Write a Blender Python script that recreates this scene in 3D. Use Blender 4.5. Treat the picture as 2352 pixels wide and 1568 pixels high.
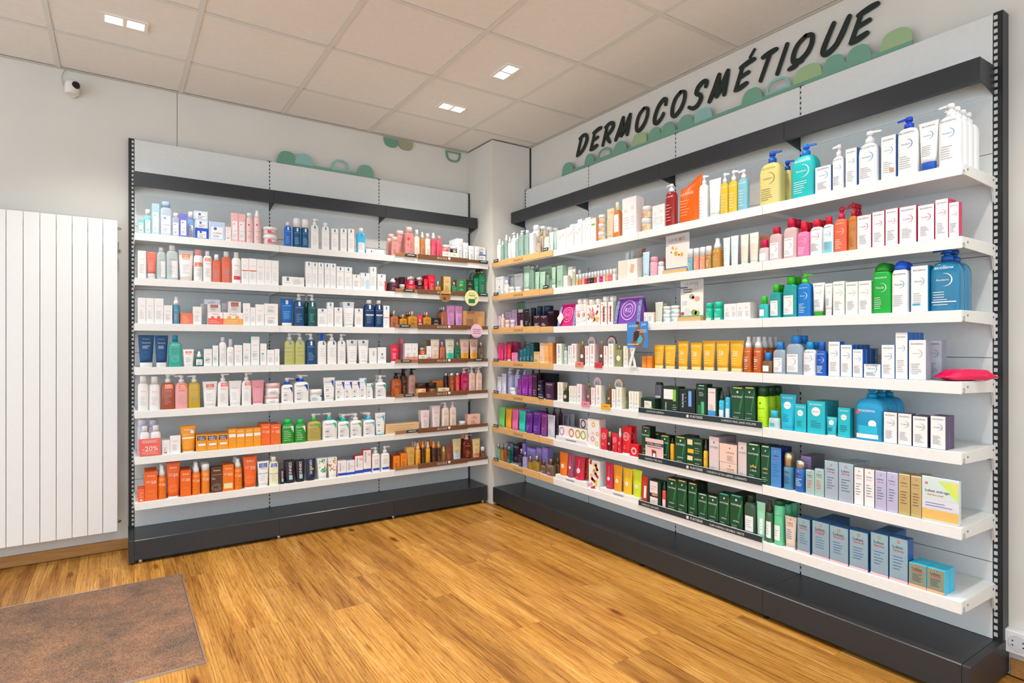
import bpy, bmesh, math, random
from mathutils import Vector, Matrix

for o in list(bpy.data.objects): bpy.data.objects.remove(o)
SC = bpy.context.scene
COL = SC.collection
random.seed(7)
PI = math.pi

# ------------------------------------------------------------------ camera
CAM_Z = 1.2609
cam_d = bpy.data.cameras.new('camera'); cam_d.sensor_width = 36; cam_d.lens = 1350.04 / 2352 * 36
cam_d.shift_y = 0.00283; cam_d.clip_start = 0.02; cam_d.clip_end = 60
cam = bpy.data.objects.new('camera', cam_d); COL.objects.link(cam)
cam.location = (0, 0, CAM_Z); cam.rotation_euler = (PI / 2, 0, -0.5918)
SC.camera = cam
# ------------------------------------------------------------------ daylight (shop front behind and left of the camera is open glazing)
W = bpy.data.worlds.new('daylight'); SC.world = W; W.use_nodes = True
bg = W.node_tree.nodes['Background']; bg.inputs[0].default_value = (0.78, 0.90, 1.0, 1); bg.inputs[1].default_value = 1.5
# ------------------------------------------------------------------ exposure
vs = SC.view_settings
vs.view_transform = 'Standard'; vs.look = 'None'; vs.gamma = 1; vs.use_curve_mapping = False; vs.exposure = 0.50
SPOT_W = 52          # watts of one ceiling spot
SPOT_COL = (1.0, 0.955, 0.89)

cy = SC.cycles
cy.max_bounces = 4; cy.diffuse_bounces = 3; cy.glossy_bounces = 1; cy.transmission_bounces = 1; cy.transparent_max_bounces = 5
cy.caustics_reflective = False; cy.caustics_refractive = False; cy.use_adaptive_sampling = True; cy.adaptive_threshold = 0.1; cy.adaptive_min_samples = 16; cy.use_denoising = True
# ------------------------------------------------------------------ room measures
WALL_Y, WALL_X, CEIL = 4.345, 2.837, 2.881        # left wall, right wall, ceiling
PIL_X, PIL_Y = 2.463, 3.943                       # column in the corner
FRONT_L, BACK_L = 3.985, 4.295                    # shelf fronts and back panels, left rack
FRONT_R, BACK_R = 2.462, 2.775                    # right rack
BAY_L = [0.083, 0.873, 1.662, 2.450]
BAY_R = [3.930, 3.155, 2.374, 1.599, 0.832]
SHELF_Z = [1.900, 1.642, 1.382, 1.128, 0.879, 0.615, 0.354]
RACK_TOP = 2.522

# ------------------------------------------------------------------ materials
MATS = {}
def lin(h):
    if len(h) == 3: h = ''.join(c * 2 for c in h)
    v = [int(h[i:i + 2], 16) / 255 for i in (0, 2, 4)]
    return [x / 12.92 if x <= 0.04045 else ((x + 0.055) / 1.055) ** 2.4 for x in v]
def newmat(name):
    m = bpy.data.materials.new(name); m.use_nodes = True
    return m, m.node_tree.nodes, m.node_tree.links, m.node_tree.nodes['Principled BSDF']
def mat(h, fin='', rough=None):
    """plain plastic / carton colour with a faint procedural mottling; fin: ~ clear plastic, ! foil, p print, m metal"""
    key = (h, fin, rough)
    if key in MATS: return MATS[key]
    m, N, L, P = newmat('colour_' + h + fin)
    c = lin(h)
    # the photograph's whites are paper white, not pure
    c = [min(x, 0.86) for x in c]
    r = {'': .42, '~': .12, '!': .28, 'p': .5, 'm': .3}.get(fin, .4) if rough is None else rough
    P.inputs['Roughness'].default_value = r
    if fin == '!':
        tc = N.new('ShaderNodeTexCoord'); wv = N.new('ShaderNodeTexNoise'); wv.inputs['Scale'].default_value = 9
        hs = N.new('ShaderNodeHueSaturation'); hs.inputs['Color'].default_value = (*c, 1); hs.inputs['Saturation'].default_value = 1.1
        L.new(tc.outputs['Object'], wv.inputs['Vector']); mr = N.new('ShaderNodeMapRange')
        mr.inputs[1].default_value = .3; mr.inputs[2].default_value = .7; mr.inputs[3].default_value = .465; mr.inputs[4].default_value = .535
        L.new(wv.outputs['Fac'], mr.inputs[0]); L.new(mr.outputs[0], hs.inputs['Hue']); L.new(hs.outputs[0], P.inputs['Base Color'])
        P.inputs['Metallic'].default_value = .55
    elif fin == 'p':
        P.inputs['Base Color'].default_value = (*c, 1)
    else:
        nz = N.new('ShaderNodeTexNoise'); nz.inputs['Scale'].default_value = 40; nz.inputs['Detail'].default_value = 0
        mx = N.new('ShaderNodeMixRGB'); mx.inputs[1].default_value = (*[x * .96 for x in c], 1); mx.inputs[2].default_value = (*[min(1, x * 1.03) for x in c], 1)
        L.new(nz.outputs['Fac'], mx.inputs[0]); L.new(mx.outputs[0], P.inputs['Base Color'])
        if fin == '~': P.inputs['Alpha'].default_value = .74; P.inputs['Coat Weight'].default_value = .3
        elif fin == 'm': P.inputs['Metallic'].default_value = .85
    MATS[key] = m
    return m
def noisy(name, c1, c2, scale, rough, bump=0.0, detail=4, stretch=None, metal=0):
    m, N, L, P = newmat(name)
    tc = N.new('ShaderNodeTexCoord'); mp = N.new('ShaderNodeMapping'); L.new(tc.outputs['Object'], mp.inputs[0])
    if stretch: mp.inputs['Scale'].default_value = stretch
    nz = N.new('ShaderNodeTexNoise'); nz.inputs['Scale'].default_value = scale; nz.inputs['Detail'].default_value = detail
    L.new(mp.outputs[0], nz.inputs['Vector'])
    rp = N.new('ShaderNodeValToRGB'); rp.color_ramp.elements[0].position = .35; rp.color_ramp.elements[1].position = .65
    rp.color_ramp.elements[0].color = (*lin(c1), 1); rp.color_ramp.elements[1].color = (*lin(c2), 1)
    L.new(nz.outputs['Fac'], rp.inputs[0]); L.new(rp.outputs[0], P.inputs['Base Color'])
    P.inputs['Roughness'].default_value = rough; P.inputs['Metallic'].default_value = metal
    if bump:
        b = N.new('ShaderNodeBump'); b.inputs['Strength'].default_value = bump; b.inputs['Distance'].default_value = .002
        L.new(nz.outputs['Fac'], b.inputs['Height']); L.new(b.outputs[0], P.inputs['Normal'])
    return m
def wood_floor():
    m, N, L, P = newmat('oak_plank')
    tc = N.new('ShaderNodeTexCoord'); oi = N.new('ShaderNodeObjectInfo')
    off = N.new('ShaderNodeVectorMath'); off.operation = 'SCALE'; off.inputs[0].default_value = (7.3, 31.1, 3.7)
    L.new(oi.outputs['Random'], off.inputs['Scale'])
    add = N.new('ShaderNodeVectorMath'); L.new(tc.outputs['Object'], add.inputs[0]); L.new(off.outputs[0], add.inputs[1])
    def noise(sx, sy, sc, det, dist=0):
        mp = N.new('ShaderNodeMapping'); mp.inputs['Scale'].default_value = (sx, sy, 1); L.new(add.outputs[0], mp.inputs[0])
        n = N.new('ShaderNodeTexNoise'); n.inputs['Scale'].default_value = sc; n.inputs['Detail'].default_value = det; n.inputs['Distortion'].default_value = dist
        L.new(mp.outputs[0], n.inputs['Vector']); return n.outputs['Fac']
    def ramp(f, stops):
        r = N.new('ShaderNodeValToRGB'); e = r.color_ramp.elements
        while len(e) < len(stops): e.new(.5)
        for i, (p, c) in enumerate(stops): e[i].position = p; e[i].color = (*lin(c), 1)
        L.new(f, r.inputs[0]); return r.outputs[0]
    def mix(t, f, a, b):
        x = N.new('ShaderNodeMixRGB'); x.blend_type = t
        if isinstance(f, float): x.inputs[0].default_value = f
        else: L.new(f, x.inputs[0])
        L.new(a, x.inputs[1]); L.new(b, x.inputs[2]); return x.outputs[0]
    base = ramp(noise(6, .55, 1.6, 5, 1.2), [(.28, '9a6a36'), (.46, 'b98648'), (.60, 'ca9856'), (.78, 'd9ac6c')])
    grain = ramp(noise(60, 1.1, 2.2, 8, .6), [(.38, '8a5a2b'), (.52, 'ffffff')])
    pores = ramp(noise(170, 9, 1.4, 3), [(.36, '9a6d3c'), (.45, 'ffffff')])
    vor = N.new('ShaderNodeTexVoronoi'); mp = N.new('ShaderNodeMapping'); mp.inputs['Scale'].default_value = (5.2, 1.55, 1); L.new(add.outputs[0], mp.inputs[0]); L.new(mp.outputs[0], vor.inputs['Vector']); vor.inputs['Scale'].default_value = 1.1
    knot = ramp(vor.outputs['Distance'], [(.03, '5b3a1e'), (.07, 'a87a45'), (.13, 'ffffff')])
    dark = ramp(noise(9, .8, 1.3, 4, 1.5), [(.30, 'a98055'), (.44, 'ffffff')])
    wv = N.new('ShaderNodeTexWave'); wv.wave_type = 'BANDS'; wv.bands_direction = 'X'; wv.inputs['Scale'].default_value = 9; wv.inputs['Distortion'].default_value = 9; wv.inputs['Detail'].default_value = 3; wv.inputs['Detail Scale'].default_value = .9
    mw = N.new('ShaderNodeMapping'); mw.inputs['Scale'].default_value = (2.2, .22, 1); L.new(add.outputs[0], mw.inputs[0]); L.new(mw.outputs[0], wv.inputs['Vector'])
    cath = ramp(wv.outputs['Fac'], [(.02, 'a87c4c'), (.22, 'ffffff')])
    base = mix('MULTIPLY', .26, base, cath)
    c = mix('MULTIPLY', .38, base, grain); c = mix('MULTIPLY', .48, c, pores); c = mix('MULTIPLY', .85, c, knot); c = mix('MULTIPLY', .55, c, dark)
    hv = N.new('ShaderNodeHueSaturation'); mr = N.new('ShaderNodeMapRange'); mr.inputs[3].default_value = .88; mr.inputs[4].default_value = 1.12
    L.new(oi.outputs['Random'], mr.inputs[0]); L.new(mr.outputs[0], hv.inputs['Value']); hv.inputs['Saturation'].default_value = 1.06
    L.new(c, hv.inputs['Color']); L.new(hv.outputs[0], P.inputs['Base Color'])
    P.inputs['Roughness'].default_value = .38
    b = N.new('ShaderNodeBump'); b.inputs['Strength'].default_value = .12; b.inputs['Distance'].default_value = .001
    L.new(pores, b.inputs['Height']); L.new(b.outputs[0], P.inputs['Normal'])
    return m
def emit(name, col, s):
    m, N, L, P = newmat(name)
    P.inputs['Base Color'].default_value = (1, 1, 1, 1); P.inputs['Emission Color'].default_value = (*col, 1); P.inputs['Emission Strength'].default_value = s
    m.cycles.emission_sampling = 'NONE'
    return m
M_WALL = noisy('painted_wall', 'dcd9d2', 'e0ddd6', 3, .75, .03)
M_TILE = noisy('ceiling_tile', 'e8e5de', 'ebe8e2', 30, .85, .05)
M_TBAR = mat('dcdcd6', '', .5)
M_BLACK = mat('17181a', '', .5)
M_RACK = noisy('anthracite_steel', '2a2c30', '2f3135', 260, .42, .04)
M_DECK = noisy('anthracite_deck', '24272c', '2a2d33', 60, .30, .03)
M_PANEL = noisy('white_steel_panel', 'dcdedd', 'dfe1e0', 60, .45, .01)
M_SHELF = noisy('white_steel_shelf', 'e9eae9', 'ecedec', 60, .38, .01)
M_TOOTH = mat('c9cccc', '', .5)
M_SIGN = mat('142420', '', .45)
M_SIGNW = mat('d6dad4', '', .5)
M_OAKR = noisy('light_oak_rail', 'd9a868', 'e6ba7c', 8, .5, .03, 5, (1, 14, 14))
M_OAKB = noisy('tan_rail_wood', '9a6a40', 'ac7a4c', 8, .5, .02, 5, (1, 14, 14))
M_BRNR = noisy('brown_wood_rail', '6b4426', '7d5230', 8, .5, .03, 5, (1, 14, 14))
M_SKIRT = noisy('wood_skirting', 'a9763f', 'bb884e', 6, .5, .03, 5, (1, 10, 10))
def matting():
    m, N, L, P = newmat('entrance_matting')
    tc = N.new('ShaderNodeTexCoord')
    a = N.new('ShaderNodeTexNoise'); a.inputs['Scale'].default_value = 4; a.inputs['Detail'].default_value = 8; a.inputs['Roughness'].default_value = .7; L.new(tc.outputs['Object'], a.inputs['Vector'])
    f = N.new('ShaderNodeTexNoise'); f.inputs['Scale'].default_value = 230; f.inputs['Detail'].default_value = 3; L.new(tc.outputs['Object'], f.inputs['Vector'])
    r = N.new('ShaderNodeValToRGB'); e = r.color_ramp.elements; e[0].position = .34; e[1].position = .62; e[0].color = (*lin('66564a'), 1); e[1].color = (*lin('9a7458'), 1); L.new(a.outputs['Fac'], r.inputs[0])
    s = N.new('ShaderNodeValToRGB'); e = s.color_ramp.elements; e[0].position = .35; e[1].position = .65; e[0].color = (.42, .40, .40, 1); e[1].color = (1.25, 1.2, 1.2, 1); L.new(f.outputs['Fac'], s.inputs[0])
    x = N.new('ShaderNodeMixRGB'); x.blend_type = 'MULTIPLY'; x.inputs[0].default_value = 1; L.new(r.outputs[0], x.inputs[1]); L.new(s.outputs[0], x.inputs[2]); L.new(x.outputs[0], P.inputs['Base Color'])
    b = N.new('ShaderNodeBump'); b.inputs['Strength'].default_value = .6; b.inputs['Distance'].default_value = .004; L.new(f.outputs['Fac'], b.inputs['Height']); L.new(b.outputs[0], P.inputs['Normal']); P.inputs['Roughness'].default_value = .95
    return m
M_MAT = matting()
M_ALU = mat('c8c9cc', 'm')
M_CHROME = mat('d8d8d8', 'm', .12)
M_RAD = mat('eef0f2', '', .25)

# ------------------------------------------------------------------ mesh helpers
class MB:
    """collects shapes; build() links them as one mesh object"""
    def __init__(s): s.v = []; s.f = []; s.m = []; s.sm = []
    def add(s, vs, fs, mi=0, smooth=False):
        o = len(s.v); s.v += [tuple(p) for p in vs]
        for f in fs: s.f.append(tuple(i + o for i in f)); s.m.append(mi); s.sm.append(smooth)
    def box(s, x0, x1, y0, y1, z0, z1, mi=0):
        if x0 > x1: x0, x1 = x1, x0
        if y0 > y1: y0, y1 = y1, y0
        if z0 > z1: z0, z1 = z1, z0
        s.add([(x0, y0, z0), (x1, y0, z0), (x1, y1, z0), (x0, y1, z0), (x0, y0, z1), (x1, y0, z1), (x1, y1, z1), (x0, y1, z1)],
              [(0, 3, 2, 1), (4, 5, 6, 7), (0, 1, 5, 4), (1, 2, 6, 5), (2, 3, 7, 6), (3, 0, 4, 7)], mi)
    def rbox(s, x0, x1, y0, y1, z0, z1, b, mi=0, mfront=None):
        """box with chamfered vertical and horizontal edges; mfront: material of the -y face"""
        def rg(z, i):
            return [(x0 + i + (b - i if 0 else 0), y0 + i, z), (x1 - i, y0 + i, z), (x1 - i, y1 - i, z), (x0 + i, y1 - i, z)]
        V = []; c = b
        for z, i in ((z0, b), (z0 + b, 0), (z1 - b, 0), (z1, b)):
            a, bb, e, d = x0 + i, x1 - i, y0 + i, y1 - i
            V += [(a + c, e, z), (bb - c, e, z), (bb, e + c, z), (bb, d - c, z), (bb - c, d, z), (a + c, d, z), (a, d - c, z), (a, e + c, z)]
        F = [tuple(range(7, -1, -1)), tuple(range(24, 32))]
        s.add(V, F, mi)
        o = len(s.v) - 32
        for r in range(3):
            for k in range(8):
                k2 = (k + 1) % 8
                s.f.append((o + r * 8 + k, o + r * 8 + k2, o + r * 8 + 8 + k2, o + r * 8 + 8 + k))
                s.m.append(mfront if (mfront is not None and r == 1 and k == 0) else mi); s.sm.append(False)
    def loft(s, rings, mi=0, smooth=True, cap0=True, cap1=True):
        n = len(rings[0]); o = len(s.v)
        for r in rings: s.v += [tuple(p) for p in r]
        for a in range(len(rings) - 1):
            for k in range(n):
                k2 = (k + 1) % n
                s.f.append((o + a * n + k, o + a * n + k2, o + (a + 1) * n + k2, o + (a + 1) * n + k)); s.m.append(mi); s.sm.append(smooth)
        if cap0: s.f.append(tuple(o + k for k in range(n - 1, -1, -1))); s.m.append(mi); s.sm.append(False)
        if cap1: s.f.append(tuple(o + (len(rings) - 1) * n + k for k in range(n))); s.m.append(mi); s.sm.append(False)
    def cyl(s, x, y, z0, z1, r0, r1=None, n=14, mi=0, smooth=True):
        r1 = r0 if r1 is None else r1
        s.loft([ring(z0, r0, r0, 2, n, x, y), ring(z1, r1, r1, 2, n, x, y)], mi, smooth)
    def prism(s, pts, d0, d1, axis='y', mi=0):
        """extrude a 2D outline; axis y: pts are (x,z); axis x: pts are (y,z); axis z: pts are (x,y)"""
        n = len(pts)
        def P(p, d): return (p[0], d, p[1]) if axis == 'y' else ((d, p[0], p[1]) if axis == 'x' else (p[0], p[1], d))
        s.add([P(p, d0) for p in pts] + [P(p, d1) for p in pts],
              [tuple(range(n)), tuple(range(2 * n - 1, n - 1, -1))] + [(k, k + n, (k + 1) % n + n, (k + 1) % n) for k in range(n)], mi)
    def mesh(s, name, mats):
        me = bpy.data.meshes.new(name); me.from_pydata(s.v, [], s.f)
        for m in (mats if isinstance(mats, (list, tuple)) else [mats]): me.materials.append(m)
        me.polygons.foreach_set('material_index', s.m); me.polygons.foreach_set('use_smooth', s.sm)
        bm = bmesh.new(); bm.from_mesh(me); bmesh.ops.recalc_face_normals(bm, faces=bm.faces); bm.to_mesh(me); bm.free()
        return me
    def build(s, name, mats, parent=None, loc=None):
        me = s.mesh(name, mats)
        o = bpy.data.objects.new(name, me); COL.objects.link(o)
        if parent: o.parent = parent
        if loc: o.location = loc
        return o
def ring(z, hw, hd, e=2, n=20, cx=0, cy=0):
    R = []
    for k in range(n):
        t = 2 * PI * (k + .5) / n; c, s_ = math.cos(t), math.sin(t)
        R.append((cx + hw * math.copysign(abs(c) ** (2 / e), c), cy + hd * math.copysign(abs(s_) ** (2 / e), s_), z))
    return R
def link(name, me, parent=None, loc=None):
    o = bpy.data.objects.new(name, me); COL.objects.link(o)
    if parent: o.parent = parent
    if loc: o.location = loc
    return o
def empty(name, loc=(0, 0, 0), rz=0):
    o = bpy.data.objects.new(name, None); COL.objects.link(o); o.location = loc; o.rotation_euler = (0, 0, rz); o.empty_display_size = .02
    return o
def tag(o, label=None, cat=None, group=None, kind=None):
    if label: o['label'] = label
    if cat: o['category'] = cat
    if group: o['group'] = group
    if kind: o['kind'] = kind
    return o
def rack_place(side, s, inset, z):
    """a thing's local frame: x to the right along the shelf, y into the rack, z up"""
    return ((s, FRONT_L + inset, z), 0.0) if side == 'L' else ((FRONT_R + inset, s, z), -PI / 2)

# flat text from Blender's built-in font, as 2D triangles scaled to width 1
TXT = {}
def text2d(t):
    if t in TXT: return TXT[t]
    cu = bpy.data.curves.new('t', 'FONT'); cu.body = t; cu.align_x = 'CENTER'; cu.align_y = 'CENTER'; cu.resolution_u = 2; cu.fill_mode = 'FRONT'
    ob = bpy.data.objects.new('t', cu); COL.objects.link(ob)
    dg = bpy.context.evaluated_depsgraph_get(); me = bpy.data.meshes.new_from_object(ob.evaluated_get(dg))
    V = [(v.co.x, v.co.y) for v in me.vertices]; F = [tuple(p.vertices) for p in me.polygons]
    bpy.data.objects.remove(ob); bpy.data.curves.remove(cu); bpy.data.meshes.remove(me)
    x0, x1 = min(v[0] for v in V), max(v[0] for v in V); y0, y1 = min(v[1] for v in V), max(v[1] for v in V)
    w = x1 - x0
    V = [((x - (x0 + x1) / 2) / w, (y - (y0 + y1) / 2) / w) for x, y in V]
    TXT[t] = (V, F, (y1 - y0) / w)
    return TXT[t]

# ================================================================== THE SETTING
def struct(name, mb, m, parent=None):
    o = mb.build(name, m, parent)
    if not parent: o['kind'] = 'structure'
    return o
X0, Y0 = -3.2, -2.6                                # how far floor and ceiling run on behind the camera
b = MB(); b.box(X0, WALL_X + .1, Y0, WALL_Y + .1, -.12, -.005); floor = struct('floor', b, mat('8a6237', '', .6))
M_PLANK = wood_floor()
pw, pl = .2, 1.25
bp = MB(); bp.rbox(-pw / 2 + .0004, pw / 2 - .0004, -pl / 2 + .0004, pl / 2 - .0004, -.005, 0, .0006); plank_me = bp.mesh('plank', M_PLANK)
JOINT = {0: 3.22, 1: 2.78, 2: 3.12, 3: 2.645, 4: 2.15, 5: 2.95, 6: 1.775, 7: 2.34, 8: 1.675, 9: 2.5, 10: 2.0}
for i in range(-19, 11):
    xa = .62 + .2 * i; xb = min(xa + .2, WALL_X)
    if xa < X0 or xb - xa < .01: continue
    y = JOINT.get(i, (i * .437) % 1.25 + 2.0)
    while y > Y0 + pl: y -= pl
    while y < WALL_Y:
        a, c = max(y, Y0), min(y + pl, WALL_Y)
        if abs(xb - xa - .2) < 1e-4 and abs(c - a - pl) < 1e-4: link('plank', plank_me, floor, ((xa + xb) / 2, (a + c) / 2, 0))
        elif c - a > .02:
            q = MB(); q.rbox(-(xb - xa) / 2 + .0004, (xb - xa) / 2 - .0004, -(c - a) / 2 + .0004, (c - a) / 2 - .0004, -.005, 0, .0006)
            q.build('plank', M_PLANK, floor, ((xa + xb) / 2, (a + c) / 2, 0))
        y += pl
# walls
b = MB(); b.box(X0, .3205, WALL_Y, WALL_Y + .1, 0, CEIL + .1); b.box(.3235, WALL_X + .1, WALL_Y, WALL_Y + .1, 0, CEIL + .1); b.box(.32, .324, WALL_Y + .02, WALL_Y + .1, 0, CEIL + .1)
wl = struct('wall_left', b, M_WALL)
b = MB(); b.box(WALL_X, WALL_X + .1, Y0, WALL_Y, 0, CEIL + .1); wr = struct('wall_right', b, M_WALL)
b = MB(); b.box(PIL_X, WALL_X, PIL_Y, WALL_Y, 0, CEIL); col = struct('wall_column', b, M_WALL)
b = MB(); b.box(PIL_X - .002, PIL_X + .018, PIL_Y - .002, PIL_Y, 0, CEIL); b.box(PIL_X - .002, PIL_X, PIL_Y, PIL_Y + .018, 0, CEIL); b.build('corner_bead', mat('e2ddd2', '', .5), col)
b = MB(); b.box(WALL_X - .012, WALL_X, PIL_Y - .006, PIL_Y, RACK_TOP, CEIL); b.build('gap_joint', M_BLACK, col)  # thin dark strip marking the gap joint between column and wall
b = MB(); b.rbox(X0, .075, WALL_Y - .014, WALL_Y, .002, .066, .002); struct('baseboard_left', b, M_SKIRT)
b = MB(); b.rbox(WALL_X - .014, WALL_X, Y0, .80, .002, .066, .002); struct('baseboard_right', b, M_SKIRT)
# ceiling: tiles on a T-bar grid
b = MB(); b.box(X0, WALL_X + .1, Y0, WALL_Y + .1, CEIL + .03, CEIL + .12); ceil = struct('ceiling', b, M_TILE)
GX = [.3407 + .6258 * i for i in range(-5, 4)]; GY = [2.609 + .619 * j for j in range(-8, 3)]
xs = [X0] + [g for g in GX if X0 < g < WALL_X] + [WALL_X]; ys = [Y0] + [g for g in GY if Y0 < g < WALL_Y] + [WALL_Y]
LAMPS = [(.033, 3.545, 0), (1.923, 2.925, 1), (1.905, 3.57, 0), (1.923, 1.68, 1), (1.923, .43, 1), (.65, 1.68, 0), (.65, .43, 0), (-.6, 2.3, 0), (-.6, 1.06, 0), (-1.85, 2.3, 0)]  # first three are the visible fixtures; the rest are added out of view for light
tiles = {}
for i in range(len(xs) - 1):
    for j in range(len(ys) - 1):
        a, c, d, e = xs[i] + .011, xs[i + 1] - .011, ys[j] + .011, ys[j + 1] - .011
        if c - a < .02 or e - d < .02: continue
        cut = [l for l in LAMPS if a < l[0] < c and d < l[1] < e]
        if cut:
            lx, ly, ax = cut[0]; hx, hy = (.092, .046) if ax == 0 else (.046, .092)
            q = MB(); z0, z1 = CEIL + .004, CEIL + .016
            q.box(a, lx - hx, d, e, z0, z1); q.box(lx + hx, c, d, e, z0, z1); q.box(lx - hx, lx + hx, d, ly - hy, z0, z1); q.box(lx - hx, lx + hx, ly + hy, e, z0, z1)
            q.build('ceiling_tile', M_TILE, ceil)
        else:
            k = (round(c - a, 3), round(e - d, 3))
            if k not in tiles: q = MB(); q.rbox(-k[0] / 2, k[0] / 2, -k[1] / 2, k[1] / 2, .004, .016, .0015); tiles[k] = q.mesh('ceiling_tile', M_TILE)
            link('ceiling_tile', tiles[k], ceil, ((a + c) / 2, (d + e) / 2, CEIL))
for x in xs[1:-1]:
    q = MB(); q.box(x - .012, x + .012, Y0, WALL_Y, CEIL, CEIL + .003); q.box(x - .002, x + .002, Y0, WALL_Y, CEIL + .003, CEIL + .03); q.build('grid_bar', M_TBAR, ceil)
for y in ys[1:-1]:
    q = MB()
    for i in range(len(xs) - 1): q.box(xs[i] + .012, xs[i + 1] - .012, y - .012, y + .012, CEIL + .0006, CEIL + .003)
    q.build('grid_bar', M_TBAR, ceil)
q = MB(); q.box(X0, PIL_X, WALL_Y - .02, WALL_Y, CEIL - .004, CEIL); q.build('edge_trim', mat('cbc6bb', '', .6), ceil)
q = MB(); q.box(WALL_X - .02, WALL_X, Y0, PIL_Y, CEIL - .004, CEIL); q.build('edge_trim', mat('cbc6bb', '', .6), ceil)
q = MB(); q.box(PIL_X - .003, WALL_X, PIL_Y - .003, PIL_Y, CEIL - .004, CEIL); q.box(PIL_X - .003, PIL_X, PIL_Y, WALL_Y, CEIL - .004, CEIL); q.build('edge_trim', mat('5a554c', '', .6), ceil)

# recessed twin spots
M_LED = emit('led_disc', (1, .95, .86), 24)
LNAMES = {0: 'twin recessed square downlight near the left wall above the radiator', 1: 'twin recessed square downlight near the right wall, nearer the camera', 2: 'twin recessed square downlight closest to the corner column'}
for n, (x, y, ax) in enumerate(LAMPS):
    t = empty('ceiling_spotlight', (x, y, CEIL), 0 if ax == 0 else PI / 2)
    tag(t, LNAMES.get(n, 'added twin recessed downlight in the ceiling outside the picture, number %d' % n if 0 else 'added twin recessed square downlight in ceiling, out of view'), 'ceiling light', 'recessed twin downlights')
    f = MB()
    for (a, c, d, e) in ((-.1, -.083, -.052, .052), (.083, .1, -.052, .052), (-.083, .083, -.052, -.037), (-.083, .083, .037, .052), (-.008, .008, -.037, .037)): f.box(a, c, d, e, -.003, .004)
    f.build('trim_frame', mat('eceae4', '', .4), t)
    for sx in (-1, 1):
        w = MB(); cx = sx * .0455
        for (a, c, d, e) in ((-.0375, -.035, -.037, .037), (.035, .0375, -.037, .037), (-.035, .035, -.037, -.0345), (-.035, .035, .0345, .037)): w.box(cx + a, cx + c, d, e, .004, .028)
        w.box(cx - .0375, cx + .0375, -.037, .037, .026, .0285)
        w.build('lamp_well', mat('9a968c', '', .4), t)
        l = MB(); l.cyl(cx, 0, .012, .026, .026, .031, 20); l.build('led_lamp', M_LED, t)
    ld = bpy.data.lights.new('spot_light', 'SPOT'); ld.energy = SPOT_W; ld.color = SPOT_COL; ld.spot_size = math.radians(118); ld.spot_blend = .9; ld.shadow_soft_size = .05
    lo = bpy.data.objects.new('spot_light', ld); COL.objects.link(lo); lo.parent = t; lo.location = (0, 0, -.012)

# ================================================================== RACKS
def frame_box(mb, side, s0, s1, d0, d1, z0, z1, mi=0):
    """box in rack terms: s along the rack, d = distance behind the shelf front line"""
    if side == 'L': mb.box(s0, s1, FRONT_L + d0, FRONT_L + d1, z0, z1, mi)
    else: mb.box(FRONT_R + d0, FRONT_R + d1, s0, s1, z0, z1, mi)
def frame_prism(mb, side, prof, s0, s1, mi=0):
    """profile (d, z) swept along the rack"""
    if side == 'L': mb.prism([(FRONT_L + d, z) for d, z in prof], s0, s1, 'x', mi)
    else: mb.prism([(FRONT_R + d, z) for d, z in prof], s0, s1, 'y', mi)
ORD = ['top', 'second', 'third', 'middle', 'fifth', 'sixth', 'lowest']
SIDE = {'L': 'left', 'R': 'right'}
NTH = ['first', 'second', 'third', 'fourth', 'fifth', 'sixth', 'seventh', 'eighth', 'ninth', 'tenth', 'eleventh', 'twelfth', 'thirteenth', 'fourteenth', 'fifteenth', 'sixteenth']
PROWS = [.137, .43, .82, 1.21, 1.60, 1.99, RACK_TOP]
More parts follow.
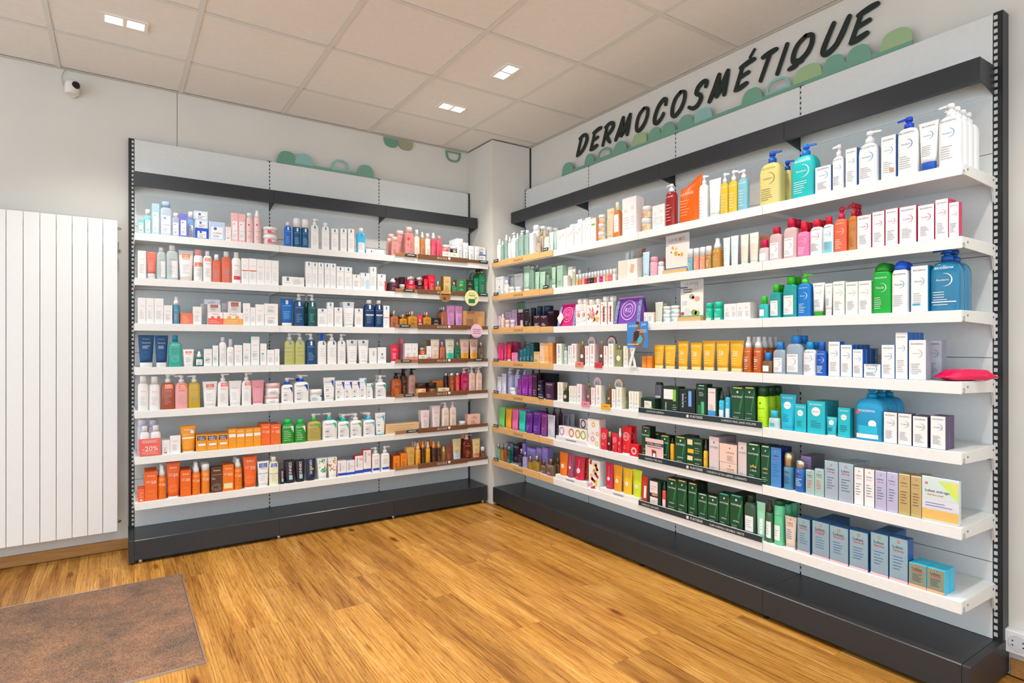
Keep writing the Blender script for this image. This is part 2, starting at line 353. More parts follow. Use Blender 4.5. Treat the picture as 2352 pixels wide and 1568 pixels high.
for side, BAY in (('L', BAY_L), ('R', BAY_R)):
    back = .31 if side == 'L' else .313
    wall = (WALL_Y - FRONT_L) if side == 'L' else (WALL_X - FRONT_R)
    BAYS = sorted(BAY)
    rk = empty('shelving_rack', (BAYS[0], FRONT_L, 0) if side == 'L' else (FRONT_R, BAYS[0], 0))
    tag(rk, {'L': 'white and anthracite wall rack of three bays on left wall', 'R': 'white and anthracite wall rack of four bays under the lettering'}[side], 'shelving')
    def P(mb, name, m):
        o = mb.build(name, m); o.parent = rk; o.matrix_parent_inverse = Matrix.Translation(-rk.location); return o
    for k, s in enumerate(BAYS):
        end = k in (0, len(BAYS) - 1)
        u = MB(); outer = .0135
        a, c = s - .015, s + .015
        if side == 'L' and k == len(BAYS) - 1: a, c = s - .018, s + .012
        if k == 0: a, c = s - .024, s + .006
        if side == 'R' and k == len(BAYS) - 1: a, c = s - .010, s + .012
        frame_box(u, side, a, c, back + .004, wall - .001, .02, RACK_TOP + .004)
        P(u, 'upright', M_RACK if not end else mat('2a2c2f', '', .45))
        g = MB(); frame_box(g, side, a + .003, c - .003, back + .0025, back + .004, .14, RACK_TOP); P(g, 'slot_backing', M_BLACK)
        th = MB(); z = .15
        while z < RACK_TOP - .02:
            hw = .0055 if end else .0045
            m_ = (a + c) / 2 if not end else (c - .0085 if k == 0 else a + .0085)
            frame_box(th, side, m_ - hw, m_ + hw, back - .0004, back + .0024, z, z + .0145); z += .0258
        tag(P(th, 'slot_teeth', M_TOOTH), kind='stuff')
    for k in range(len(BAYS) - 1):
        s0, s1 = BAYS[k], BAYS[k + 1]
        for r in range(len(PROWS) - 1):
            q = MB(); e0 = .004 if k else .007; e1 = .004 if k < len(BAYS) - 2 else .007
            frame_box(q, side, s0 + e0, s1 - e1, back, back + .0022, PROWS[r] + .0012, PROWS[r + 1] - .0012)
            P(q, 'back_panel', M_PANEL)
        # plinth
        q = MB(); frame_box(q, side, s0 + .0008, s1 - .0008, .012 if side == 'L' else 0, .016 if side == 'L' else .004, .022, .1335); P(q, 'kick_plate', M_RACK)
        q = MB(); f0 = .012 if side == 'L' else 0
        frame_prism(q, side, [(f0, .1335), (f0 + .004, .137), (back - .001, .137), (back - .001, .128), (f0 + .0165, .128), (f0 + .0045, .1325)], s0 + .0008, s1 - .0008); P(q, 'base_deck', M_DECK)
        q = MB(); frame_box(q, side, s0 + .004, s1 - .004, f0 + .05, f0 + .06, .001, .06); P(q, 'recessed_toe', M_BLACK)
        # canopy
        zc0, zc1, dc = (2.210, 2.293, .170) if side == 'L' else (2.233, 2.319, .171)
        q = MB(); frame_box(q, side, s0 + .0008, s1 - .0008, dc, dc + .006, zc0, zc1); frame_box(q, side, s0 + .0008, s1 - .0008, dc + .006, dc + .03, zc0, zc0 + .003); P(q, 'canopy_fascia', M_RACK)
        q = MB(); frame_box(q, side, s0 + .005, s1 - .005, dc + .0065, back - .009, zc1 - .006, zc1 - .003); P(q, 'canopy_top', mat('f0eee8', '', .4))
        q = MB(); frame_box(q, side, s0 + .005, s1 - .005, back - .008, back - .0004, zc0 - .02, zc1 - .003); P(q, 'bright_band_board', mat('f2f0ea', '', .4))  # whiter board added where the back panel itself is lit brighter
        for sb in (s0 + .0010, s1 - .0040):
            q = MB(); frame_prism(q, side, [(dc + .0065, zc0 + .001), (dc + .0065, zc1 - .001), (back - .001, zc1 + .003), (back - .001, zc0 - .024)], sb, sb + .003); P(q, 'canopy_bracket', M_RACK)
    # levelling feet
    for s in BAYS:
        q = MB(); ss = min(max(s, BAYS[0] + .03), BAYS[-1] - .03)
        if side == 'L': q.cyl(ss, FRONT_L + .035, 0.0, .03, .014, .009, 12)
        else: q.cyl(FRONT_R + .03, ss, 0.0, .03, .014, .009, 12)
        P(q, 'levelling_foot', M_CHROME if side == 'L' else M_BLACK)
    # end cheek plates of the plinth
    f0 = .012 if side == 'L' else 0
    for s, sg in (((BAYS[0], -1),)):
        q = MB(); frame_prism(q, side, [(f0 - .001, .01), (f0 - .001, .134), (f0 + .004, .137), (wall - .002, .137), (wall - .002, .01)], s - .026, s - .0008); P(q, 'plinth_end_cheek', M_RACK)
    # shelves: every board can be lifted out, so each is a thing
    for r, z in enumerate(SHELF_Z):
        for k in range(len(BAYS) - 1):
            s0, s1 = BAYS[k] + .0008, BAYS[k + 1] - .0008
            bay_no = k if side == 'L' else len(BAYS) - 2 - k
            bw = {'L': ['first', 'second', 'third'], 'R': ['first', 'second', 'third', 'fourth']}[side][bay_no]
            t = empty('shelf', (s0, FRONT_L, z) if side == 'L' else (FRONT_R, s0, z))
            tag(t, 'white metal shelf board, %s level, %s bay from left, %s rack' % (ORD[r], bw, SIDE[side]), 'shelf', 'white shelf boards of the %s rack' % SIDE[side])
            def Q(mb, name, m):
                o = mb.build(name, m); o.parent = t; o.matrix_parent_inverse = Matrix.Translation(-t.location); return o
            q = MB(); frame_prism(q, side, [(0, z - .042), (0, z - .001), (.001, z), (back - .002, z), (back - .002, z - .022), (.014, z - .022), (.014, z - .036), (.004, z - .042)], s0, s1); Q(q, 'board', M_SHELF)
            for sb in (s0 + .0005, s1 - .0035):
                q = MB(); frame_prism(q, side, [(.028, z - .0225), (.028, z - .038), (back - .03, z - .047), (back - .018, z - .06), (back - .008, z - .098), (back - .001, z - .098), (back - .001, z - .0225)], sb, sb + .003); Q(q, 'bracket', M_SHELF)
            if side == 'R' and k == 0:
                q = MB(); frame_prism(q, side, [(.028, z - .003), (.028, z - .040), (back - .03, z - .047), (back - .018, z - .06), (back - .006, z - .105), (back - .0012, z - .105), (back - .0012, z - .003)], s0 - .0035, s0 - .0006); e = Q(q, 'end_bracket', mat('e4e1da', '', .45))
                for dd in (.045, back - .025):
                    q = MB(); q.loft([[(FRONT_R + dd + .004 * math.cos(2 * PI * i / 10), yy, z - .018 + .004 * math.sin(2 * PI * i / 10)) for i in range(10)] for yy in (s0 - .0045, s0 - .0034)]); w = Q(q, 'screw', mat('6d6a66', 'm'))

# ================================================================== radiator, cctv, socket, mat
rd = empty('radiator', (-.45, 4.22, .15)); tag(rd, 'tall white flat-panel radiator on wall left of the rack', 'radiator')
def rp_(mb, name, m):
    o = mb.build(name, m); o.parent = rd; o.matrix_parent_inverse = Matrix.Translation(-rd.location); return o
for i in range(13):
    xr = .003 - .0727 * i
    q = MB(); q.rbox(xr - .0702, xr, 4.22, 4.236, .147, 2.0, .0022); rp_(q, 'panel', M_RAD)
q = MB(); q.box(-.93, -.01, 4.2365, 4.262, .19, .23); q.box(-.93, -.01, 4.2365, 4.262, 1.92, 1.96); rp_(q, 'collector_pipe', M_RAD)
q = MB(); q.box(-.09, -.03, 4.262, WALL_Y - .001, 1.80, 1.86); q.box(-.09, -.03, 4.262, WALL_Y - .001, .30, .36); q.box(-.85, -.79, 4.262, WALL_Y - .001, 1.80, 1.86); rp_(q, 'wall_bracket', mat('c9c9c4', '', .5))
for zz, nm in ((1.955, 'bleed_valve'), (.20, 'drain_valve')):
    q = MB(); q.loft([[(xx, 4.25 + rr * math.cos(2 * PI * i / 10), zz + rr * math.sin(2 * PI * i / 10)) for i in range(10)] for xx, rr in ((-.012, .009), (.012, .009), (.0125, .006), (.022, .006))]); rp_(q, nm, M_CHROME)
q = MB(); q.box(-.008, .010, 4.25, 4.275, 1.84, 1.875); rp_(q, 'hook_plate', mat('8d8a84', 'm'))

cc = empty('security_camera', (-.218, WALL_Y, 2.77)); tag(cc, 'small white round security camera on wall above radiator', 'camera')
q = MB(); q.loft([[(r * math.cos(2 * PI * i / 20), -.012 - y, r * math.sin(2 * PI * i / 20) - .02) for i in range(20)] for y, r in ((-.012, .030), (.0, .032), (.004, .030))]); q.build('mount', mat('d8d4cc', '', .5), cc)
q = MB(); q.loft([ring(-.042, .030, .030, 2, 20, 0, -.042), ring(-.036, .036, .036, 2, 20, 0, -.042), ring(.012, .036, .036, 2, 20, 0, -.042), ring(.034, .030, .030, 2, 20, 0, -.042), ring(.043, .014, .014, 2, 20, 0, -.042)]); q.build('housing', mat('e6e2dc', '', .35), cc)
q = MB(); q.loft([[(.018 + .021 * math.cos(2 * PI * i / 20) * s_ + .01 * 0, -.062 - d_ * .9, .006 + .021 * math.sin(2 * PI * i / 20) * s_) for i in range(20)] for d_, s_ in ((-.012, 1), (.012, 1), (.018, .8))]); q.build('lens', mat('0b0b0e', '', .08), cc)
q = MB(); q.loft([ring(z_, .0022, .0022, 2, 8, x_, -.006) for x_, z_ in ((-.030, -.005), (-.044, .012), (-.052, .035), (-.054, .06), (-.047, .085), (-.032, .108))]); q.build('cable', mat('d8d4cc', '', .5), cc)

sk = empty('power_socket', (WALL_X, .70, .14)); tag(sk, 'white triple wall power socket low beside right rack', 'socket')
q = MB(); q.rbox(-.036, 0, -.16, .118, -.045, .042, .004); q.build('box', mat('eceaea', '', .35), sk)
for yy in (.07, .0, -.07):
    q = MB(); q.loft([[(xx, yy + r * math.cos(2 * PI * i / 24) , -.002 + r * math.sin(2 * PI * i / 24)) for i in range(24)] for xx, r in ((-.0365, .030), (-.0375, .029))]); fpl = q.build('socket_face', mat('d4d6da', '', .35), sk)
    q = MB()
    for a in (.5, 2.6, 3.6, 5.8):
        q.loft([[(xx, yy + .018 * math.cos(a) + .0028 * math.cos(2 * PI * i / 8), -.002 + .018 * math.sin(a) + .0028 * math.sin(2 * PI * i / 8)) for i in range(8)] for xx in (-.0374, -.0379)])
    q.build('pin_hole', M_BLACK, fpl)

mt = empty('entrance_mat', (-.6, 3.14, 0)); tag(mt, 'brown carpet entrance mat with thin metal edge on wood floor', 'mat')
q = MB(); q.rbox(-1.0, .889, -.528, .531, .0004, .006, .002); q.build('carpet', M_MAT, mt)
q = MB(); q.box(.889, .894, -.534, .537, .0004, .0075); q.box(-1.0, .889, .531, .537, .0004, .0075); q.box(-1.0, .889, -.534, -.528, .0004, .0075); q.build('metal_edge', M_ALU, mt)

# ================================================================== wall lettering and cloud panels
def smooth_line(pts, n=6):
    if len(pts) == 2: return pts
    out = []
    for i in range(len(pts) - 1):
        p0, p1, p2, p3 = pts[max(i - 1, 0)], pts[i], pts[i + 1], pts[min(i + 2, len(pts) - 1)]
        for k in range(n):
            t = k / n
            out.append(tuple(.5 * ((2 * p1[a]) + (-p0[a] + p2[a]) * t + (2 * p0[a] - 5 * p1[a] + 4 * p2[a] - p3[a]) * t * t + (-p0[a] + 3 * p1[a] - 3 * p2[a] + p3[a]) * t ** 3) for a in (0, 1)))
    return out + [pts[-1]]
def stroke(mb, pts, r, d0, d1, taper=.75):
    """brush stroke as an extruded plate: pts (y, z) on the wall"""
    n = len(pts); Lp, Rp = [], []
    for i, p in enumerate(pts):
        a, c = pts[max(i - 1, 0)], pts[min(i + 1, n - 1)]
        dx, dz = c[0] - a[0], c[1] - a[1]; l = math.hypot(dx, dz) or 1; nx, nz = -dz / l, dx / l
        t = i / (n - 1); rr = r * (1 - (1 - taper) * abs(2 * t - 1) ** 2)
        Lp.append((p[0] + nx * rr, p[1] + nz * rr)); Rp.append((p[0] - nx * rr, p[1] - nz * rr))
    def cap(p, q, c0, rr):
        a0 = math.atan2(q[1] - c0[1], q[0] - c0[0]); return [(c0[0] + rr * math.cos(a0 - PI * k / 6), c0[1] + rr * math.sin(a0 - PI * k / 6)) for k in range(1, 6)]
    for i in range(n - 1):
        q4 = [Lp[i], Lp[i + 1], Rp[i + 1], Rp[i]]
        mb.add([(d0, *p) for p in q4] + [(d1, *p) for p in q4], [(0, 1, 2, 3), (7, 6, 5, 4), (0, 4, 5, 1), (3, 2, 6, 7)])
    for c0, q in ((pts[0], Rp[0]), (pts[-1], Lp[-1])):
        rr = r * taper; fan = [q] + cap(None, q, c0, rr) + [(2 * c0[0] - q[0], 2 * c0[1] - q[1])]
        m = len(fan)
        mb.add([(d0, *p) for p in fan] + [(d1, *p) for p in fan], [tuple(range(m)), tuple(range(2 * m - 1, m - 1, -1))] + [(k, k + m, k + m + 1, k + 1) for k in range(m - 1)])
GLYPH = {
 'D': [[(.08, .93), (0, 0)], [(-.12, .9), (.3, 1.0), (.75, .95), (1, .7), (.85, .35), (.5, .1), (0, 0)]],
 'E': [[(.1, .9), (0, .04)], [(-.05, .88), (.55, .97), (.95, 1.0)], [(.08, .48), (.75, .56)], [(0, .02), (.4, .06), (.85, .14)]],
 'R': [[(.08, .93), (0, 0)], [(-.12, .9), (.35, 1), (.85, .95), (.95, .72), (.6, .52), (.1, .45)], [(.25, .46), (.55, .25), (.95, .02)]],
 'M': [[(0, 0), (.18, .5), (.26, 1)], [(.26, .96), (.38, .5), (.46, .1)], [(.46, .1), (.7, .5), (.86, 1)], [(.86, .96), (.92, .5), (1, .05)]],
 'O': [[(.5, 1), (.12, .8), (0, .45), (.12, .1), (.42, 0), (.82, .2), (1, .55), (.9, .9), (.5, 1)]],
 'C': [[(1, .72), (.92, .95), (.6, 1), (.2, .8), (0, .4), (.12, .08), (.45, 0), (.85, .16), (.98, .34)]],
 'S': [[(1, .74), (.96, .95), (.65, 1), (.32, .86), (.3, .62), (.7, .46), (.85, .28), (.7, .06), (.35, 0), (-.05, .12)]],
 'T': [[(-.35, .9), (.3, .96), (.95, 1)], [(.38, .95), (.3, 0)]],
 'I': [[(.5, 1), (.5, 0)]],
 'Q': [[(.5, 1), (.12, .8), (0, .5), (.1, .22), (.4, .14), (.82, .3), (1, .6), (.9, .92), (.5, 1)], [(.34, .2), (.3, .04), (-.06, -.02)], [(.28, .08), (.66, .12)]],
 'U': [[(.1, 1), (0, .3), (.12, .05), (.42, 0), (.8, .2), (.95, .6)], [(1, 1), (.92, .5), (.8, .2)]],
}
# letter, y of the foot's left edge, y of the top's right edge, foot z, top z
LETTERS = [('D', 3.346, 3.212, 2.655, 2.785), ('E', 3.197, 3.071, 2.655, 2.785), ('R', 3.071, 2.942, 2.655, 2.785), ('M', 2.943, 2.777, 2.655, 2.785), ('O', 2.76, 2.626, 2.655, 2.785), ('C', 2.603, 2.478, 2.655, 2.785), ('O', 2.462, 2.329, 2.655, 2.785), ('S', 2.322, 2.177, 2.655, 2.785), ('M', 2.177, 2.026, 2.655, 2.785), ('É', 2.006, 1.874, 2.655, 2.785), ('T', 1.869, 1.748, 2.655, 2.785), ('I', 1.767, 1.683, 2.655, 2.785), ('Q', 1.687, 1.551, 2.655, 2.785), ('U', 1.531, 1.386, 2.655, 2.785), ('E', 1.392, 1.26, 2.655, 2.785)]
sg = empty('wall_lettering', (WALL_X, 2.3, 2.65)); tag(sg, 'dark green brush letters reading DERMOCOSMÉTIQUE on the right wall', 'sign')
for ch, ya, yb, za, zb in LETTERS:
    base = {'É': 'E'}.get(ch, ch); ya, yb = ya - .006, yb + .006; W_ = ya - yb; H_ = zb - za; sl = {'I': .75, 'M': .30, 'O': .3, 'Q': .3, 'U': .4, 'T': .5}.get(base, .36)
    def mp_(p): return (ya - (p[0] * (1 - sl) + sl * p[1]) * W_, za + p[1] * H_)
    lt = MB(); bk = MB(); r = {'M': .0145, 'O': .0122, 'Q': .0125, 'C': .0125}.get(base, .0132)
    G = [list(s_) for s_ in GLYPH[base]]
    for s_ in G:
        ln = smooth_line([mp_(p) for p in s_]); stroke(lt, ln, r, WALL_X - .016 - .0003 * G.index(s_), WALL_X - .008); stroke(bk, ln, r + .0038, WALL_X - .0078 + .0002 * G.index(s_), WALL_X - .001)
    if ch == 'É':
        ln = [(mp_((.62, 1))[0], zb + .018), (mp_((.98, 1))[0], zb + .05)]; stroke(lt, ln, .008, WALL_X - .016, WALL_X - .008); stroke(bk, ln, .0115, WALL_X - .0078, WALL_X - .001)
    o = lt.build('letter', M_SIGN); o.parent = sg; o.matrix_parent_inverse = Matrix.Translation(-sg.location); o['label'] = 'letter ' + ch
    o2 = bk.build('letter_backing', M_SIGNW); o2.parent = o; o2.matrix_parent_inverse = Matrix.Translation(-sg.location)

CLOUD = {'g': mat('74a58f', '', .6), 'l': mat('9dba8c', '', .6), 'b': mat('8fbcb8', '', .6), 'd': mat('6b9e86', '', .6), 'o': mat('9fa07c', '', .6)}
def dome(a, c, z0, h, n=16):
    m_, hw = (a + c) / 2, (c - a) / 2
    return [(m_ + hw * math.copysign(abs(math.cos(PI * k / n)) ** .75, math.cos(PI * k / n)), z0 + h * math.sin(PI * k / n) ** .8 if 0 < k < n else z0) for k in range(n + 1)]
def cloud(side, name, label, strip, bumps, d):
    axis = 'x' if side == 'R' else 'y'
    t = empty(name, (WALL_X - .03, strip[0], strip[2]) if side == 'R' else (strip[0], WALL_Y - .03, strip[2])); tag(t, label, 'decoration')
    def Q(mb, nm, m): o = mb.build(nm, m); o.parent = t; o.matrix_parent_inverse = Matrix.Translation(-t.location)
    if strip[3] > strip[2]:
        q = MB(); q.prism([(strip[0], strip[2]), (strip[1], strip[2]), (strip[1], strip[3]), (strip[0], strip[3])], d, d + .006, axis); Q(q, 'base_strip', CLOUD['g'])
    for i, (a, c, z0, h, k) in enumerate(bumps):
        q = MB(); dd = d - .0012 * (i % 2) - .0006
        if k.isupper():
            o1 = dome(min(a, c), max(a, c), z0, h); i1 = dome(min(a, c) + .018, max(a, c) - .018, z0 + math.copysign(.012, h), h - math.copysign(.026, h)); n = len(o1)
            q.add([(dd, *p) if axis == 'x' else (p[0], dd, p[1]) for p in o1 + i1] + [(dd + .006, *p) if axis == 'x' else (p[0], dd + .006, p[1]) for p in o1 + i1],
                  [(j, (j + 1) % n, n + (j + 1) % n, n + j) for j in range(n)] + [(2 * n + j, 3 * n + j, 3 * n + (j + 1) % n, 2 * n + (j + 1) % n) for j in range(n)]
                  + [(j, 2 * n + j, 2 * n + (j + 1) % n, (j + 1) % n) for j in range(n)] + [(n + j, n + (j + 1) % n, 3 * n + (j + 1) % n, 3 * n + j) for j in range(n)])
        else: q.prism(dome(min(a, c), max(a, c), z0, h), dd, dd + .006, axis)
        Q(q, 'cloud_hump', CLOUD[k.lower()])
cloud('R', 'cloud_panel', 'long green scalloped cloud panel under the DERMOCOSMÉTIQUE lettering', (1.12, 3.48, 2.523, 2.552), [(3.478, 3.347, 2.523, 0.095, 'g'), (3.22, 3.115, 2.523, 0.095, 'g'), (3.083, 2.939, 2.548, 0.07, 'G'), (2.926, 2.795, 2.523, 0.095, 'g'), (2.751, 2.62, 2.548, 0.075, 'l'), (2.61, 2.502, 2.523, 0.095, 'g'), (2.507, 2.389, 2.523, 0.095, 'g'), (2.373, 2.254, 2.523, 0.095, 'g'), (2.254, 2.128, 2.548, 0.07, 'b'), (1.939, 1.813, 2.523, 0.095, 'g'), (1.798, 1.66, 2.548, 0.07, 'B'), (1.646, 1.502, 2.548, 0.075, 'l'), (1.504, 1.391, 2.523, 0.095, 'g'), (1.395, 1.28, 2.523, 0.095, 'g'), (1.245, 1.118, 2.548, 0.075, 'l')], WALL_X - .045)
cloud('L', 'cloud_panel', 'short green cloud panel standing on top of left rack', (.925, 1.624, 2.523, 2.545), [(.925, 1.06, 2.523, .092, 'd'), (1.045, 1.172, 2.540, .078, 'b'), (1.302, 1.436, 2.540, .082, 'B'), (1.498, 1.624, 2.523, .092, 'g')], WALL_Y - .045)
cloud('L', 'hanging_cloud_panel', 'pair of green half-round shapes hanging at the ceiling line', (1.717, 1.962, 2.868, 2.868), [(1.717, 1.84, 2.868, -.068, 'd'), (1.834, 1.962, 2.868, -.068, 'o')], WALL_Y - .012)
cloud('L', 'hanging_cloud_panel', 'green outlined half-round shape hanging beside the corner column', (2.254, 2.397, 2.865, 2.865), [(2.254, 2.397, 2.865, -.086, 'D')], WALL_Y - .012)

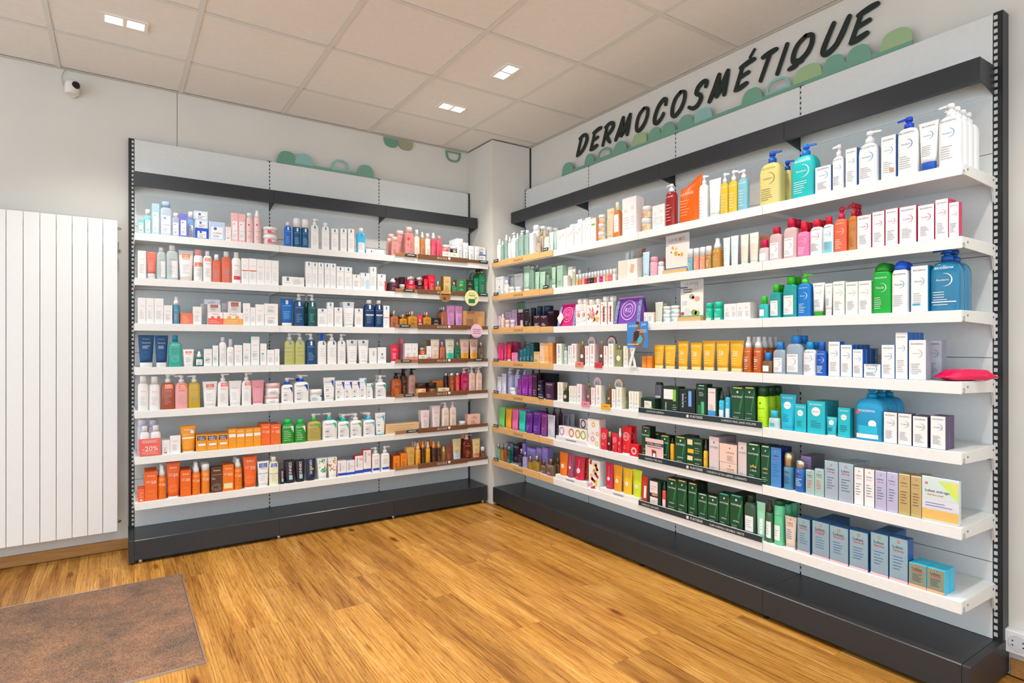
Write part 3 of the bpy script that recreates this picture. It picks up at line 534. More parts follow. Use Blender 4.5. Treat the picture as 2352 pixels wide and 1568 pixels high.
# ================================================================== PRODUCTS
# style lines: name  body[/cap[/other faces]]  front print ... ; phrase.   ~ clear plastic, ! foil
STYLES = '''mintbox 8cc kl:5bb;small mint green carton
mintbot 8dd/fff kl:5bb;mint bottle with white cap
minttall acd kl:6bb;tall pale mint carton with white front
cornbig cde~/9bd kl:58d;large clear bottle with violet blue lid
cornsm bce~/fff kl:58d;small clear bottle with white cap
cornbox 77d kl:55c;violet carton with white label
cornblue 8be/fff kl:38d;blue bottle with round white cap
cornwide cdf kl:46c;pale blue carton in stack
cornroyal 25c kl:25c;royal blue carton under a stack
cornpale bcf kl:36c;wide pale blue carton with cornflower
pinksm fdd kl:e8a;small pale pink carton
pinkbox fbb kl:e47;pink carton with flower print
pinkbot fcc/fff klp:d36;pink bottle with white cap
pinkjar fcc/fff klp:d57;pink jar with white lid
lrpblue 06c/dde lrpi;royal blue bottle with white cap
lrpfoam 058/eef lrpi;dark blue foam bottle with clear cap
lrpwhite fff/fff lrp;white pump bottle with blue square
lrpbox fff lrp;white carton with small blue square
lrpbiph 4be/fff R,-.95,.95,.02,.5,eff lrp;two-tone blue and clear bottle
lrpflat fff R,-.5,-.35,.4,.7,d22;flat white carton with red mark
rosew f7aaa2~/fcc8be nux:c45;pink rose water bottle with wide cap
rosebig f2958e~/fcc4bc D,-.3,.75,.3,d25 D,-.35,.12,.28,e14 D,-.4,.5,.14,374 L,.1,.7,.1,.6,6,533;large pink bottle with rose pictures
rosewhite fdc/fed nux:a66;cream pink bottle with domed cap
rosegold d84~/fcb nux:733;amber pink spray bottle with pink cap
rosespray e57~/fcc nux:a23;raspberry pink spray bottle
rosesalm d56/f98 nux:822;salmon bottle with coral cap
rosejar f88/fee nux:a33;coral pink jar with white lid
nuxcream fed nux:855;small cream carton under a jar
navyjar 223/eee nux:eee;navy jar with white lid
nuxwt eee/fff nux:557;white hand cream tube
nuxblue fff R,-1,1,.0,.16,57b nux:557;white carton with blue stripe
avwhite fff av:fbb;plain white tall carton
avcoral fa7d6a/fff av:c32;coral squeeze tube with white cap
avclear cdd~/fff R,-.1,.9,.08,.65,fff av:e66;clear bottle with white cap
avtubeneu eee/fcb B,0,.8,.55,.16,f82,NEU av:e66;grey-white squeeze tube with orange badge
avfoam fff/faa B,0,.65,.8,.2,f62,NEU av:e66;white foam bottle with pink dome cap
avneub fff/fff B,0,.85,.7,.2,f73,NEU av:e66;white bottle with orange badge
avred f2724e~/fff av:c42;red-orange bottle with white cap
avwhred fff/fff R,-.6,.9,.14,.28,d34 av:e66;white bottle with red panel
avline fff R,-.95,.95,.5,.54,f64 av:f98;white carton with coral line
avplain fff av:f99;plain white carton with pink lettering
lrpwide fff R,-.62,-.42,.55,.92,08c L,-.7,-.2,.3,.45,1,999 L,.0,.9,.2,.75,4,aaa;wide low white carton with blue square
lrpgrey fff R,-.15,.15,.82,.94,777 L,-.6,.6,.2,.6,5,aaa;white carton with grey square
lrppale fff R,-.1,.15,.82,.98,36b R,.1,.85,.05,.6,bdf L,-.8,0,.2,.7,5,aaa;white carton with pale blue panel
lrpred fff R,-.15,.15,.82,.94,777 R,.7,1,.03,.6,e33 L,-.6,.5,.3,.6,4,aaa;white carton with red edge
mardark 512 nux:b78;dark maroon carton
marserum 412/eee nux:b67;dark maroon serum bottle with white dropper
marjarg 876/ddd nux:ddd;small metallic jar
marjar b15/e8e0dc^ nux:fdd;crimson jar with silver lid
mardjar 401/e8e0dc^ nux:cbb;dark plum jar with silver lid
marred d12 nux:fcb;low red carton
nuxred d13/d13 nux:fbb;red squeeze tube
goldoil da3~/eee nux:853;gold oil bottle with white cap
goldbox db7//a73 nux:542;tall gold carton
greenserum 185/eee nux:cdb;green serum bottle with white top
nuxgreen 185//964 nux:cd9;green carton with gold leaf corner
nuxdkgr 132//964 nux:cc9;black-green carton
greentube 085/074 nux:cdb;green squeeze tube
greenpump 075/022 nux:bc8;green pump bottle with gold collar
avteal 59b~/fff av:cde;teal spray bottle with white nozzle
avcoralbox f75 L,-.7,.6,.1,.8,4,fed;coral rounded pack
avgrey dde av:e88;grey-white carton at the back
avgift ddd R,-.6,.6,.55,.95,a65 av:e88;gift pack with copper jar window
avcoralwave fff R,-1,1,0,.5,f65 D,-.4,.55,.22,f65 D,.4,.58,.22,f65 T,Avène,0,.85,.4,e66 L,-.8,.5,.1,.4,2,fdd;white carton with coral butterfly wave
avgoldwave fff R,-1,1,0,.5,ea5 D,-.4,.55,.22,ea5 D,.4,.58,.22,ea5 T,Avène,0,.85,.4,e86 L,-.8,.5,.1,.4,2,fed;white carton with golden butterfly wave
lrpbluet 06b/fff lrpi;blue squeeze tube with white cap
lrpnavy 047/fff lrpi;navy blue pump bottle
lrpteal 055/eee lrpi;dark teal pump bottle
lrptube eee/fff lrp;off-white squeeze tube with blue square
lrpkerium 036/eef R,-.8,.8,.5,.55,fff lrpi;navy bottle with white stripe and cap
lrpstripe fff R,-1,1,.44,.47,c35 R,-.2,.2,.82,.96,09d L,-.6,.6,.1,.35,3,bbb;white carton with red stripe
rosegoldv c75~/ccc nux:743;rose gold oil bottle
goldv d92~/dba nux:753;golden oil bottle with pale cap
redtubesm d24/eee nux:fdd;small red squeeze tube with white cap
nuxblack 111 nux:dca;black carton
nuxpurple d08fc2/c07fb2 nux:649;lilac pink squeeze tube
nuxkraft c96 T,NUXE,-.3,.9,.35,531 R,.3,.75,.05,.7,da6 R,-.75,-.1,.05,.55,a75;wide kraft gift box
avclean 047/fff avi:Cleanance;dark blue squeeze tube with white cap
avcleanb 2ba~/08a W,0,.3,.5,8dd T,Avène,.1,.88,.6,fcb L,-.6,.7,.5,.75,3,176;turquoise bottle with teal cap
avtubeneu2 fff/eee B,0,.82,.55,.14,e65,NEU av:e66;white squeeze tube with red badge
avserum 076~/fff R,-.8,.8,.15,.8,fff av:e77;small teal dropper bottle
avgreen fff//1aa L,-.6,.6,.3,.42,2,688 av:f99;white carton with turquoise top
avwb fff/dde av:f88;white bottle with translucent cap
avgreen2 fff//1aa R,-.5,.1,.5,.56,2b9 av:f99;white carton with green tab
lrpolive cc7~/dde R,-.15,.2,.82,.94,29d L,-.7,.7,.3,.75,3,886;olive yellow clear pump bottle
lrplip fff/15d R,-.5,-.2,.85,.95,fe3 R,.15,.5,.82,.96,06b L,-.5,.5,.3,.7,4,abb;white bottle with blue pump
lrplipw fff/fff R,-.4,-.1,.85,.95,fe6 R,.15,.5,.82,.96,06b L,-.5,.5,.3,.7,4,abb;white bottle with yellow and blue marks
lrpneo fff V,NEO,.1,.65,.3,222 R,-.8,.6,.1,.2,def;white carton with vertical black letters
lrpmid eff R,-.1,.2,.5,.62,05b L,-.3,.5,.25,.42,3,789;white carton with blue mid square
pinkmetal c68/e88 nux:fee;tall metallic pink can
nuxpeach fee R,-1,1,0,.3,f98 nux:a76;white to peach carton
orangejar c42/d8c0a0^ nux:fca;orange jar with gold lid
nuxbeige 975/975 nux:432;dark beige tube at the back
nuxshowp edc R,-.97,.97,.02,.3,fba nux:754;cream tube with pink base
nuxrosev d75~/fbb nux:844;rose mist bottle with pink cap
nuxshowg ddc R,-.97,.97,.02,.35,1ca nux:565;cream tube with turquoise base
nuxgreenv 175~/cb7 nux:8c9;green perfume bottle with gold cap
nuxshowo dba R,-.97,.97,.02,.35,fa2 nux:754;beige tube with orange base
nuxgreyv 765~/dba nux:bbb;grey glass bottle with gold cap
avlait fff/eee av:e88;white lotion bottle with tall cap
avoilred b53~/fff B,.1,.86,.65,.18,f74,NEU av:f98;russet pump bottle
avoilpink faa/fff B,.2,.86,.65,.18,f74,NEU av:c44;salmon pink pump bottle
avoilyel dcb71e~/fff av:d83;yellow oil pump bottle
avpumpneu fff/fff B,.2,.86,.65,.18,e65,NEU av:e66;white pump bottle with red badge
avtubegrey eee/fff av:f98;pale grey squeeze tube
avpinktube e59aa6/edd av:c46;pink squeeze tube
avjar fee/fcc av:f99;pale wide jar with pink lid
cvblue fff/15c cv:04a;white pump bottle with blue triangle
cvjar fff/fff cv:04b;white tub with blue triangle
cvbluet fff/fff cv:05b;white squeeze tube with blue triangle
cvbluebox fff cv:14b;white carton with blue triangle
cvtealbox fff cv:0aa;white carton with teal triangle
cvteal fff/eff cv:0a9;white pump bottle with teal triangle
nuxamber b51~/211 nux:ea6;amber pump bottle with black pump
nuxbrown 521~/211 nux:edc;dark brown pump bottle
nuxrevep eba/321 nux:854;pale peach pump bottle
nuxhoney eb8/421 nux:864;honey coloured jar with dark lid
nuxdark 631/211 nux:ca5;brown jar with black lid
nuxorange e82 W,0,.5,.5,fc8;orange carton at the back
nuxcreamflat fdb nux:863;small cream carton with dark diagonal
nuxhairdk 412/ddd^ nux:b83;dark amber hair bottle with silver cap
nuxhair 941/ddd^ nux:fb7;amber hair bottle with silver cap
nuxhairred e43/ddd^ nux:fc9;red-orange hair bottle with silver cap
nuxmag b15/fcc nux:fcd;magenta pump bottle
nuxpinkp fcb/fdd nux:965;pale pink pump bottle
avspraytall ccd/dde R,-.98,.98,.05,.55,f56 T,Avène,0,.75,.6,e88;tall pale spray can behind promo bottles
avpromo fff/eee av:e99;white promo bottle behind coral card
avstick fff av:fbb R,-.5,.3,.08,.16,e43;small white stick carton
avsuntube f91/fee avs: R,-.9,.9,.5,.56,fed R,.3,.8,.7,.82,fff;orange squeeze tube with white rim
avsunneu f91 B,0,.8,.8,.28,125,NEU R,-.6,.75,.32,.46,fff L,-.6,.6,.1,.28,2,fc8;orange carton with navy badge
avsunband f91 T,Avène,0,.88,.6,fff R,-.85,.85,.58,.74,fff L,-.7,.7,.3,.5,2,fc8;orange carton with white band
avsun50 f62 avs:50;orange carton with white swirl
cvmicel 2a3~/2d6 cvi;green clear bottle with bright green cap
cvoil cb6~/3c3 cvg:4b2;amber oil bottle with green pump
cvfoam fff/1cb cv:1c9;white pump bottle with turquoise collar
cvhydra fff/fff cv:5b3;white pump bottle with green triangle
cvsmooth eee/5ce cv:5cd;white pump bottle with aqua collar
cvaquat eff/3bc cv:3bd;white tube with aqua cap and corner
nuxcase db8 L,-.9,.9,.1,.9,4,a85;long low beige slatted case
nuxbody fdd/edd nux:865;pale pink body tube
nuxbodyp fdc/edd nux:864;pale peach body pump bottle
nuxtin ccd/eef L,-.5,.5,.2,.5,1,999;small silver tin
nuxpinkbox fba nux:a66;square peach pink carton
avsunstick f63 L,-.6,.6,.3,.8,3,fdc R,-.3,.3,.08,.2,fed;small orange rounded carton
avsunspray f71/eef avs:50;orange spray bottle with white head
avsuntube2 f5641a/fff avs:50;tall orange squeeze tube with white cap
avsun30 f61 avs:30;orange carton marked thirty
avsunmist f82/eef avs:30;orange aerosol with white cap
avbrown 532 T,Avène,0,.86,.6,edc R,-.9,.9,.68,.7,c74 L,-.9,0,.5,.6,2,dcc W,0,.2,.65,cba;dark brown carton with swirl
avsunkid f71 avs:50 R,-.8,.8,.1,.3,fda;orange carton with pale lower panel
avafter fff/fff B,0,.82,.7,.2,15b,NEU R,-.9,.9,.48,.5,16b av:e87;white tube with blue badge
avafterb eec/fff B,0,.84,.7,.2,15b,NEU R,-.9,.9,.48,.5,16b av:e87;cream bottle with blue badge
blacktube 212/212 V,SKINNIES,0,.55,.75,eee R,-.3,.5,.1,.3,9cc;black squeeze tube with white lettering
blacktubey 124/124 V,SKINNIES,0,.6,.7,eee R,-.3,.6,.45,.55,aa3;navy black tube with yellow tag
flowert eee/fff K,1;white tube with green floral print
flowero eee/fff K,2;white tube with orange floral print
ultrapink fef//ecd R,-1,1,.06,.22,14b V,ultrasun,-.5,.6,.5,334 L,-.2,.8,.4,.7,3,e9a;white carton with pink top
ultrablue fff//9cf R,-1,1,.06,.22,14b V,ultrasun,-.5,.6,.5,334 L,-.2,.8,.4,.7,3,8bd;white carton with pale blue top
ultrared fff//d13 R,-1,1,.06,.22,14b V,ultrasun,-.5,.65,.5,334 T,50,.5,.8,.4,d33 L,-.2,.8,.4,.6,2,e88;white carton with red top
ultraor fff//f52 R,-1,1,.06,.2,14b V,ultrasun,-.5,.7,.45,334 T,30,.5,.8,.4,e65 L,-.2,.8,.3,.5,2,eaa;tall white carton with orange top
ultrap eee/eee R,-.9,.8,.1,.22,14b R,-.95,.95,.86,.88,db6 L,-.5,.6,.4,.7,3,889;white bottle with blue band and pump
nuxsunbox f82//b52 nux:942;orange carton in tray
nuxsuntube da5/c94 nux:753;golden tan squeeze tube
nuxsunspr fa3/fca nux:a52;orange spray bottle with pale cap
nuxtan 421/f94 nux:b74;dark brown oil spray
nuxsunoil b73~/fb5 nux:952;small amber oil spray
nuxbronze 843/732 nux:c86;brown bronze tube
nuxbeiget dc9 R,-.95,.95,.02,.35,cde nux:864;beige tube with pale blue base
nuxbrownp 721~/fba nux:fb8;brown pump bottle
nuxpeacht fc8 R,-.95,.95,.1,.25,f76 nux:853;peach squeeze tube
nuxminib 754~/eee L,-.5,.5,.2,.6,2,ccc;small grey bottle with white lid
cauwhite efe/fff cau:687;whitish pump bottle
caugreen a6c8bc~/dee cau:465;sage green clear bottle
cauwhbox fff cau:766;slim white carton
cauaero fff/eee cau:99a;white aerosol can
caunude ba9/db7 cau:876;nude serum bottle with gold cap
caupale dec/db9 cau:897;pale green serum bottle with gold cap
caulight def/eff cau:788;pale blue squeeze tube
caugreent a8cbb8/8ba cau:576;pale green squeeze tube
larpeach fff//fdc O,-.3,.6,.25,.1,fa7 O,.45,.7,.25,.1,fa7 L,-.7,.7,.1,.4,4,ccc;white carton with peach rings
larpeachg fff//ea8 R,-.7,.7,.7,.78,7a3 O,0,.5,.3,.1,fb8 L,-.7,.7,.1,.35,3,ccc;white carton with green strip
larjar fdb/fff R,-.95,.95,.2,.8,fb8 lar:c97;white and peach jar
larpeacht fca/fdb lar:c97;peach squeeze tube
laramber e82~/fec R,-.96,.96,.2,.85,fff lar:c97;amber bottle with white label
larbig fff//edd O,-.5,.65,.16,.05,fb8 O,.45,.7,.16,.05,fb8 L,-.8,.2,.15,.5,5,ccc L,.3,.9,.15,.5,5,ccc;big white carton
larred a11~/fff lar:edd;deep red pump bottle
orangepouch f60 x;orange refill pouch
larwhite fff/fff lar:9bc;white pump bottle with plain body
larwhtube fff/eee lar:cdd;white squeeze tube
laryel ec3~/fff lar:fed;yellow clear pump bottle
larblue 8cd~/fff lar:eff;pale blue clear pump bottle
bioyel ed8~/15b bion:775,Atoderm;pale yellow oil bottle with blue pump
biogel 1bb/17d bion:fff,Atoderm;turquoise bottle with blue pump
bioblue fff//36a bio:59c,Atoderm;white carton with blue side
biowhp fff/fff bio:59c,Atoderm;white lotion pump bottle
bioblueeye fff//36a bio:59c,Atoderm R,.15,.75,.14,.24,c97;white carton with eye picture
bioultra fff/14c bio:47b,Atoderm;white lotion bottle with blue pump
bioultrat fff/15b bio:37b,Atoderm;white squeeze tube with blue cap
cauvinop fff//dde cau:99b D,0,.45,.12,335;white carton with dark dot
cauwhtube fff/eee cau:99b;slim white tube
caupalebot fee/fff cau:aa9;pale cream bottle
caulilbox eef cau:99a;pale lilac carton
cauvjar eec/fff R,-.9,.9,.1,.5,bbd cau:667;small jar with white lid
causage a8cbb4/eff cau:688;sage green squeeze tube
causageb 8fb3a0~/ccc cau:576;sage green bottle with grey cap
causagebox a4c6ae//93b39c cau:576;sage green carton
causagedk 787/eee cau:ccc;dark sage tube with white cap
larring fff//eee O,0,.5,.6,.25,853;white carton with brown ring
larnail cca~/fff L,-.5,.5,.2,.5,2,aa9;clear bottle with tall white cap
np0 ca8/fff L,-.5,.5,.3,.6,1,fff;nude tan nail polish
np1 f83/fff L,-.5,.5,.3,.6,1,fff;orange nail polish
np2 f9a/fff L,-.5,.5,.3,.6,1,fff;pink nail polish
np3 c13/fff L,-.5,.5,.3,.6,1,fff;dark red nail polish
np4 532/fff L,-.5,.5,.3,.6,1,fff;brown nail polish
np5 123/fff L,-.5,.5,.3,.6,1,fff;black nail polish
np6 a43/fff L,-.5,.5,.3,.6,1,fff;brick nail polish
np7 eba/fff L,-.5,.5,.3,.6,1,fff;beige nail polish
np8 b17/fff L,-.5,.5,.3,.6,1,fff;magenta nail polish
np9 fbb/fff L,-.5,.5,.3,.6,1,fff;pale pink nail polish
np10 f96/fff L,-.5,.5,.3,.6,1,fff;apricot nail polish
np11 f67/fff L,-.5,.5,.3,.6,1,fff;coral nail polish
np12 eef/fff L,-.5,.5,.3,.6,1,88a;clear nail polish
np13 fdd/fed L,-.5,.5,.3,.6,1,fff;milky nail polish at the back
soapdisplay fdc x;soap display box
larbluetube bdf/cef lar:def;pale blue squeeze tube
larpinkdeo f2a8b6/f2a8b6 lar:fde;pink deodorant stick
larwhdeo fff/fff R,-.8,.8,.1,.4,def L,-.7,.7,.5,.8,2,9bc;small white deodorant stick
larroll1 7ab/fff lar:cee;grey-blue roll-on with white cap
larroll2 f97/fff lar:fdc;coral roll-on with white cap
larroll3 c92~/fff lar:fec;amber roll-on with white cap
laroil d91~/eee lar:fda;golden oil spray bottle
larmintt eff R,-.95,.95,.02,.9,dfe lar:bdc;white mint squeeze tube
larpeachtt fed R,-.95,.95,.05,.6,fdc lar:ecb;cream peach squeeze tube
larpeachd ea8/ea8 lar:c85;peach tube at the back
bioredsm fdd~/d15 R,-.9,.5,.1,.6,fff;small clear bottle with crimson cap
biored ecc~/c14 biol:c68;clear bottle with crimson cap
biopink e7a/d13 bion:fde,Sensibio;pink bottle with red cap
biowhred fff/d13 bio:d68,Sensibio;white bottle with red cap
bioeye def/d13 R,-.98,.98,.03,.4,7cd bio:79b,Sensibio;white and blue bottle with red cap
biocoral f64/c24 bion:fdc,Sensibio;coral pump bottle with red pump
bioamber d83~/b13 bion:963,Sensibio;amber pump bottle with red pump
bioredbox fff//c25 bio:d37,Sensibio;white carton with crimson side
caupinkbox dbd cau:879;mauve pink carton
caunudeb ecb/fdc cau:866;nude serum bottle
caunudejar dba/fdc cau:866;nude jar
caupinkjar dac/fde cau:868;pink jar
caublackt 111/111 cau:ccc;black squeeze tube
caublackj 112/235 cau:bbc;black jar with navy lid
caublackb 211/211 cau:bbb;black serum bottle
caudark 312 cau:ddd;dark plum carton
pinkpouch d17 x;pink gift pouch
rgfloral fee//edc K,3 D,0,.5,.55,d33 O,0,.5,.45,.06,fee T,R,0,.5,.25,fff;floral carton with red medallion
rgfloralbig fee//edc K,3 D,-.15,.5,.4,e43 O,-.15,.5,.32,.05,fee T,R,-.15,.5,.2,fff R,.4,.7,.15,.4,fb3;wide floral carton with red medallion
rgsoaps fee//bba K,3 R,-.25,.25,.12,.82,811 D,0,.2,.2,e54 D,0,.35,.2,e54 D,0,.5,.2,e54 D,0,.65,.2,e54 D,0,.78,.2,e54;floral carton with strip of red soaps
purplepouch 73a x;purple gift pouch
larkraft eee//ecb lar:bbb;small white carton
larcleart eed~/dee lar:bcb;clear pale squeeze tube
larmintj dee/fff lar:9bb;white mint jar
larteal 0b9/0ca R,-.97,.97,.0,.2,ded lar:9ed;teal deodorant stick
biogrsm 3cc~/3c2 R,-.9,.2,.15,.6,fff;small aqua bottle with green cap
biogr 1aa~/3b2 biol:7b7;aqua bottle with green cap
biosebblue 07c/5d3 bion:cef,Sebium;blue bottle with green pump
biosebt fff/2a1 bio:9c9,Sebium;white squeeze tube with green cap
biosebt2 fff/eee bio:9c9,Sebium;white squeeze tube with white cap
bioseb fff//cdb bio:9c8,Sebium;white carton with green crescent
bionodeg 0a3/182 bion:dfe,Nodé;large green shampoo bottle
bionodew fff/15c bio:59b,Nodé;white shampoo bottle with blue dome cap
bionodebox fff//28b bio:69b,Nodé R,-.8,.1,.14,.18,3ad;large white carton with silver crescent
biobig 0d86b6~/05a bion:eff,Atoderm R,-.8,.8,.17,.19,eee;very large blue bottle with blue pump
caupinkt d37/e58 cau:fbc;dark pink squeeze tube
caupinkb a14/eee cau:ddd;crimson bottle with white cap
caucoral e34/fee cau:fbb;coral red tube with white cap
caurose b36 cau:ebc;rose carton
caupinkpale f8b cau:d69;light pink carton
cauteal 055/044 cau:bdd;dark teal serum bottle
cautealt 067/056 cau:cdd;teal squeeze tube
cautealbox 155//033 cau:cdd;dark teal carton
caubeige db8 cau:864;beige carton
caupeach1 fca cau:b86;pale peach carton
caupeach2 fb7 cau:b75;apricot carton
caupeach3 e95//b73 cau:954;caramel carton
rgwhite1 ffe//dec rg:85a;cream carton with violet script
rgclear def~/dde D,0,.4,.6,eee;clear round perfume bottle
rgwhite2 ffe//dcb rg:e65;cream carton with coral script
rgrose 854~/da4 D,0,.5,.7,fee;rose-brown perfume bottle with gold cap
rgwhite3 ffe//dbb rg:e34;cream carton with red script
rgwhite4 ffe//ddb rg:dc3;cream carton with yellow script
rggreen a3a270~/cb4 D,0,.5,.7,eec;green perfume bottle with gold cap
larorange e82//d71 lar:fb6;small orange carton
larsun f7ae14/ed9 lar:fe9 T,50,-.1,.52,.35,fff;yellow-orange sunscreen tube
larsunoil d61~/eee lar:fec T,50,-.1,.5,.4,fff;amber sun oil spray
biobluesm 864~/28d R,-.8,.4,.15,.6,fff;small clear bottle with blue cap
bioblueb abc~/28d biol:59c;clear bottle with blue cap
biowhblue fff/19d bio:6ad,Hydrabio;white bottle with blue cap
bionavy 05b/16c bion:def,Hydrabio;royal blue round bottle
biohyd fff//16b bio:29d,Hydrabio;white carton with blue crescent
biobluet 578/345 bio:bde,Hydrabio;slate blue tube at the back
biopig fff//99a bio:aaa,Pigmentbio;white carton with grey side
wipes e05 x;pink wipes pack
caulilt ddf/eef cau:88b;lilac squeeze tube
caulilp ccf/ddf cau:88b;lilac pump bottle
caulilj ddf/eef cau:88b;lilac jar
caupurt 92a/412 cau:dbe;purple squeeze tube with dark base
caupurp 413/312 cau:cac;dark purple pump bottle
caudkpur 424//312 cau:edf;dark purple carton
caublackbox 112 L,-.5,.5,.2,.6,2,334;black carton at the back
caupurj 324/213 cau:dde;dark purple jar
rgwhite5 ffe//ddc rg:fa3;cream carton with orange script
rgdkgreen 231~/cb4 D,-.1,.45,.7,ecb;dark green perfume bottle with gold cap
rgwhite6 ffe//dab rg:f8a;cream carton with pink script
rgpinkv 865~/b94 D,0,.5,.6,d9a;pinkish perfume bottle with gold cap
rgamberv 752~/b94 D,0,.5,.6,ca8;brown perfume bottle with gold cap
furlow 132 R,-.5,.55,.05,.8,eed R,.35,.65,.1,.4,dc2 L,-.4,.4,.5,.7,2,887;low dark green carton with yellow bottle picture
furclear 778~/333 R,-.8,.8,.15,.6,eff L,-.6,.6,.3,.5,3,999;clear hair bottle with white label
furwhgreen 132 R,-.9,.3,.55,.9,eee R,.3,.7,.5,.9,8c4 V,FURTERER,-.6,.25,.4,eee L,.3,.8,.1,.4,4,cdc;dark green carton with white and lime panel
furblue 122 R,.2,.6,.4,.95,7af V,FURTERER,-.5,.6,.5,eee L,-.3,.0,.5,.9,3,bcc R,-.8,.8,.02,.08,3a6;black carton with blue panel
furfort 132 T,FORTICEA,0,.87,.6,dee L,-.4,.7,.65,.78,3,cdd R,0,.6,.15,.5,5b8 R,-.6,.1,.1,.4,274 R,-.4,.6,.94,.97,9ec;green carton with tube picture
furlabel 132 R,-.75,.75,.3,.98,edd R,-.75,.75,.05,.3,39d T,FURTERER,0,.85,.6,764 L,-.5,.5,.3,.5,4,998;dark carton with beige label
furcyan 3bd/344 R,-.8,.8,.1,.55,eff L,-.5,.5,.7,.8,1,eff;cyan hair spray bottle
furvol 0c4a2c//132 fur:VOLUMEA,dd6;green carton with pale stripe
furlime be1/142 T,FURTERER,0,.6,.7,570 X,0,.78,.2,563 L,-.6,.5,.1,.35,3,8a2;lime aerosol with dark green cap
bioaqua def~/3bd R,-.5,.3,.15,.5,3bc;small clear bottle with aqua cap
bioabct 1bd/1bd abc;aqua squeeze tube with white disc
bioabc 1bc//19a abc;aqua carton with white disc
bioabct2 2bc/eee abc;small aqua tube with white cap
bioabcp 19c/08b T,BIODERMA,-.1,.7,.6,fff D,.3,.4,.28,fff D,-.75,.65,.15,e56 R,-.85,.7,.05,.15,eef R,-.7,.65,.15,.35,2bd;very large blue bottle with white bath print
biocic fff//546 bio:778,Cicabio;white carton with dark purple side
cautgreen 7c6/6b5 cau:cfb;light green squeeze tube
cautorange fa2/f91 cau:fe9;orange squeeze tube
cautpink e6a/d59 cau:fcd;pink squeeze tube
cautturq 2cb/1ba cau:bfe;turquoise squeeze tube
cautpurp 629/518 cau:dbe;purple squeeze tube
cautmag 838/737 cau:ebe;plum squeeze tube
cautwhite ccd/eee cau:889;silver-white squeeze tube
rgsoapbox fee//ecc O,0,.8,.3,.14,fa3 O,.7,.5,.25,.12,fa4 O,-.1,.3,.32,.14,f9a O,-.9,.4,.2,.1,fbb O,.6,.15,.28,.12,fc4 L,-.3,.3,.45,.55,3,bbb;white carton with coloured soap rings
rgredtube d13/d13 rgm:fdd;red rounded tube with white medallion
rgreddark 611~/cb7 D,0,.5,.5,fcc;dark red perfume bottle
rgredspray d13/eee rgm:fdd;red bottle with white spray top
rgredbig d12/eee rgm:fdd;large red tube with white medallion
rgredsoap d12 O,0,.45,.6,.16,fee O,0,.45,.35,.05,fcc;red carton with white ring
furgreen 0c4a2c//121 fur:KARITE,d55;green carton with red stripe
furgreeny 0c4a2c//121 fur:KARITE,eb3;green carton with yellow stripe
furorange fa1/332 L,-.5,.5,.2,.6,2,b72;orange hair serum bottle
furkarite 142//121 R,-.85,-.2,.6,.92,fda R,-.8,-.05,.1,.35,fb2 T,KARITE,.45,.75,.4,eee L,.1,.8,.1,.5,3,cdb;green carton with jar picture
furyellow eb3/454 T,FURTERER,0,.6,.8,853 L,-.5,.5,.1,.3,2,b83;yellow hair serum bottle
furbeige dcc//a99 X,0,.85,.18,655 T,FURTERER,0,.72,.8,766 L,-.6,.6,.08,.2,2,988;tall beige carton
furbeigew ecb//baa X,.2,.8,.08,655 T,FURTERER,.25,.55,.45,766 L,-.1,.8,.1,.4,4,988;wide beige carton
fursens 0c4a2c//132 fur:5_SENS,dec K,4;green carton with golden crown print
lubblue 48c//026 lub:anti-age,26a;metallic blue carton
lubserum 48a/d8c8a0^ lub:anti-age,247;blue serum bottle with gold cap
lubserum2 26b/cfcac0^ lub:anti-age,def;blue clear serum bottle with silver cap
lubfoil b9d//778 L,-.6,.6,.3,.8,4,325;lilac foil carton
lubholog bdd! lub:anti-age,d44;small iridescent green carton
lubholo bcd! lub:anti-age,247;iridescent silver-blue carton
lubwhite eee//999 lub:night_light,457;white anti-ageing carton
lubsilver cce! lub:night_light,256;silver anti-ageing carton
lubgold cb8! lub:night_rich,543;gold anti-ageing carton
lubmask dee! R,-.98,.98,.28,.48,dde R,-.98,.98,.03,.26,fb6 Y,-.1,.96,.5,.93,cdea6a Y,.45,.96,.62,.93,e6e070 S,-.75,.85,.07,d23 T,Lubex_anti-age,-.15,.68,.65,123 T,dual_face_mask,-.25,.6,.45,d43 L,-.8,.7,.32,.44,2,667;wide flat iridescent face mask box
caupgreen 9ca cau:698;pale green carton
caupgrey ccd cau:889;grey carton
cauptq 1aa cau:9ee;turquoise carton
caulilbox2 98d cau:edf;periwinkle lilac carton
cauedpg 92bfa4~/ccd cau:585;green perfume bottle
cauedpo c94~/bbb cau:853;orange perfume bottle
cauedpr b53~/bbb cau:955;coral perfume bottle
cauedpt 265~/ccd cau:9cb;dark green perfume bottle
cauedpd 323~/ccd cau:aab;black perfume bottle
cauedpl bbe~/ccd cau:779;lilac perfume bottle
cauoil b8942e~/cb8 cau:763;golden dry oil bottle
cauoild 8a7050~/a86 R,-.95,.95,.03,.45,746 cau:cbb;brown and purple oil bottle
rggelor e71/d60 rgt:d84;orange shower gel tube
rggelplum a46/935 rgt:d9b;plum shower gel tube
rggelred c24/b13 rgt:e89;red shower gel tube
rggelor2 e53/d42 rgt:e97;orange-red shower gel tube
rgsoapbox2 fee//eee K,5 L,-.5,.5,.45,.55,2,bbb;white carton with scattered soap bars
rggelamb f92/e81 rgt:fb4;amber shower gel tube
rggelyel fb2/ea1 rgt:fd5;golden yellow shower gel tube
rggellime cd2/bc1 rgt:de5;lime yellow shower gel tube
furredt c32/b21 R,0,.8,.2,.65,edd;brick red tube
furnew 132 R,-.7,.55,.2,.95,edd R,-.4,.6,.02,.22,922 T,NEW,.1,.12,.45,fff L,-.5,.4,.4,.7,2,988;carton with red ribbon NEW
furnew2 132 R,-.7,.55,.2,.95,edd L,-.5,.4,.4,.7,2,988;dark carton with beige front
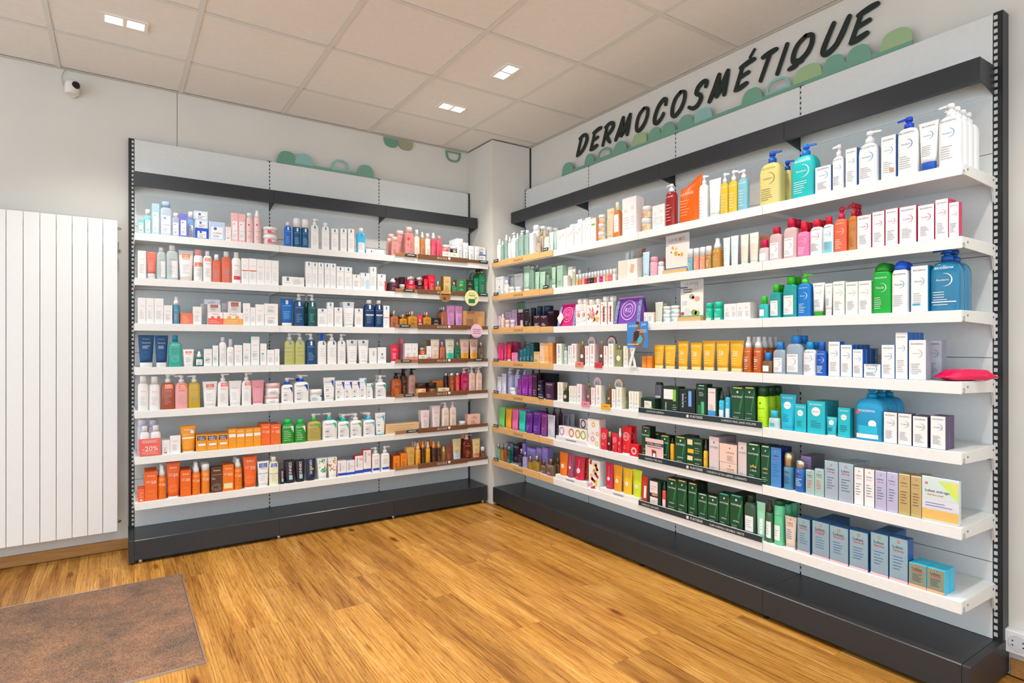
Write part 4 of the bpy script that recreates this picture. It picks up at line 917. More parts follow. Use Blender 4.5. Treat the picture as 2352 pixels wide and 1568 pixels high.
furredspray d54/344 R,-.9,.9,.1,.55,ede L,-.6,.6,.2,.4,3,b99;red and white hair spray
furokara 0c4a2c//121 fur:OKARA,fb8;deep green carton with peach stripe
furnatu 0c4a2c//121 fur:NATURIA,cee;short green carton
furastera 0c4a2c//121 fur:ASTERA,3cc;green carton with aqua stripe
furdkclear 465~/132 R,-.7,.7,.15,.6,eff L,-.5,.5,.25,.5,4,899;dark green bottle with white label
furmintt 9db R,-.2,.6,.1,.55,eff L,-.1,.5,.2,.45,3,9a9;mint squeeze tube
furmists 475~/332 R,-.7,.7,.15,.7,eff L,-.5,.5,.25,.6,4,899;green clear mist bottle
furmint 6c9/153 T,FURTERER,.1,.75,.6,375 R,-.7,.5,.12,.5,eff L,-.5,.3,.2,.4,3,899;mint aerosol with dark cap
lubpeelt dcb/eff lub:peeling,35a;beige squeeze tube with red cross
lubbox a6c6de!//2a5f9a lub:dandruff,35a R,-1,1,0,.06,ebb;metallic light blue carton
lubsol 9a9!//3bd lub:solide,556 R,-1,1,0,.12,da8;small metallic grey carton
lubpeel a6c6de!//2a5f9a lub:peeling,35a R,-1,1,0,.06,ebb;metallic light blue carton
lubhair a6c6de!//2a5f9a lub:hair,35a R,-1,1,0,.06,ebb;metallic light blue carton
lubfem a6c6de!//2a5f9a lub:femina,35a R,-1,1,0,.06,ebb;metallic light blue carton
larsunt f7ae14/ed9 lar:fe9 T,30,-.1,.52,.35,fff;yellow-orange sunscreen tube
larsunp f7ae14/ed9 lar:fe9;yellow-orange sunscreen tube
'''
# one line per product: shelf kind position width height inset depth base cap-share style rows-behind [phrase]
ROWS = '''L1 B .1152 .0304 .0833 .015 .0267 0 0 mintbox -
L1 F .1487 .0342 .1425 .015 .0245 0 .231 mintbot -
L1 B .1874 .0376 .1804 .015 .0282 0 0 minttall -
L1 F .2398 .0619 .1992 .015 .0389 0 .178 cornbig -
L1 F .2902 .0365 .139 .015 .0235 0 .185 cornsm -
L1 B .3292 .0391 .1397 .015 .0297 0 0 cornbox -
L1 F .3737 .0358 .168 .072 .0222 0 .29 cornblue -
L1 B .4218 .0734 .0493 .015 .055 .116 0 cornwide - pale blue carton topping stack
L1 B .4262 .0682 .0518 .015 .0511 .0636 0 cornwide - white and blue carton in stack
L1 B .4271 .0664 .0631 .015 .0498 0 0 cornroyal -
L1 B .509 .0902 .1109 .015 .055 0 0 cornpale -
L1 B .5726 .0332 .0874 .015 .0253 0 0 pinksm -
L1 B .6095 .0383 .1778 .015 .0293 0 0 pinkbox -
L1 B .6499 .0401 .1774 .015 .0303 0 0 pinkbox -
L1 F .6949 .0427 .1896 .015 .0265 0 .144 pinkbot -
L1 S .7422 .043 .2117 .015 .0408 0 .201 pinkbot - pink spray bottle with pointed white cap
L1 J .8223 .096 .0494 .015 .096 .0673 0 pinkjar -
L1 J .8231 .094 .0668 .015 .094 0 0 pinkjar -
L1 F .9282 .0435 .1598 .015 .027 0 .15 lrpblue -
L1 C .9869 .0497 .195 .015 .0497 0 .317 lrpfoam -
L1 C 1.0394 .0482 .1945 .015 .0482 0 .308 lrpfoam -
L1 P 1.1 .0507 .2033 .015 .0314 0 .213 lrpwhite -
L1 F 1.1724 .0486 .1838 .015 .0301 0 .135 lrpwhite - white flat bottle with blue square
L1 B 1.2334 .0455 .1496 .015 .0341 0 0 lrpbox -
L1 B 1.2942 .044 .1563 .015 .033 0 0 lrpbox -
L1 B 1.3467 .0423 .1598 .015 .0317 0 0 lrpbox -
L1 F 1.4204 .0596 .1755 .015 .037 0 .173 lrpbiph -
L1 B 1.5216 .1354 .0333 .015 .055 0 0 lrpflat -
L1 F 1.6846 .049 .1762 .112 .0314 0 .187 rosew -
L1 F 1.6492 .0341 .133 .072 .0211 0 .244 rosew -
L1 F 1.6727 .0477 .1406 .022 .0296 0 .244 rosew -
L1 F 1.7425 .0643 .2029 .082 .0409 0 .183 rosew -
L1 F 1.7888 .0731 .2235 .022 .0463 0 .184 rosebig -
L1 F 1.8484 .0437 .2099 .022 .0281 0 .226 rosewhite -
L1 S 1.8955 .0371 .199 .022 .0354 0 .24 rosegold -
L1 F 1.9371 .0437 .1924 .022 .0272 0 .195 rosewhite -
L1 S 1.9883 .0429 .203 .022 .0408 0 .228 rosespray -
L1 F 2.0335 .0448 .1837 .022 .0286 0 .196 rosesalm -
L1 J 2.0979 .0573 .053 .022 .0573 .0689 0 rosejar -
L1 B 2.0909 .0676 .0684 .022 .0517 0 0 nuxcream -
L1 J 2.1656 .0578 .05 .022 .0578 .0675 0 navyjar -
L1 B 2.1573 .0605 .067 .022 .0453 0 0 nuxcream -
L1 T 2.2327 .062 .1903 .062 .026 0 0 nuxwt .029/.058/.0871/.1161
L1 T 2.2626 .0485 .1544 .022 .0205 0 0 nuxwt -
L1 T 2.3149 .0538 .1348 .022 .0233 0 0 nuxwt -
L1 T 2.364 .0419 .1354 .022 .0182 0 0 nuxwt -
L1 B 2.4161 .0726 .067 .0422 .0544 .0677 0 nuxblue -
L1 B 2.4161 .0726 .0672 .0422 .0544 0 0 nuxblue -
L2 B .1199 .0398 .1579 .015 .034 0 0 avwhite -
L2 T .1665 .051 .1565 .015 .0243 0 .194 avcoral -
L2 F .2161 .0457 .1867 .015 .0292 0 .136 avclear -
L2 F .2718 .0617 .2044 .015 .0382 0 .155 avclear -
L2 T .3436 .0788 .1809 .015 .0339 0 0 avtubeneu -
L2 C .4091 .0497 .1946 .015 .0517 0 .202 avfoam -
L2 F .4583 .0465 .1875 .015 .0292 0 .156 avneub -
L2 F .5081 .0507 .1707 .015 .032 0 .216 avred -
L2 F .5625 .0557 .1941 .015 .0348 0 .181 avred -
L2 F .6195 .0542 .1941 .015 .0342 0 .178 avwhred -
L2 B .6686 .0415 .1593 .015 .0319 0 0 avline -
L2 B .7132 .0452 .1609 .015 .0344 0 0 avline -
L2 B .7602 .0465 .1592 .015 .0358 0 0 avplain -
L2 B .8052 .0411 .1598 .015 .0317 0 0 avplain -
L2 B .848 .0422 .1589 .015 .0321 0 0 avplain -
L2 B .9614 .137 .0608 .015 .055 0 0 lrpwide -
L2 B 1.0609 .0406 .1692 .015 .0309 0 0 lrpbox -
L2 B 1.1003 .0358 .1678 .015 .0273 0 0 lrpbox -
L2 B 1.1401 .0377 .1687 .015 .0283 0 0 lrpbox -
L2 B 1.1824 .038 .1688 .015 .0286 0 0 lrpbox -
L2 B 1.2219 .0384 .1682 .015 .0289 0 0 lrpbox -
L2 B 1.2716 .052 .1515 .015 .039 0 0 lrpbox -
L2 B 1.3268 .0537 .1509 .015 .0403 0 0 lrpbox -
L2 B 1.3842 .0564 .1041 .015 .0427 0 0 lrpgrey -
L2 B 1.4474 .0676 .12 .015 .0525 0 0 lrppale -
L2 B 1.506 .0472 .1663 .015 .0368 0 0 lrpgrey -
L2 B 1.5682 .0623 .1186 .015 .0468 0 0 lrpred -
L2 B 1.7232 .0284 .1082 .0953 .0213 0 0 mardark -
L2 B 1.7609 .0375 .1184 .091 .0282 0 0 mardark -
L2 D 1.6682 .0793 .0992 .022 .0713 0 .306 marserum -
L2 J 1.7343 .04 .0571 .022 .04 0 0 marjarg -
L2 J 1.8052 .067 .0592 .022 .067 .0587 0 marjar -
L2 J 1.8735 .0581 .0628 .022 .0636 .0553 0 mardjar -
L2 B 1.7977 .0745 .0582 .022 .055 0 0 marred -
L2 B 1.8685 .0646 .0548 .022 .0489 0 0 mardark -
L2 T 1.9222 .0369 .1083 .022 .0182 0 0 nuxred -
L2 T 1.9702 .0568 .1431 .022 .0243 0 0 nuxred .0273/.0545/.0818/.1091
L2 V 2.0225 .0431 .0959 .022 .0216 0 .418 goldoil -
L2 B 2.0961 .0619 .1375 .022 .0464 0 0 goldbox -
L2 V 2.1604 .043 .0979 .022 .0234 0 .307 greenserum -
L2 B 2.2205 .0737 .0619 .022 .055 .0598 0 nuxgreen -
L2 B 2.221 .0757 .0593 .022 .055 0 0 nuxgreen -
L2 B 2.2976 .0726 .1266 .022 .0544 0 0 nuxdkgr -
L2 T 2.3612 .0435 .1424 .022 .0192 0 0 greentube -
L2 P 2.4121 .0558 .2246 .022 .036 0 .178 greenpump .039/.0781
L3 B .1194 .0388 .1469 .015 .034 0 0 avplain -
L3 B .1597 .0394 .1463 .015 .0345 0 0 avplain -
L3 B .2037 .0462 .1468 .015 .0348 0 0 avplain -
L3 B .25 .044 .108 .015 .0331 0 0 avplain -
L3 S .293 .0392 .1622 .015 .0376 0 .293 avteal -
L3 B .3461 .0647 .0658 .015 .0493 0 0 avcoralbox -
L3 B .4025 .0457 .1056 .015 .0347 0 0 avplain -
L3 B .487 .0865 .0317 .045 .055 .1236 0 avgrey -
L3 B .4482 .0368 .1304 .102 .0276 0 0 avplain -
L3 B .4942 .0714 .0462 .015 .0536 .077 0 avgift -
L3 B .5016 .0826 .0765 .015 .055 0 0 avcoralwave -
L3 B .5606 .0417 .1353 .075 .0312 0 0 avgrey -
L3 B .6089 .0721 .0674 .015 .0541 .0767 0 avgift -
L3 B .6003 .1111 .0762 .015 .055 0 0 avgoldwave -
L3 B .6776 .041 .1372 .015 .0328 0 0 avplain -
L3 B .7146 .0305 .1125 .015 .0235 0 0 avplain -
L3 B .7563 .0504 .1331 .015 .0387 0 0 avplain -
L3 B .8238 .0824 .068 .015 .055 .0719 0 avplain -
L3 B .8245 .081 .0714 .015 .055 0 0 avplain -
L3 T .923 .0815 .1753 .015 .0342 0 .116 lrpbluet -
L3 P .9998 .0655 .2119 .015 .0406 0 .208 lrpnavy -
L3 P 1.0645 .0239 .213 .095 .0148 0 .202 lrpteal -
L3 P 1.0841 .0518 .2134 .015 .0321 0 .209 lrpteal -
L3 B 1.1505 .0628 .1189 .015 .0484 0 0 lrpbox -
L3 B 1.2043 .0425 .1636 .015 .0332 0 0 lrpbox -
L3 B 1.2586 .055 .1307 .015 .0413 0 0 lrpbox -
L3 T 1.3327 .0821 .1721 .015 .0345 0 0 lrptube .0375/.075
L3 B 1.4023 .0548 .1283 .015 .0411 0 0 lrpbox -
L3 F 1.4816 .0715 .1925 .015 .0443 0 .147 lrpkerium -
L3 F 1.5515 .0574 .1929 .015 .0375 0 .148 lrpkerium -
L3 B 1.6043 .0457 .1556 .015 .0366 0 0 lrpstripe -
L3 V 1.6695 .0587 .1214 .022 .0293 0 .332 rosegoldv .0323/.0647
L3 V 1.7395 .0575 .0972 .022 .0288 0 .314 goldv .0318/.0635
L3 V 1.8142 .0756 .1221 .022 .038 0 .303 goldv .041/.0819
L3 T 1.8733 .0403 .0986 .022 .017 0 .35 redtubesm -
L3 V 1.9321 .067 .1215 .022 .0345 0 .326 goldv .0375/.0751
L3 B 2.003 .0724 .0767 .022 .055 0 0 nuxblack -
L3 V 2.0719 .0467 .1659 .022 .0241 0 .23 rosegoldv .0271/.0542
L3 T 2.1337 .0745 .179 .022 .0324 0 0 nuxpurple -
L3 T 2.2048 .0654 .1751 .022 .0288 0 0 nuxpurple -
L3 B 2.3348 .1922 .1395 .022 .055 0 0 nuxkraft -
L4 T .1407 .0813 .1867 .015 .0358 0 .151 avclean -
L4 T .217 .0688 .1854 .015 .0318 0 .145 avclean -
L4 F .2873 .0694 .1861 .015 .0449 0 .202 avcleanb -
L4 T .3564 .0598 .1026 .015 .0251 0 0 avtubeneu2 -
L4 D .414 .043 .0901 .015 .0402 0 .404 avserum -
L4 B .4598 .0463 .1062 .015 .0362 0 0 avgreen -
L4 B .5006 .0328 .1264 .015 .0248 0 0 avgreen -
L4 F .542 .0427 .1766 .015 .0265 0 .168 avwb -
L4 F .5858 .0408 .1657 .015 .0257 0 .288 avwb -
L4 B .63 .0453 .1284 .015 .0344 0 0 avplain -
L4 B .6781 .0448 .1409 .015 .034 0 0 avgreen -
L4 B .7275 .0517 .1832 .015 .0392 0 0 avgreen -
L4 B .7761 .0399 .1389 .015 .0299 0 0 avgreen2 -
L4 B .8203 .0445 .0983 .015 .0334 0 0 avplain -
L4 B .8595 .0299 .1024 .015 .0224 0 0 avplain -
L4 P .9402 .0642 .207 .015 .04 0 .222 lrpolive -
L4 P 1.0051 .0632 .2076 .015 .0394 0 .223 lrpolive -
L4 P 1.0766 .0612 .2062 .015 .038 0 .216 lrpnavy -
L4 P 1.1486 .0571 .2069 .015 .0354 0 .24 lrplip -
L4 P 1.2166 .0626 .2054 .015 .0388 0 .222 lrplipw -
L4 P 1.2829 .0554 .2046 .015 .0343 0 .218 lrpwhite -
L4 T 1.3572 .0803 .1636 .015 .0337 0 0 lrptube -
L4 T 1.4382 .0772 .1639 .015 .0324 0 0 lrptube -
L4 B 1.5051 .0539 .1066 .015 .0405 0 0 lrpneo -
L4 B 1.5707 .0624 .1111 .015 .0468 0 0 lrpmid -
L4 C 1.7609 .0386 .1757 .082 .0386 0 .247 pinkmetal .0416
L4 T 1.6728 .0707 .1303 .022 .0297 0 .087 redtubesm -
L4 B 1.7758 .0526 .1405 .022 .0395 0 0 nuxpeach -
L4 B 1.8277 .0488 .1406 .022 .0367 0 0 nuxpeach -
L4 J 1.8966 .0494 .0532 .022 .0494 .0542 0 orangejar -
L4 B 1.8927 .065 .0537 .022 .0492 0 0 nuxcream -
L4 B 1.945 .0372 .1198 .022 .031 0 0 nuxpeach -
L4 T 1.9608 .0488 .1683 .082 .0205 0 0 nuxbeige -
L4 T 2.0007 .0717 .1702 .022 .0333 0 0 nuxshowp -
L4 V 2.0575 .0394 .1514 .022 .0217 0 .252 nuxrosev -
L4 T 2.127 .0781 .1729 .022 .0333 0 0 nuxshowg -
L4 V 2.1908 .047 .1495 .022 .0247 0 .259 nuxgreenv -
L4 T 2.2572 .0833 .1736 .022 .0355 0 0 nuxshowo -
L4 T 2.3387 .0765 .174 .022 .0323 0 0 nuxshowo -
L4 V 2.4026 .0488 .15 .022 .0246 0 .236 nuxgreyv -
L5 F .1266 .0532 .2001 .015 .0374 0 .212 avlait -
L5 F .1833 .0578 .1961 .015 .0403 0 .228 avlait .0433
L5 P .2503 .0692 .2097 .015 .0433 0 .254 avoilred -
L5 P .3198 .0673 .1986 .015 .0421 0 .225 avoilpink -
L5 P .3871 .0639 .1959 .015 .0396 0 .216 avoilyel -
L5 T .4724 .0818 .1548 .015 .0345 0 0 avtubeneu2 -
L5 P .5446 .0603 .2028 .015 .0393 0 .24 avpumpneu -
L5 T .6131 .0742 .154 .015 .0336 0 0 avtubegrey -
L5 P .6789 .055 .2043 .015 .0372 0 .247 avpumpneu -
L5 T .7454 .0756 .1538 .015 .0325 0 0 avpinktube -
L5 J .8395 .0944 .0752 .015 .0944 .0564 0 avjar -
L5 J .8354 .0943 .0559 .015 .0943 0 0 avjar -
L5 P .9263 .0726 .1626 .015 .045 0 .269 cvblue -
L5 P 1.016 .0935 .1794 .015 .058 0 .247 cvblue .061
L5 J 1.1134 .0883 .0789 .015 .0898 0 0 cvjar -
L5 T 1.1987 .0798 .1565 .015 .0342 0 0 cvbluet -
L5 B 1.2698 .0592 .1322 .015 .0448 0 0 cvbluebox -
L5 B 1.3268 .0525 .1302 .015 .0403 0 0 cvbluebox -
L5 B 1.3815 .0545 .1283 .015 .0427 0 0 cvbluebox -
L5 B 1.4331 .0463 .1452 .015 .0361 0 0 cvtealbox -
L5 B 1.4806 .0438 .1061 .015 .0329 0 0 cvtealbox -
L5 P 1.5655 .0802 .1613 .015 .0497 0 .311 cvteal .0527
L5 P 1.6887 .0792 .1747 .022 .0491 0 .243 nuxamber -
L5 P 1.7696 .0402 .1998 .072 .0278 0 .227 nuxbrown .0308
L5 P 1.8456 .0629 .1989 .1044 .0419 0 .232 nuxrevep -
L5 J 1.8938 .0804 .0914 .022 .0804 0 0 nuxhoney -
L5 J 1.9808 .08 .0903 .022 .0815 0 0 nuxdark -
L5 B 2.0569 .0929 .1024 .1055 .055 0 0 nuxorange -
L5 B 2.0685 .0931 .0491 .022 .055 0 0 nuxcreamflat -
L5 C 2.1245 .0365 .161 .079 .0365 0 .161 nuxhairdk -
L5 C 2.1451 .0448 .1625 .022 .0448 0 .158 nuxhair -
L5 C 2.1921 .0343 .1615 .022 .0343 0 .16 nuxhairred -
L5 P 2.253 .0656 .1988 .022 .0407 0 .208 nuxmag -
L5 P 2.3198 .0546 .2062 .022 .0338 0 .223 nuxpinkp .0368
L5 P 2.3834 .0553 .2048 .022 .0343 0 .226 nuxpinkp .0373
L6 C .1262 .0524 .2027 .105 .0535 0 0 avspraytall -
L6 C .1803 .0534 .1985 .105 .0545 0 0 avspraytall -
L6 F .134 .0459 .174 .015 .0284 0 .2 avpromo -
L6 F .1878 .0517 .1736 .015 .032 0 .202 avpromo -
L6 B .2391 .0391 .0813 .015 .0317 0 0 avstick .0347/.0694
L6 B .2871 .0545 .1044 .015 .03 0 0 avplain -
L6 T .3553 .0797 .1547 .015 .0384 0 .042 avsuntube .0414
L6 B .4247 .0566 .0969 .015 .0444 0 0 avsunneu .0474
L6 B .4835 .0585 .0937 .015 .0444 0 0 avsunneu .0474/.0947
L6 B .5431 .0583 .0927 .015 .0446 0 0 avsunneu .0476/.0953
L6 B .5957 .0445 .1193 .015 .034 0 0 avsunband .037
L6 B .6431 .0479 .1155 .015 .0362 0 0 avsunband .0392/.0785
L6 B .6922 .0478 .1157 .015 .0365 0 0 avsunband .0395/.079
L6 B .7397 .0448 .1162 .015 .0341 0 0 avsunband .0371
L6 B .7912 .0541 .1356 .015 .0406 0 0 avsun50 .0436/.0872
L6 B .8509 .0612 .1289 .015 .0459 0 0 avsun50 .0489/.0978
L6 F .9299 .0789 .1579 .015 .0489 0 .18 cvmicel -
L6 F 1.0087 .0699 .1526 .015 .0434 0 .188 cvmicel -
L6 P 1.0985 .0912 .1815 .015 .0565 0 .272 cvoil -
L6 P 1.2034 .1004 .1812 .015 .0622 0 .276 cvfoam -
L6 P 1.2977 .0798 .1642 .015 .0495 0 .295 cvfoam .0525
L6 P 1.385 .0816 .1653 .015 .0506 0 .296 cvhydra .0536
L6 P 1.4805 .0852 .1661 .015 .0532 0 .313 cvsmooth .0562
L6 T 1.5627 .0767 .1569 .015 .0336 0 .043 cvaquat -
L6 B 1.7323 .2601 .0694 .022 .055 0 0 nuxcase -
L6 T 1.9178 .0776 .1513 .022 .0326 0 0 nuxbody .0356
L6 T 2.0084 .0724 .1794 .022 .0304 0 0 nuxbody .0334
L6 P 2.0866 .0589 .2023 .022 .0365 0 .2 nuxbodyp -
L6 P 2.1507 .0551 .2031 .022 .0342 0 .201 nuxbodyp -
L6 J 2.2406 .0541 .0454 .022 .0541 0 0 nuxtin -
L6 B 2.3342 .1111 .0962 .022 .055 0 0 nuxpinkbox -
L7 B .1162 .0325 .0702 .015 .0258 0 0 avsunstick .0288/.0576/.0864
L7 B .1649 .0624 .1678 .015 .0482 0 0 avsun50 .0512/.1025
L7 S .2197 .0447 .1959 .015 .0465 0 .321 avsunspray .0495
L7 T .2778 .0692 .2045 .015 .0325 0 .043 avsuntube2 .0355
L7 B .3414 .0555 .1545 .015 .0445 0 0 avsun30 .0475/.095
L7 S .3972 .048 .192 .015 .0456 0 .315 avsunspray .0486
L7 C .4496 .0487 .1798 .015 .0487 0 .238 avsunmist .0517/.1035
L7 B .5086 .0638 .1567 .015 .0483 0 0 avbrown -
L7 B .5721 .0608 .1618 .015 .0464 0 0 avsunkid .0494
L7 S .629 .0507 .1909 .015 .0487 0 .285 avsunspray .0517/.1034
L7 T .7 .0814 .197 .015 .0345 0 .035 avsuntube2 .0375
L7 T .777 .07 .1593 .015 .0303 0 0 avafter -
L7 F .8409 .0554 .182 .015 .0351 0 .166 avafterb .0381
L7 T .8923 .0323 .0976 .015 .0165 0 0 blacktube -
L7 T .9428 .0664 .1437 .015 .0309 0 0 blacktube .0339
L7 T 1.0074 .0599 .1411 .015 .0252 0 0 blacktube .0282
L7 T 1.0747 .0655 .1424 .015 .0275 0 0 blacktubey -
L7 T 1.152 .0669 .1362 .015 .0281 0 0 flowert .0311
L7 T 1.2214 .0633 .1356 .015 .0267 0 0 flowero .0297
L7 B 1.2838 .059 .1082 .015 .045 0 0 ultrapink -
L7 B 1.3432 .0575 .104 .015 .044 0 0 ultrablue -
L7 B 1.4024 .0584 .13 .015 .0447 0 0 ultrared -
L7 B 1.4611 .0566 .1637 .015 .0429 0 0 ultraor -
L7 P 1.5282 .0602 .1755 .015 .0373 0 .243 ultrap -
L7 P 1.5989 .0661 .177 .015 .041 0 .279 ultrap -
L7 B 1.6847 .0515 .098 .022 .0386 0 0 nuxsunbox .0416
L7 B 1.7401 .0507 .1121 .022 .0425 0 0 nuxsunbox .0455
L7 T 1.8014 .0694 .147 .022 .0316 0 0 nuxsuntube .0346
L7 S 1.8603 .0412 .1735 .022 .0392 0 .274 nuxsunspr .0422/.0843
L7 S 1.8983 .029 .1812 .022 .0276 0 .275 nuxtan .0306/.0611
L7 S 1.9413 .0376 .1746 .022 .0357 0 .275 nuxsunspr .0387/.0774
L7 S 1.9892 .04 .1742 .022 .038 0 .29 nuxtan .041/.082
L7 S 2.031 .0339 .1708 .022 .0322 0 .285 nuxtan -
L7 S 2.0731 .0333 .1265 .022 .0324 0 .336 nuxsunoil -
L7 T 2.1181 .0543 .1378 .022 .0232 0 0 nuxbronze -
L7 T 2.1878 .0757 .1758 .022 .0318 0 0 nuxbeiget -
L7 P 2.2789 .0778 .1993 .022 .0482 0 .186 nuxbrownp .0512
L7 T 2.362 .0717 .1596 .022 .0343 0 0 nuxpeacht -
L7 F 2.4195 .041 .0897 .022 .0316 0 .322 nuxminib -
R1 S 3.9018 .0464 .1887 .022 .0441 0 .223 cauwhite -
R1 S 3.8432 .028 .1641 .022 .0266 0 .206 caugreen -
R1 S 3.7946 .0358 .2063 .022 .034 0 .25 caugreen -
R1 S 3.7451 .0296 .1831 .022 .0281 0 .251 cauwhite -
R1 P 3.6897 .0532 .2077 .022 .033 0 .207 cauwhite -
R1 S 3.6397 .0311 .1922 .022 .0295 0 .26 caugreen -
R1 P 3.5867 .055 .2049 .022 .0341 0 .15 caugreen -
R1 F 3.515 .0477 .1957 .022 .0296 0 .142 caugreen -
R1 B 3.4476 .0436 .1654 .022 .0327 0 0 cauwhbox -
R1 C 3.4651 .056 .2307 .0567 .056 0 .179 cauaero .059/.1179/.1769
R1 V 3.3813 .0365 .1332 .032 .0182 0 .376 caunude -
R1 V 3.3803 .0417 .1889 .062 .0209 0 .279 caunude -
R1 V 3.3088 .0519 .1693 .052 .0259 0 .292 caupale -
R1 T 3.2074 .0411 .1324 .015 .0173 0 0 caulight -
R1 T 3.1644 .0331 .13 .015 .0139 0 0 caugreent -
R1 B 3.0927 .0928 .1303 .015 .055 0 0 larpeach -
R1 B 3.0034 .079 .1343 .015 .055 0 0 larpeach -
R1 B 3.0538 .0404 .1673 .075 .0303 0 0 larpeach -
R1 B 2.9217 .0749 .1445 .015 .055 0 0 larpeach -
R1 B 2.9726 .0438 .1866 .075 .0328 0 0 larpeach -
R1 B 2.8651 .0317 .154 .015 .0243 0 0 larpeach -
R1 B 2.8229 .0502 .1636 .015 .0381 0 0 larpeach -
R1 B 2.7723 .0484 .1503 .015 .0363 0 0 larpeachg -
R1 J 2.7114 .049 .0547 .015 .049 .1063 0 larjar -
R1 J 2.7141 .0511 .0494 .015 .0511 .0564 0 larjar -
R1 J 2.7164 .0552 .0559 .015 .0552 0 0 larjar -
R1 T 2.6294 .0634 .185 .015 .028 0 0 larpeacht -
R1 F 2.5706 .0519 .2107 .015 .0342 0 .237 laramber -
R1 B 2.4618 .1127 .2173 .015 .055 0 0 larbig -
R1 B 2.4751 .0281 .2271 .135 .0211 0 0 larbig -
R1 J 2.3451 .053 .0669 .015 .053 .0764 0 larjar -
R1 J 2.3502 .0574 .0759 .015 .0574 0 0 larjar -
R1 B 2.2394 .0875 .1295 .015 .055 0 0 larbig - white carton with grey text columns
R1 P 2.163 .063 .23 .015 .0421 0 .193 larred -
R1 K 2.0397 .1364 .2478 .015 .08 0 0 orangepouch -
R1 P 1.947 .0466 .223 .015 .0349 0 .205 larwhite -
R1 T 1.879 .0693 .1896 .015 .0291 0 0 larwhtube -
R1 P 1.8202 .0419 .2045 .015 .026 0 .244 laryel -
R1 P 1.7715 .0477 .2063 .015 .0296 0 .257 laryel -
R1 P 1.7175 .0515 .1969 .015 .0319 0 .218 larblue -
R1 P 1.5797 .1063 .2487 .015 .0659 0 .215 bioyel -
R1 P 1.5378 .0553 .2057 .0829 .0343 0 .224 bioyel -
R1 P 1.4204 .1091 .2356 .015 .0676 0 .206 biogel -
R1 B 1.3285 .068 .1143 .015 .051 0 0 bioblue -
R1 P 1.2686 .0471 .1895 .015 .0292 0 .266 biowhp -
R1 B 1.2141 .045 .1581 .015 .0357 0 0 bioblue -
R1 P 1.1526 .0757 .2117 .015 .0485 0 .239 biowhp -
R1 B 1.0749 .0534 .1686 .015 .0416 0 0 bioblueeye -
R1 P 1.0122 .0696 .2231 .015 .0453 0 .198 bioultra -
R1 T .9441 .0641 .1826 .015 .032 0 .179 bioultrat -
R1 P .8779 .0659 .2291 .015 .0476 0 .207 biowhp .0506/.1012/.1517
R2 B 3.8735 .103 .1474 .022 .055 0 0 cauvinop -
R2 T 3.932 .0546 .1373 .079 .023 0 0 cauwhtube -
R2 F 3.7903 .0456 .1132 .022 .0283 0 .295 caupalebot -
R2 B 3.9233 .1178 .1797 .149 .055 0 0 caulilbox -
R2 B 3.8291 .0752 .1384 .092 .055 0 0 caulilbox -
R2 B 3.7266 .1131 .1627 .102 .055 0 0 caulilbox -
R2 J 3.7287 .0428 .0572 .022 .0428 0 0 cauvjar -
R2 J 3.6445 .0492 .0505 .022 .0492 0 0 cauvjar -
R2 T 3.5232 .0761 .192 .022 .032 0 .133 causage -
R2 F 3.4515 .05 .1817 .022 .031 0 .106 causageb -
R2 T 3.3868 .0498 .1361 .022 .0209 0 0 causage -
R2 F 3.4674 .0346 .1972 .082 .0214 0 .124 causageb -
R2 B 3.3422 .1412 .1698 .072 .055 0 0 causagebox -
R2 T 3.327 .0666 .1302 .022 .028 0 0 causage -
R2 T 3.2596 .0359 .1043 .022 .0151 0 .421 causagedk -
R2 T 3.1841 .0444 .1468 .015 .0187 0 .191 causage -
R2 B 3.1086 .0611 .1491 .015 .0458 0 0 causagebox -
R2 B 3.1668 .0659 .0859 .0628 .0494 0 0 larring -
R2 B 3.0493 .0434 .076 .015 .0326 0 0 larpeach -
R2 B 3.0488 .0467 .1388 .055 .035 0 0 larpeach -
R2 F 2.9665 .0299 .1101 .015 .0185 0 .278 larnail -
R2 F 2.9724 .0272 .1098 .065 .0169 0 .281 larnail -
R2 F 2.9332 .0231 .0717 .015 .0143 0 .483 np0 -
R2 F 2.9015 .0223 .0707 .015 .0139 0 .486 np1 -
R2 F 2.8719 .0227 .0721 .015 .0141 0 .486 np2 -
R2 F 2.843 .0219 .0722 .015 .0136 0 .482 np3 -
R2 F 2.8141 .0222 .0726 .015 .0138 0 .482 np4 -
R2 F 2.7859 .0215 .0731 .015 .0133 0 .487 np5 -
R2 F 2.7586 .0213 .0733 .015 .0132 0 .483 np6 -
R2 F 2.7315 .0211 .0734 .015 .0131 0 .48 np7 -
R2 F 2.7046 .0219 .0735 .015 .0136 0 .476 np8 -
R2 F 2.677 .0217 .0739 .015 .0135 0 .47 np9 -
R2 F 2.6491 .022 .0742 .015 .0136 0 .454 np10 -
R2 F 2.6208 .0228 .0741 .015 .0141 0 .447 np11 -
R2 F 2.5926 .0201 .0734 .015 .0125 0 .437 np12 -
R2 F 2.6311 .0243 .082 .065 .0151 0 .398 np13 -
R2 K 2.4757 .1513 .1126 .015 .08 0 0 soapdisplay -
R2 T 2.3385 .0506 .1412 .015 .0223 0 0 larbluetube -
R2 C 2.2889 .0463 .1087 .015 .0487 0 .289 larpinkdeo -
R2 C 2.2419 .0355 .0772 .025 .0355 0 .346 larwhdeo -
R2 C 2.3054 .0365 .1131 .105 .0365 0 .243 larpinkdeo -
R2 F 2.0283 .0336 .1163 .015 .0208 0 .384 larroll1 -
R2 F 1.9894 .033 .1151 .015 .0205 0 .395 larroll2 -
R2 F 1.9518 .0324 .1151 .015 .0201 0 .39 larroll2 -
R2 F 1.9145 .0333 .1159 .015 .0216 0 .384 larroll3 -
R2 S 1.8712 .0509 .1492 .015 .0499 0 .353 laroil -
R2 T 1.8068 .0386 .1417 .015 .0162 0 0 larmintt -
